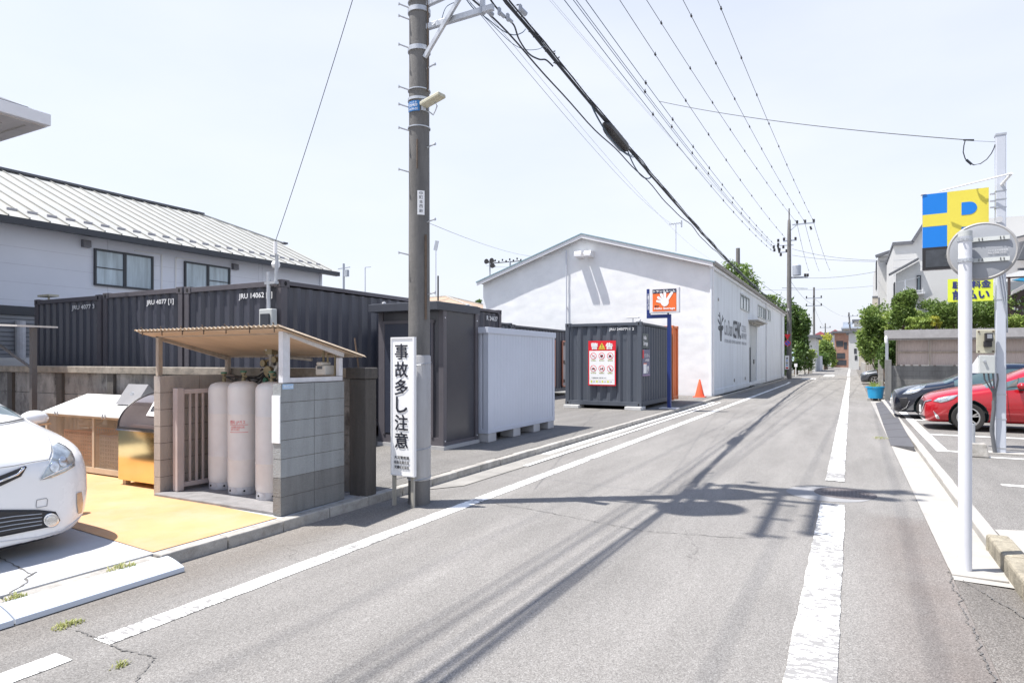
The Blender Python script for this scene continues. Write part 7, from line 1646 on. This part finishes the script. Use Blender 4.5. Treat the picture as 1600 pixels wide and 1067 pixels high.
while x < 13:
    mb.box((x - .02, RY + .05, wz), (x + .02, RY + .09, fz1 + .1)); pan.add([(x + .02 + .2 * 0, RY + .1, wz + .02)] , []) ; n = 24
    pts = [(x + .03 + (1.04 - .04) * i / n, RY + .10 + .012 * (i % 2)) for i in range(n + 1)]; vs = [Vector((a, b, wz + .02)) for a, b in pts] + [Vector((a, b, fz1)) for a, b in pts]; pan.add(vs, [(i, i + 1, n + 2 + i, n + 1 + i) for i in range(n)]); x += 1.06
zm = (wz + fz1) / 2 + .02; mb.box((fx0, RY + .055, zm - .025), (13, RY + .088, zm + .025)); part('rail', mb, M['wood'], T); part('panel', pan, M['poly'], T)
T = thing('carport_roof', 'long weathered carport edge beam above the panel fence', 'carport', (6, RY, 2.4))
b0 = PY(1382, 529, RY - .3); b1 = PY(1382, 516, RY - .3); mb = MB(); mb.box((b0.x, RY - .35, b0.z), (13, RY - .25, b1.z)); mb.box((b0.x + .02, RY - .24, b1.z - .08), (13, RY + .5, b1.z - .03)); mb.box((b0.x + .1, RY - .24, b0.z - .06), (13, RY - .1, b0.z + .02), M['roofd']); part('beam', mb, M['beam'], T)
mb = MB(); mb.box((b0.x + .05, RY + .2, 0), (b0.x + .15, RY + .3, b1.z - .08)); mb.box((12, RY + .2, 0), (12.1, RY + .3, b1.z - .08)); part('post', mb, M['transf'], T); mb = MB(); mb.lathe([(.02, b0.z - .2), (.05, b0.z - .15), (.06, b0.z), (.03, b0.z + .1)], (b0.x + .05, RY - .4, 0), 12); part('rain_hopper', mb, M['whiteclean'], T)
# brown staircase screen
SYy = 31; a = PY(1577, 505, SYy); T = thing('stair_screen', 'brown slanted stair screen above the carport at the right edge', 'staircase', a)
b = PY(1600, 430, SYy); mb = MB(); mb.prism([PY(1580, 505, SYy), PY(1612, 486, SYy), PY(1612, 446, SYy), PY(1580, 462, SYy)], (0, .06, 0)); part('panel', mb, M['brown'], T)
mb = MB(); mb.prism([PY(1579, 461, SYy), PY(1614, 444, SYy), PY(1614, 437, SYy), PY(1580, 456, SYy)], (0, -.3, 0)); part('handrail', mb, M['beam'], T)
mb = MB(); x = a.x; mb.box((x - .04, SYy, 0), (x + .04, SYy + .08, PY(1577, 434, SYy).z)); mb.box((x - .3, SYy, PY(1577, 435, SYy).z), (x + 4, SYy + .08, PY(1577, 432.5, SYy).z)); part('post', mb, M['brown'], T)
rnd = random.Random(2); mb = MB()
for k in range(9): u = rnd.uniform(1583, 1598); v = rnd.uniform(465, 488); p = PY(u, v, SYy - .006); mb.box(p, p + Vector((.04, .004, .05 + rnd.random() * .08)))
part('cutout', mb, M['letter'], T)

# ================================================================ PLANTS
def crown(mb, c, R, n, s, seed, holes=.25, up=.5):
    rnd = random.Random(seed); lobes = [(Vector((rnd.uniform(-1, 1) * .6, rnd.uniform(-1, 1) * .6, rnd.uniform(-.75, .7))), rnd.uniform(.34, .6)) for _ in range(14)] + [(Vector((0, 0, 0)), .7)] * 3
    k = 0
    while k < n:
        l, r = lobes[rnd.randrange(len(lobes))]; d = Vector((rnd.gauss(0, 1), rnd.gauss(0, 1), rnd.gauss(0, 1))).normalized() * (r * rnd.random() ** .35 * (1 if rnd.random() > .13 else rnd.uniform(1., 1.45))) + l
        if noise.noise(d * 3.3 + Vector((seed, 0, 0))) < -holes: continue
        p = Vector(c) + Vector((d.x * R[0], d.y * R[1], d.z * R[2]))
        a = Vector((rnd.gauss(0, 1), rnd.gauss(0, 1), rnd.gauss(0, 1) + up)).normalized(); t = a.orthogonal().normalized(); t.rotate(Matrix.Rotation(rnd.uniform(0, 6.3), 3, a)); b = a.cross(t); ss = s * rnd.uniform(.55, 1.3)
        mb.add([p - t * ss, p + b * ss * .45, p + t * ss, p - b * ss * .45], [(0, 1, 2, 3)]); k += 1
def tree(name, label, base, h, cz, R, n, s, m, seed, cat='tree', group=None, tr=.12, cx_=0):
    base = Vector(base); T = thing(name, label, cat, base, group); mb = MB(); c = base + Vector((cx_, 0, cz)); rnd = random.Random(seed)
    mb.tube([base, base.lerp(c, .5) + Vector((rnd.uniform(-.1, .1), 0, 0)), c], tr, 8, r2=tr * .4)
    for k in range(6 if R[2] > 1.5 else 2): a = rnd.uniform(0, 6.3); st_ = base.lerp(c, rnd.uniform(.45, .8)); mb.tube([st_, c + Vector((cos(a) * R[0] * .6, sin(a) * R[1] * .6, rnd.uniform(-.3, .6) * R[2]))], tr * .4, 5, r2=tr * .1)
    part('trunk', mb, M['bark'], T)
    mb = MB(); crown(mb, c, R, n, s, seed); mb.build('crown', m, T, recalc=False); return T
def pt(u, v, Y): return PY(u, v, Y)
def bush(label, u, v, Y, ru, rv, n, s, m, seed, cat='shrub', name='shrub'):
    c = pt(u, v, Y); d = -c.x * _s + c.y * _c; R = (ru / F * d * 1.25, ru / F * d * .9, rv / F * d * 1.2); bx_ = max(c.x, 1.6) if c.x > 0 else c.x; return tree(name, label, (bx_, Y, 0), 0, c.z, R, n, s, m, seed, cat, None, .06, c.x - bx_)
tree('street_tree', 'dense dark green tree beyond the warehouse and stop sign', (pt(1244, 580, 76).x, 76, 0), 0, pt(1244, 516, 76).z, (1.6, 1.9, 2.9), 7500, .20, M['leafd'], 3, tr=.2)
c = pt(1224, 522, 70); tree('street_tree', 'tall narrow tree right behind the transformer pole and warehouse end', (c.x, 70, 0), 0, c.z, (1.0, 1.4, 3.2), 4200, .18, M['leafd'], 5, tr=.18)
tree('street_tree', 'bright green treetop showing over the warehouse roof', (pt(1158, 440, 64).x, 64, 0), 0, pt(1162, 434, 64).z, (1.9, 1.8, 1.6), 3800, .15, M['leafm'], 8, tr=.2)
tree('street_tree', 'low green treetop just above the far end of the warehouse roof', (pt(1200, 470, 68).x, 68, 0), 0, pt(1203, 470, 68).z, (1.3, 1.3, .9), 1800, .15, M['leafm'], 9, tr=.2)
c = pt(1291, 547, 118); tree('street_tree', 'round yellowish green tree further along the left side', (c.x, 118, 0), 0, c.z, (1.5, 2.2, 2.1), 3800, .24, M['leafm'], 12, tr=.25)
c = pt(1288, 533, 119); tree('street_tree', 'yellow tinged treetop behind the thin distant pole', (c.x, 121, 0), 0, c.z, (1.2, 1.4, 1.2), 1300, .24, M['leafy'], 13, tr=.2)
for (u, v, Y, ru, rv, n, s, m, sd, lb) in ((1258, 563, 78, 13, 12, 2500, .12, 'leafm', 21, 'low dark bush at the foot of the big street tree'), (1263, 552, 80, 10, 5, 1200, .12, 'leafl', 22, 'clipped light green bush beside the white far fence'), (1243, 570, 72, 10, 8, 1200, .11, 'leafd', 23, 'small bush beside the transformer pole base'), (1303, 567, 150, 4, 6, 600, .2, 'leafl', 24, 'small bush in front of the red brown far building'), (1289, 560, 110, 8, 9, 900, .16, 'leafd', 25, 'dark bush under the yellowish tree')):
    bush(lb, u, v, Y, ru, rv, n, s, M[m], sd)
for (u, v, Y, ru, rv, n, s, m, sd, lb) in ((1377, 556, 32, 8, 15, 2800, .065, 'leafd', 61, 'dark lower foliage behind the stacked block pillar'), (1356, 552, 49, 10, 13, 2200, .08, 'leafm', 62, 'shrub behind the charcoal car'), (1425, 500, 32, 34, 14, 5000, .065, 'leafl', 63, 'pale green hedge top left behind the carport beam'), (1540, 500, 33, 50, 15, 6500, .065, 'leafm', 64, 'long hedge behind the lime board and sign pole'), (1375, 522, 33, 24, 34, 9000, .075, 'leafm', 31, 'big leafy garden shrub above the grey car and gate pillar'), (1357, 534, 38, 13, 19, 3500, .08, 'leafl', 32, 'light green shrub leaning over the street beyond the pillar'), (1362, 495, 36, 14, 14, 2600, .08, 'leafl', 33, 'loose upper branches with gaps against the white house'), (1412, 485, 31, 17, 26, 6500, .07, 'leafm', 34, 'upright conical green tree rising above the carport beam'), (1437, 505, 30.5, 16, 9, 2600, .06, 'leafl', 35, 'yellow green bush low behind the carport beam'), (1462, 503, 30.3, 7, 7, 900, .05, 'leafy', 36, 'small bright yellow bush behind the carport beam'), (1490, 490, 31, 40, 22, 9000, .06, 'leafm', 37, 'wide olive green hedge bush left of the pale sign pole'), (1565, 488, 31.5, 30, 26, 6500, .07, 'leafm', 38, 'dark green bush right of the pale sign pole'), (1392, 545, 30, 12, 24, 4500, .06, 'leafd', 39, 'dark shrub under the carport beam end'), (1585, 425 + 80, 30, 14, 10, 1200, .06, 'leafl', 40, 'pale green sprigs below the brown stair screen')):
    bush(lb, u, v, Y, ru, rv, n, s, M[m], sd)
# spiky shoots
for k, (u, v, u1, v1) in enumerate(((1470, 505, 1450, 480), (1480, 500, 1462, 466), (1500, 500, 1490, 462), (1455, 508, 1438, 488))):
    a = pt(u, v, 30.6); b = pt(u1, v1, 30.6); mb = MB(); rnd = random.Random(k)
    T = thing('leafy_shoot', ['longest', 'tallest', 'middle', 'lowest'][k] + ' leafy shoot sticking out of the olive hedge', 'shrub', a); mb.tube([a, b], .012, 5, r2=.004); part('stem', mb, M['bark'], T); mb = MB()
    for i in range(170):
        f = rnd.random(); p = a.lerp(b, f); d = Vector((rnd.gauss(0, 1), rnd.gauss(0, 1), rnd.gauss(0, 1))).normalized(); w_ = d.orthogonal().normalized() * .012; L_ = .12 * rnd.uniform(.5, 1); mb.add([p, p + d * L_ * .5 + w_, p + d * L_, p + d * L_ * .5 - w_], [(0, 1, 2, 3)])
    mb.build('leaves', M['leafm'], T, recalc=False)

# ================================================================ HOUSES RIGHT AND FAR
def win(T, x0, x1, z0, z1, Y, m='glass', face='y', X=None, fr='frame'):
    mb = MB()
    if face == 'y':
        mb.box((x0 - .05, Y - .05, z0 - .05), (x1 + .05, Y - .002, z0)); mb.box((x0 - .05, Y - .05, z1), (x1 + .05, Y - .002, z1 + .05)); mb.box((x0 - .05, Y - .05, z0), (x0, Y - .002, z1)); mb.box((x1, Y - .05, z0), (x1 + .05, Y - .002, z1)); f = part('window_frame', mb, M[fr], T); mb = MB(); mb.box((x0, Y - .02, z0), (x1, Y - .004, z1))
    else:
        mb.box((X - .05, x0 - .05, z0 - .05), (X - .002, x1 + .05, z0)); mb.box((X - .05, x0 - .05, z1), (X - .002, x1 + .05, z1 + .05)); mb.box((X - .05, x0 - .05, z0), (X - .002, x0, z1)); mb.box((X - .05, x1, z0), (X - .002, x1 + .05, z1)); f = part('window_frame', mb, M[fr], T); mb = MB(); mb.box((X - .02, x0, z0), (X - .004, x1, z1))
    part('pane', mb, M[m], f)
Yh = 50; a = PY(1372, 520, Yh); b = PY(1397, 380, Yh)
T = thing('white_house', 'narrow tall white house beyond the garden shrubs', 'house', (a.x, Yh, 0), 'white houses on the right')
mb = MB(); zl_ = PY(1374, 402, Yh).z; zr_ = PY(1397, 392, Yh).z; mb.prism([(a.x, Yh, 0), (b.x + 3, Yh, 0), (b.x + 3, Yh, zr_ + .6), (a.x, Yh, zl_)], (0, 12, 0)); part('house_wall', mb, M['housew'], T)
mb = MB(); mb.beam((a.x - .15, Yh - .2, zl_ + .03), (b.x + 3, Yh - .2, zr_ + .95), .35, .18); part('roof_edge', mb, M['roofd'], T)
win(T, Yh + 2, Yh + 3.2, PX(1372, 445, a.x).z, PX(1372, 425, a.x).z + 1, 0, face='x', X=a.x); mb = MB(); mb.tube([(a.x + .7, Yh - .06, 0), (a.x + .7, Yh - .06, zl_)], .05, 8); part('downpipe', mb, M['houseg'], T)
Yh = 42
T = thing('white_house', 'white house with dark flat parapet stepping up behind the parking sign', 'house', (PY(1397, 500, Yh).x, Yh, 0), 'white houses on the right')
q0 = lambda u, v, Y=Yh: PY(u, v, Y)
mb = MB(); x0 = q0(1396, 0).x; z_ = q0(1396, 384).z; x1 = q0(1426, 0).x
mb.prism([(x0, Yh, 0), (q0(1600, 0).x + 4, Yh, 0), (q0(1600, 0).x + 4, Yh, q0(1445, 352).z), (q0(1447, 0).x, Yh, q0(1447, 348).z), (x1, Yh, z_), (x0, Yh, z_)], (0, 10, 0)); part('house_wall', mb, M['housew'], T)
mb = MB(); mb.box((x0 - .05, Yh - .12, z_), (x1, Yh + 10, q0(1396, 379).z)); mb.beam((x1, Yh - .1, z_ + .15), (q0(1449, 0).x, Yh - .1, q0(1449, 345).z + .1), .3, .16); part('parapet', mb, M['roofd'], T)
mb = MB()
for k in range(8): z = z_ - .4 - k * .42; mb.box((x0, Yh - .006, z), (q0(1470, 0).x, Yh - .001, z + .02))
part('siding_joint', mb, M['houseg'], T)
Yh = 37
T = thing('white_house', 'lower white house wing with slanted dark eave and small antenna', 'house', (PY(1394, 500, Yh).x, Yh, 0), 'white houses on the right')
x0 = q0(1400, 0, Yh).x; x1 = q0(1438, 0, Yh).x; za = q0(1398, 428, Yh).z; zb_ = q0(1434, 407, Yh).z
mb = MB(); mb.prism([(x0, Yh, 0), (14, Yh, 0), (14, Yh, q0(1500, 420, Yh).z), (x1, Yh, q0(1500, 420, Yh).z), (x1, Yh, zb_), (x0, Yh, za)], (0, 4.5, 0)); part('house_wall', mb, M['housew'], T)
mb = MB(); mb.beam((x0 - .3, Yh - .15, za - .05), (x1 - .1, Yh - .15, zb_ + .05), .5, .08); part('roof_edge', mb, M['roofd'], T)
mb = MB(); mb.box((q0(1410, 0, Yh).x, Yh - .8, q0(1420, 462, Yh).z), (q0(1443, 0, Yh).x, Yh, q0(1420, 459, Yh).z), M['houseg']); 
for u in (1412, 1420, 1430, 1442): p = q0(u, 459, Yh - .8); mb.tube([p, p + Vector((0, 0, .25))], .015, 5, M['white'])
mb.tube([q0(1412, 455, Yh - .8), q0(1442, 454, Yh - .8)], .015, 5, M['white']); part('balcony', mb, None, T)
win(T, q0(1434, 0, Yh).x, q0(1437, 0, Yh).x, q0(1435, 457, Yh).z, q0(1435, 432, Yh).z, Yh)
win(T, Yh + .6, Yh + 1.2, 2.6, q0(1393, 460, Yh).z + .6, 0, face='x', X=x0); win(T, Yh + 2.6, Yh + 3.2, 2.6, q0(1393, 460, Yh).z, 0, face='x', X=x0)
T_, a = thinmast(1414.5, 437, 462, Yh - .4, .02, 'small fishbone antenna on the balcony of the white house wing', 'antenna', 'antenna'); mb = MB(); mb.beam(a + Vector((-.3, 0, -.1)), a + Vector((.6, 0, .1)), .02, .02)
for k in range(6): mb.beam(a + Vector((-.25 + .15 * k, -.15, -.1 + .03 * k)), a + Vector((-.25 + .15 * k, .15, -.1 + .03 * k)), .012, .012)
part('antenna_array', mb, M['galv'], T_)
Yh = 33.5
T = thing('pale_roofed_house', 'house with pale sloping roof and dark eave at the right edge', 'house', (PY(1560, 500, Yh).x, Yh, 0))
mb = MB(); xa = q0(1556, 0, Yh).x; mb.box((xa, Yh + .3, 0), (16, Yh + 6, q0(1556, 440, Yh).z)); part('house_wall', mb, M['houseg'], T)
mb = MB(); mb.prism([q0(1548, 437, Yh), q0(1640, 408, Yh), q0(1640, 360, Yh), q0(1560, 378, Yh)], (0, .12, 0)); part('roof', mb, mat('pale_roof', (.52, .50, .50), .7, var=.05), T)
mb = MB(); mb.beam(q0(1556, 380, Yh - .1), q0(1640, 358, Yh - .1), .1, .06); mb.prism([q0(1588, 407, Yh - .2), q0(1625, 407, Yh - .2), q0(1625, 350, Yh - .2), q0(1600, 380, Yh - .2)], (0, -.3, 0)); mb.beam(q0(1590, 421, Yh - .1), q0(1620, 420, Yh - .1), .05, .1); part('roof_edge', mb, M['roofd'], T)
p = q0(1596, 442, Yh - 1.2); mb = MB(); mb.prism([p + Vector((-.3, 0, .14)), p + Vector((.6, 0, -.02)), p + Vector((.6, 0, .22)), p + Vector((0, 0, .2))], (0, .3, 0)); o = mb.build('blue_sheet', M['tubblue'], None); tag(o, 'scrap of light blue sheet by the brown stair screen', 'sheet')
# far buildings at the street end
def bld(name, label, u0, u1, vt, vb, Y, m, roof=None, dpt=10, wins=(), rv=0):
    a = PY(u0, vb, Y); b = PY(u1, vt, Y); T = thing(name, label, 'building', (a.x, Y, 0)); mb = MB(); mb.box((a.x, Y, -.04), (b.x, Y + dpt, b.z)); part('wall', mb, M[m], T)
    if roof:
        mb = MB(); rz_ = PY(u0, vt - rv, Y).z
        if rv: mb.prism([(a.x - .4, Y - .4, b.z), (b.x + .4, Y - .4, b.z), ((a.x + b.x) / 2, Y - .4, rz_)], (0, dpt + .8, 0))
        else: mb.box((a.x - .5, Y - .6, b.z), (b.x + .5, Y + dpt, b.z + .4))
        part('roof', mb, M[roof], T)
    for (ua, ub, va, vb_) in wins: win(T, PY(ua, 500, Y).x, PY(ub, 500, Y).x, PY(ua, vb_, Y).z, PY(ua, va, Y).z, Y, 'darkface')
    return T
bld('far_building', 'red brown building with dark recessed storeys at the street end', 1304, 1326, 520, 575, 150, 'brick', 'roofd', wins=((1307, 1317, 533, 541), (1308, 1320, 552, 560), (1308, 1322, 563, 570), (1319, 1323, 535, 545)))
bld('far_building', 'small white walled house at the right of the street end', 1326, 1342, 520, 575, 120, 'housew', 'roofd', wins=((1335, 1338, 545, 552), (1336, 1339, 556, 562)), rv=6)
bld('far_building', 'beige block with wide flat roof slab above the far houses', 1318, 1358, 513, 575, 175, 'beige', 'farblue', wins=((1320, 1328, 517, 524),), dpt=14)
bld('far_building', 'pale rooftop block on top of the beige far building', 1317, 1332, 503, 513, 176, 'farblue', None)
bld('far_building', 'grey flat roofed block behind the leaning pole', 1335, 1365, 501, 513, 182, 'beige', 'roofd')
bld('far_building', 'grey white low house left of the red brown building', 1291, 1304, 522, 575, 165, 'houseg', 'roofd', wins=((1293, 1300, 524, 529),))
bld('far_building', 'house with maroon roof far down the street', 1272, 1292, 524, 575, 200, 'houseg', 'redroof', rv=6)
bld('far_building', 'small building with maroon roof beside the beige block', 1298, 1312, 520, 575, 190, 'beige', 'redroof', rv=5)
bld('far_house', 'white house wall half hidden by the big street tree', 1262, 1274, 528, 575, 95, 'housew', 'roofd')
bld('far_house', 'small house between the two street trees', 1276, 1290, 555, 575, 135, 'houseg', 'tilebr', rv=5)
bld('far_shed', 'white fence like low shed past the dark pole', 1274, 1281, 556, 577, 100, 'houseg')
T = thing('small_billboard', 'blank beige billboard on a thin mast before the narrow white house', 'billboard', PY(1373, 520, 52)); a = PY(1363, 480, 46); b = PY(1372, 465, 46); mb = MB(); mb.box(a, (b.x, a.y + .3, b.z)); part('board', mb, M['beige'], T); mb = MB(); mb.box((a.x, a.y - .02, b.z + .0), (b.x, a.y + .3, b.z + .1)); mb.tube([(b.x + .05, 46, 0), (b.x + .05, 46, b.z)], .05, 6); part('mast', mb, M['roofd'], T)
bld('far_house', 'pale house low behind the light green street shrub', 1357, 1374, 492, 575, 62, 'beige', 'roofd', rv=6)
# low fence on the left
T = thing('picket_fence', 'pale picket fence beyond the big street tree', 'fence', PY(1262, 585, 84)); mb = MB(); a = PX(1256, 0, -6.2).y; y = 80
while y < 100: mb.box((-6.3, y, 0), (-6.22, y + .12, 1.3)); y += .3
part('picket', mb, M['housew'], T); mb = MB(); mb.box((-6.35, 70, 0), (-6.2, 79.5, .75)); part('low_wall', mb, M['rwall'], T)
for u, v0, v1, lb in ((1266, 555, 577, 'grey stone gatepost before the picket fence'),): a = PY(u, v1, 82); mb = MB(); mb.box((a.x - .2, 82, 0), (a.x + .2, 82.4, PY(u, v0, 82).z)); o = mb.build('gatepost', M['kerb'], None); tag(o, lb, 'gatepost')
mb = MB(); a = PY(1241, 573, 68); b = PY(1246, 568, 68); mb.box((a.x, 68, a.z), (b.x, 68.05, b.z)); mb.tube([((a.x + b.x) / 2, 68.03, 0), ((a.x + b.x) / 2, 68.03, a.z)], .04, 6); o = mb.build('notice_sign', M['whiteclean'], None); tag(o, 'small pale green notice sign by the street corner', 'sign')
# wall along the right beyond the pillar
T = thing('stone_garden_wall', 'low rough garden wall along the street beyond the gate pillar', 'wall', (1.2, 60, 0)); mb = MB(); mb.box((1.25, 51.5, 0), (1.5, 110, 1.25)); part('wall', mb, M['kerb'], T)
for Y in (51.8, 58, 66): mb = MB(); mb.box((1.15, Y, 0), (1.6, Y + .45, 1.7)); parts('pillar', mb, M['blockpink'], T)
# tiled roof house behind the containers
Yt = 31; a = PY(640, 475, Yt); pk0 = PY(672, 465, Yt + 3); pk1 = PY(697, 463, Yt + 3)
T = thing('tiled_roof_house', 'hipped brown tiled roof peeking above the hut roof', 'house', (a.x, Yt, 0))
z0 = PY(740, 484, Yt).z; x0 = PY(610, 480, Yt).x; x1 = PY(748, 484, Yt).x
mb = MB(); vs = [Vector((x0, Yt, z0)), Vector((x1, Yt, z0)), Vector((x1, Yt + 7, z0)), Vector((x0, Yt + 7, z0)), pk0, pk1]; mb.add(vs, [(0, 1, 5, 4), (1, 2, 5), (2, 3, 4, 5), (3, 0, 4), (0, 3, 2, 1)]); part('roof', mb, M['tilebr'], T)
mb = MB(); mb.tube([pk0, pk1, vs[1]], .07, 6); mb.tube([pk1, vs[2]], .07, 6); part('ridge_tile', mb, M['kerb'], T); mb = MB(); mb.box((x0 + .5, Yt + .5, 0), (x1 - .5, Yt + 6.5, z0)); part('house_wall', mb, M['houseg'], T)
bush('small grey green treetop between the tiled roof and the warehouse', 748, 478, 40, 6, 7, 500, .12, M['leafd'], 51)
# hills
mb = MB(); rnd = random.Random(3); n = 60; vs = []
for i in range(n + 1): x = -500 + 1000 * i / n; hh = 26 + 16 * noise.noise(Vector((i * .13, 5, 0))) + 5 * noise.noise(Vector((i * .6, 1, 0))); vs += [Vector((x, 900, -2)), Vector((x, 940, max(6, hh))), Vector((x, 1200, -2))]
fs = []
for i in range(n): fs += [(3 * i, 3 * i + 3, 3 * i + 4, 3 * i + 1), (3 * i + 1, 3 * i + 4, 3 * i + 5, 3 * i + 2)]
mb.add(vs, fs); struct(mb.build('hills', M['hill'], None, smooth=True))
for o in bpy.data.objects:
    if '_o' in o: del o['_o']
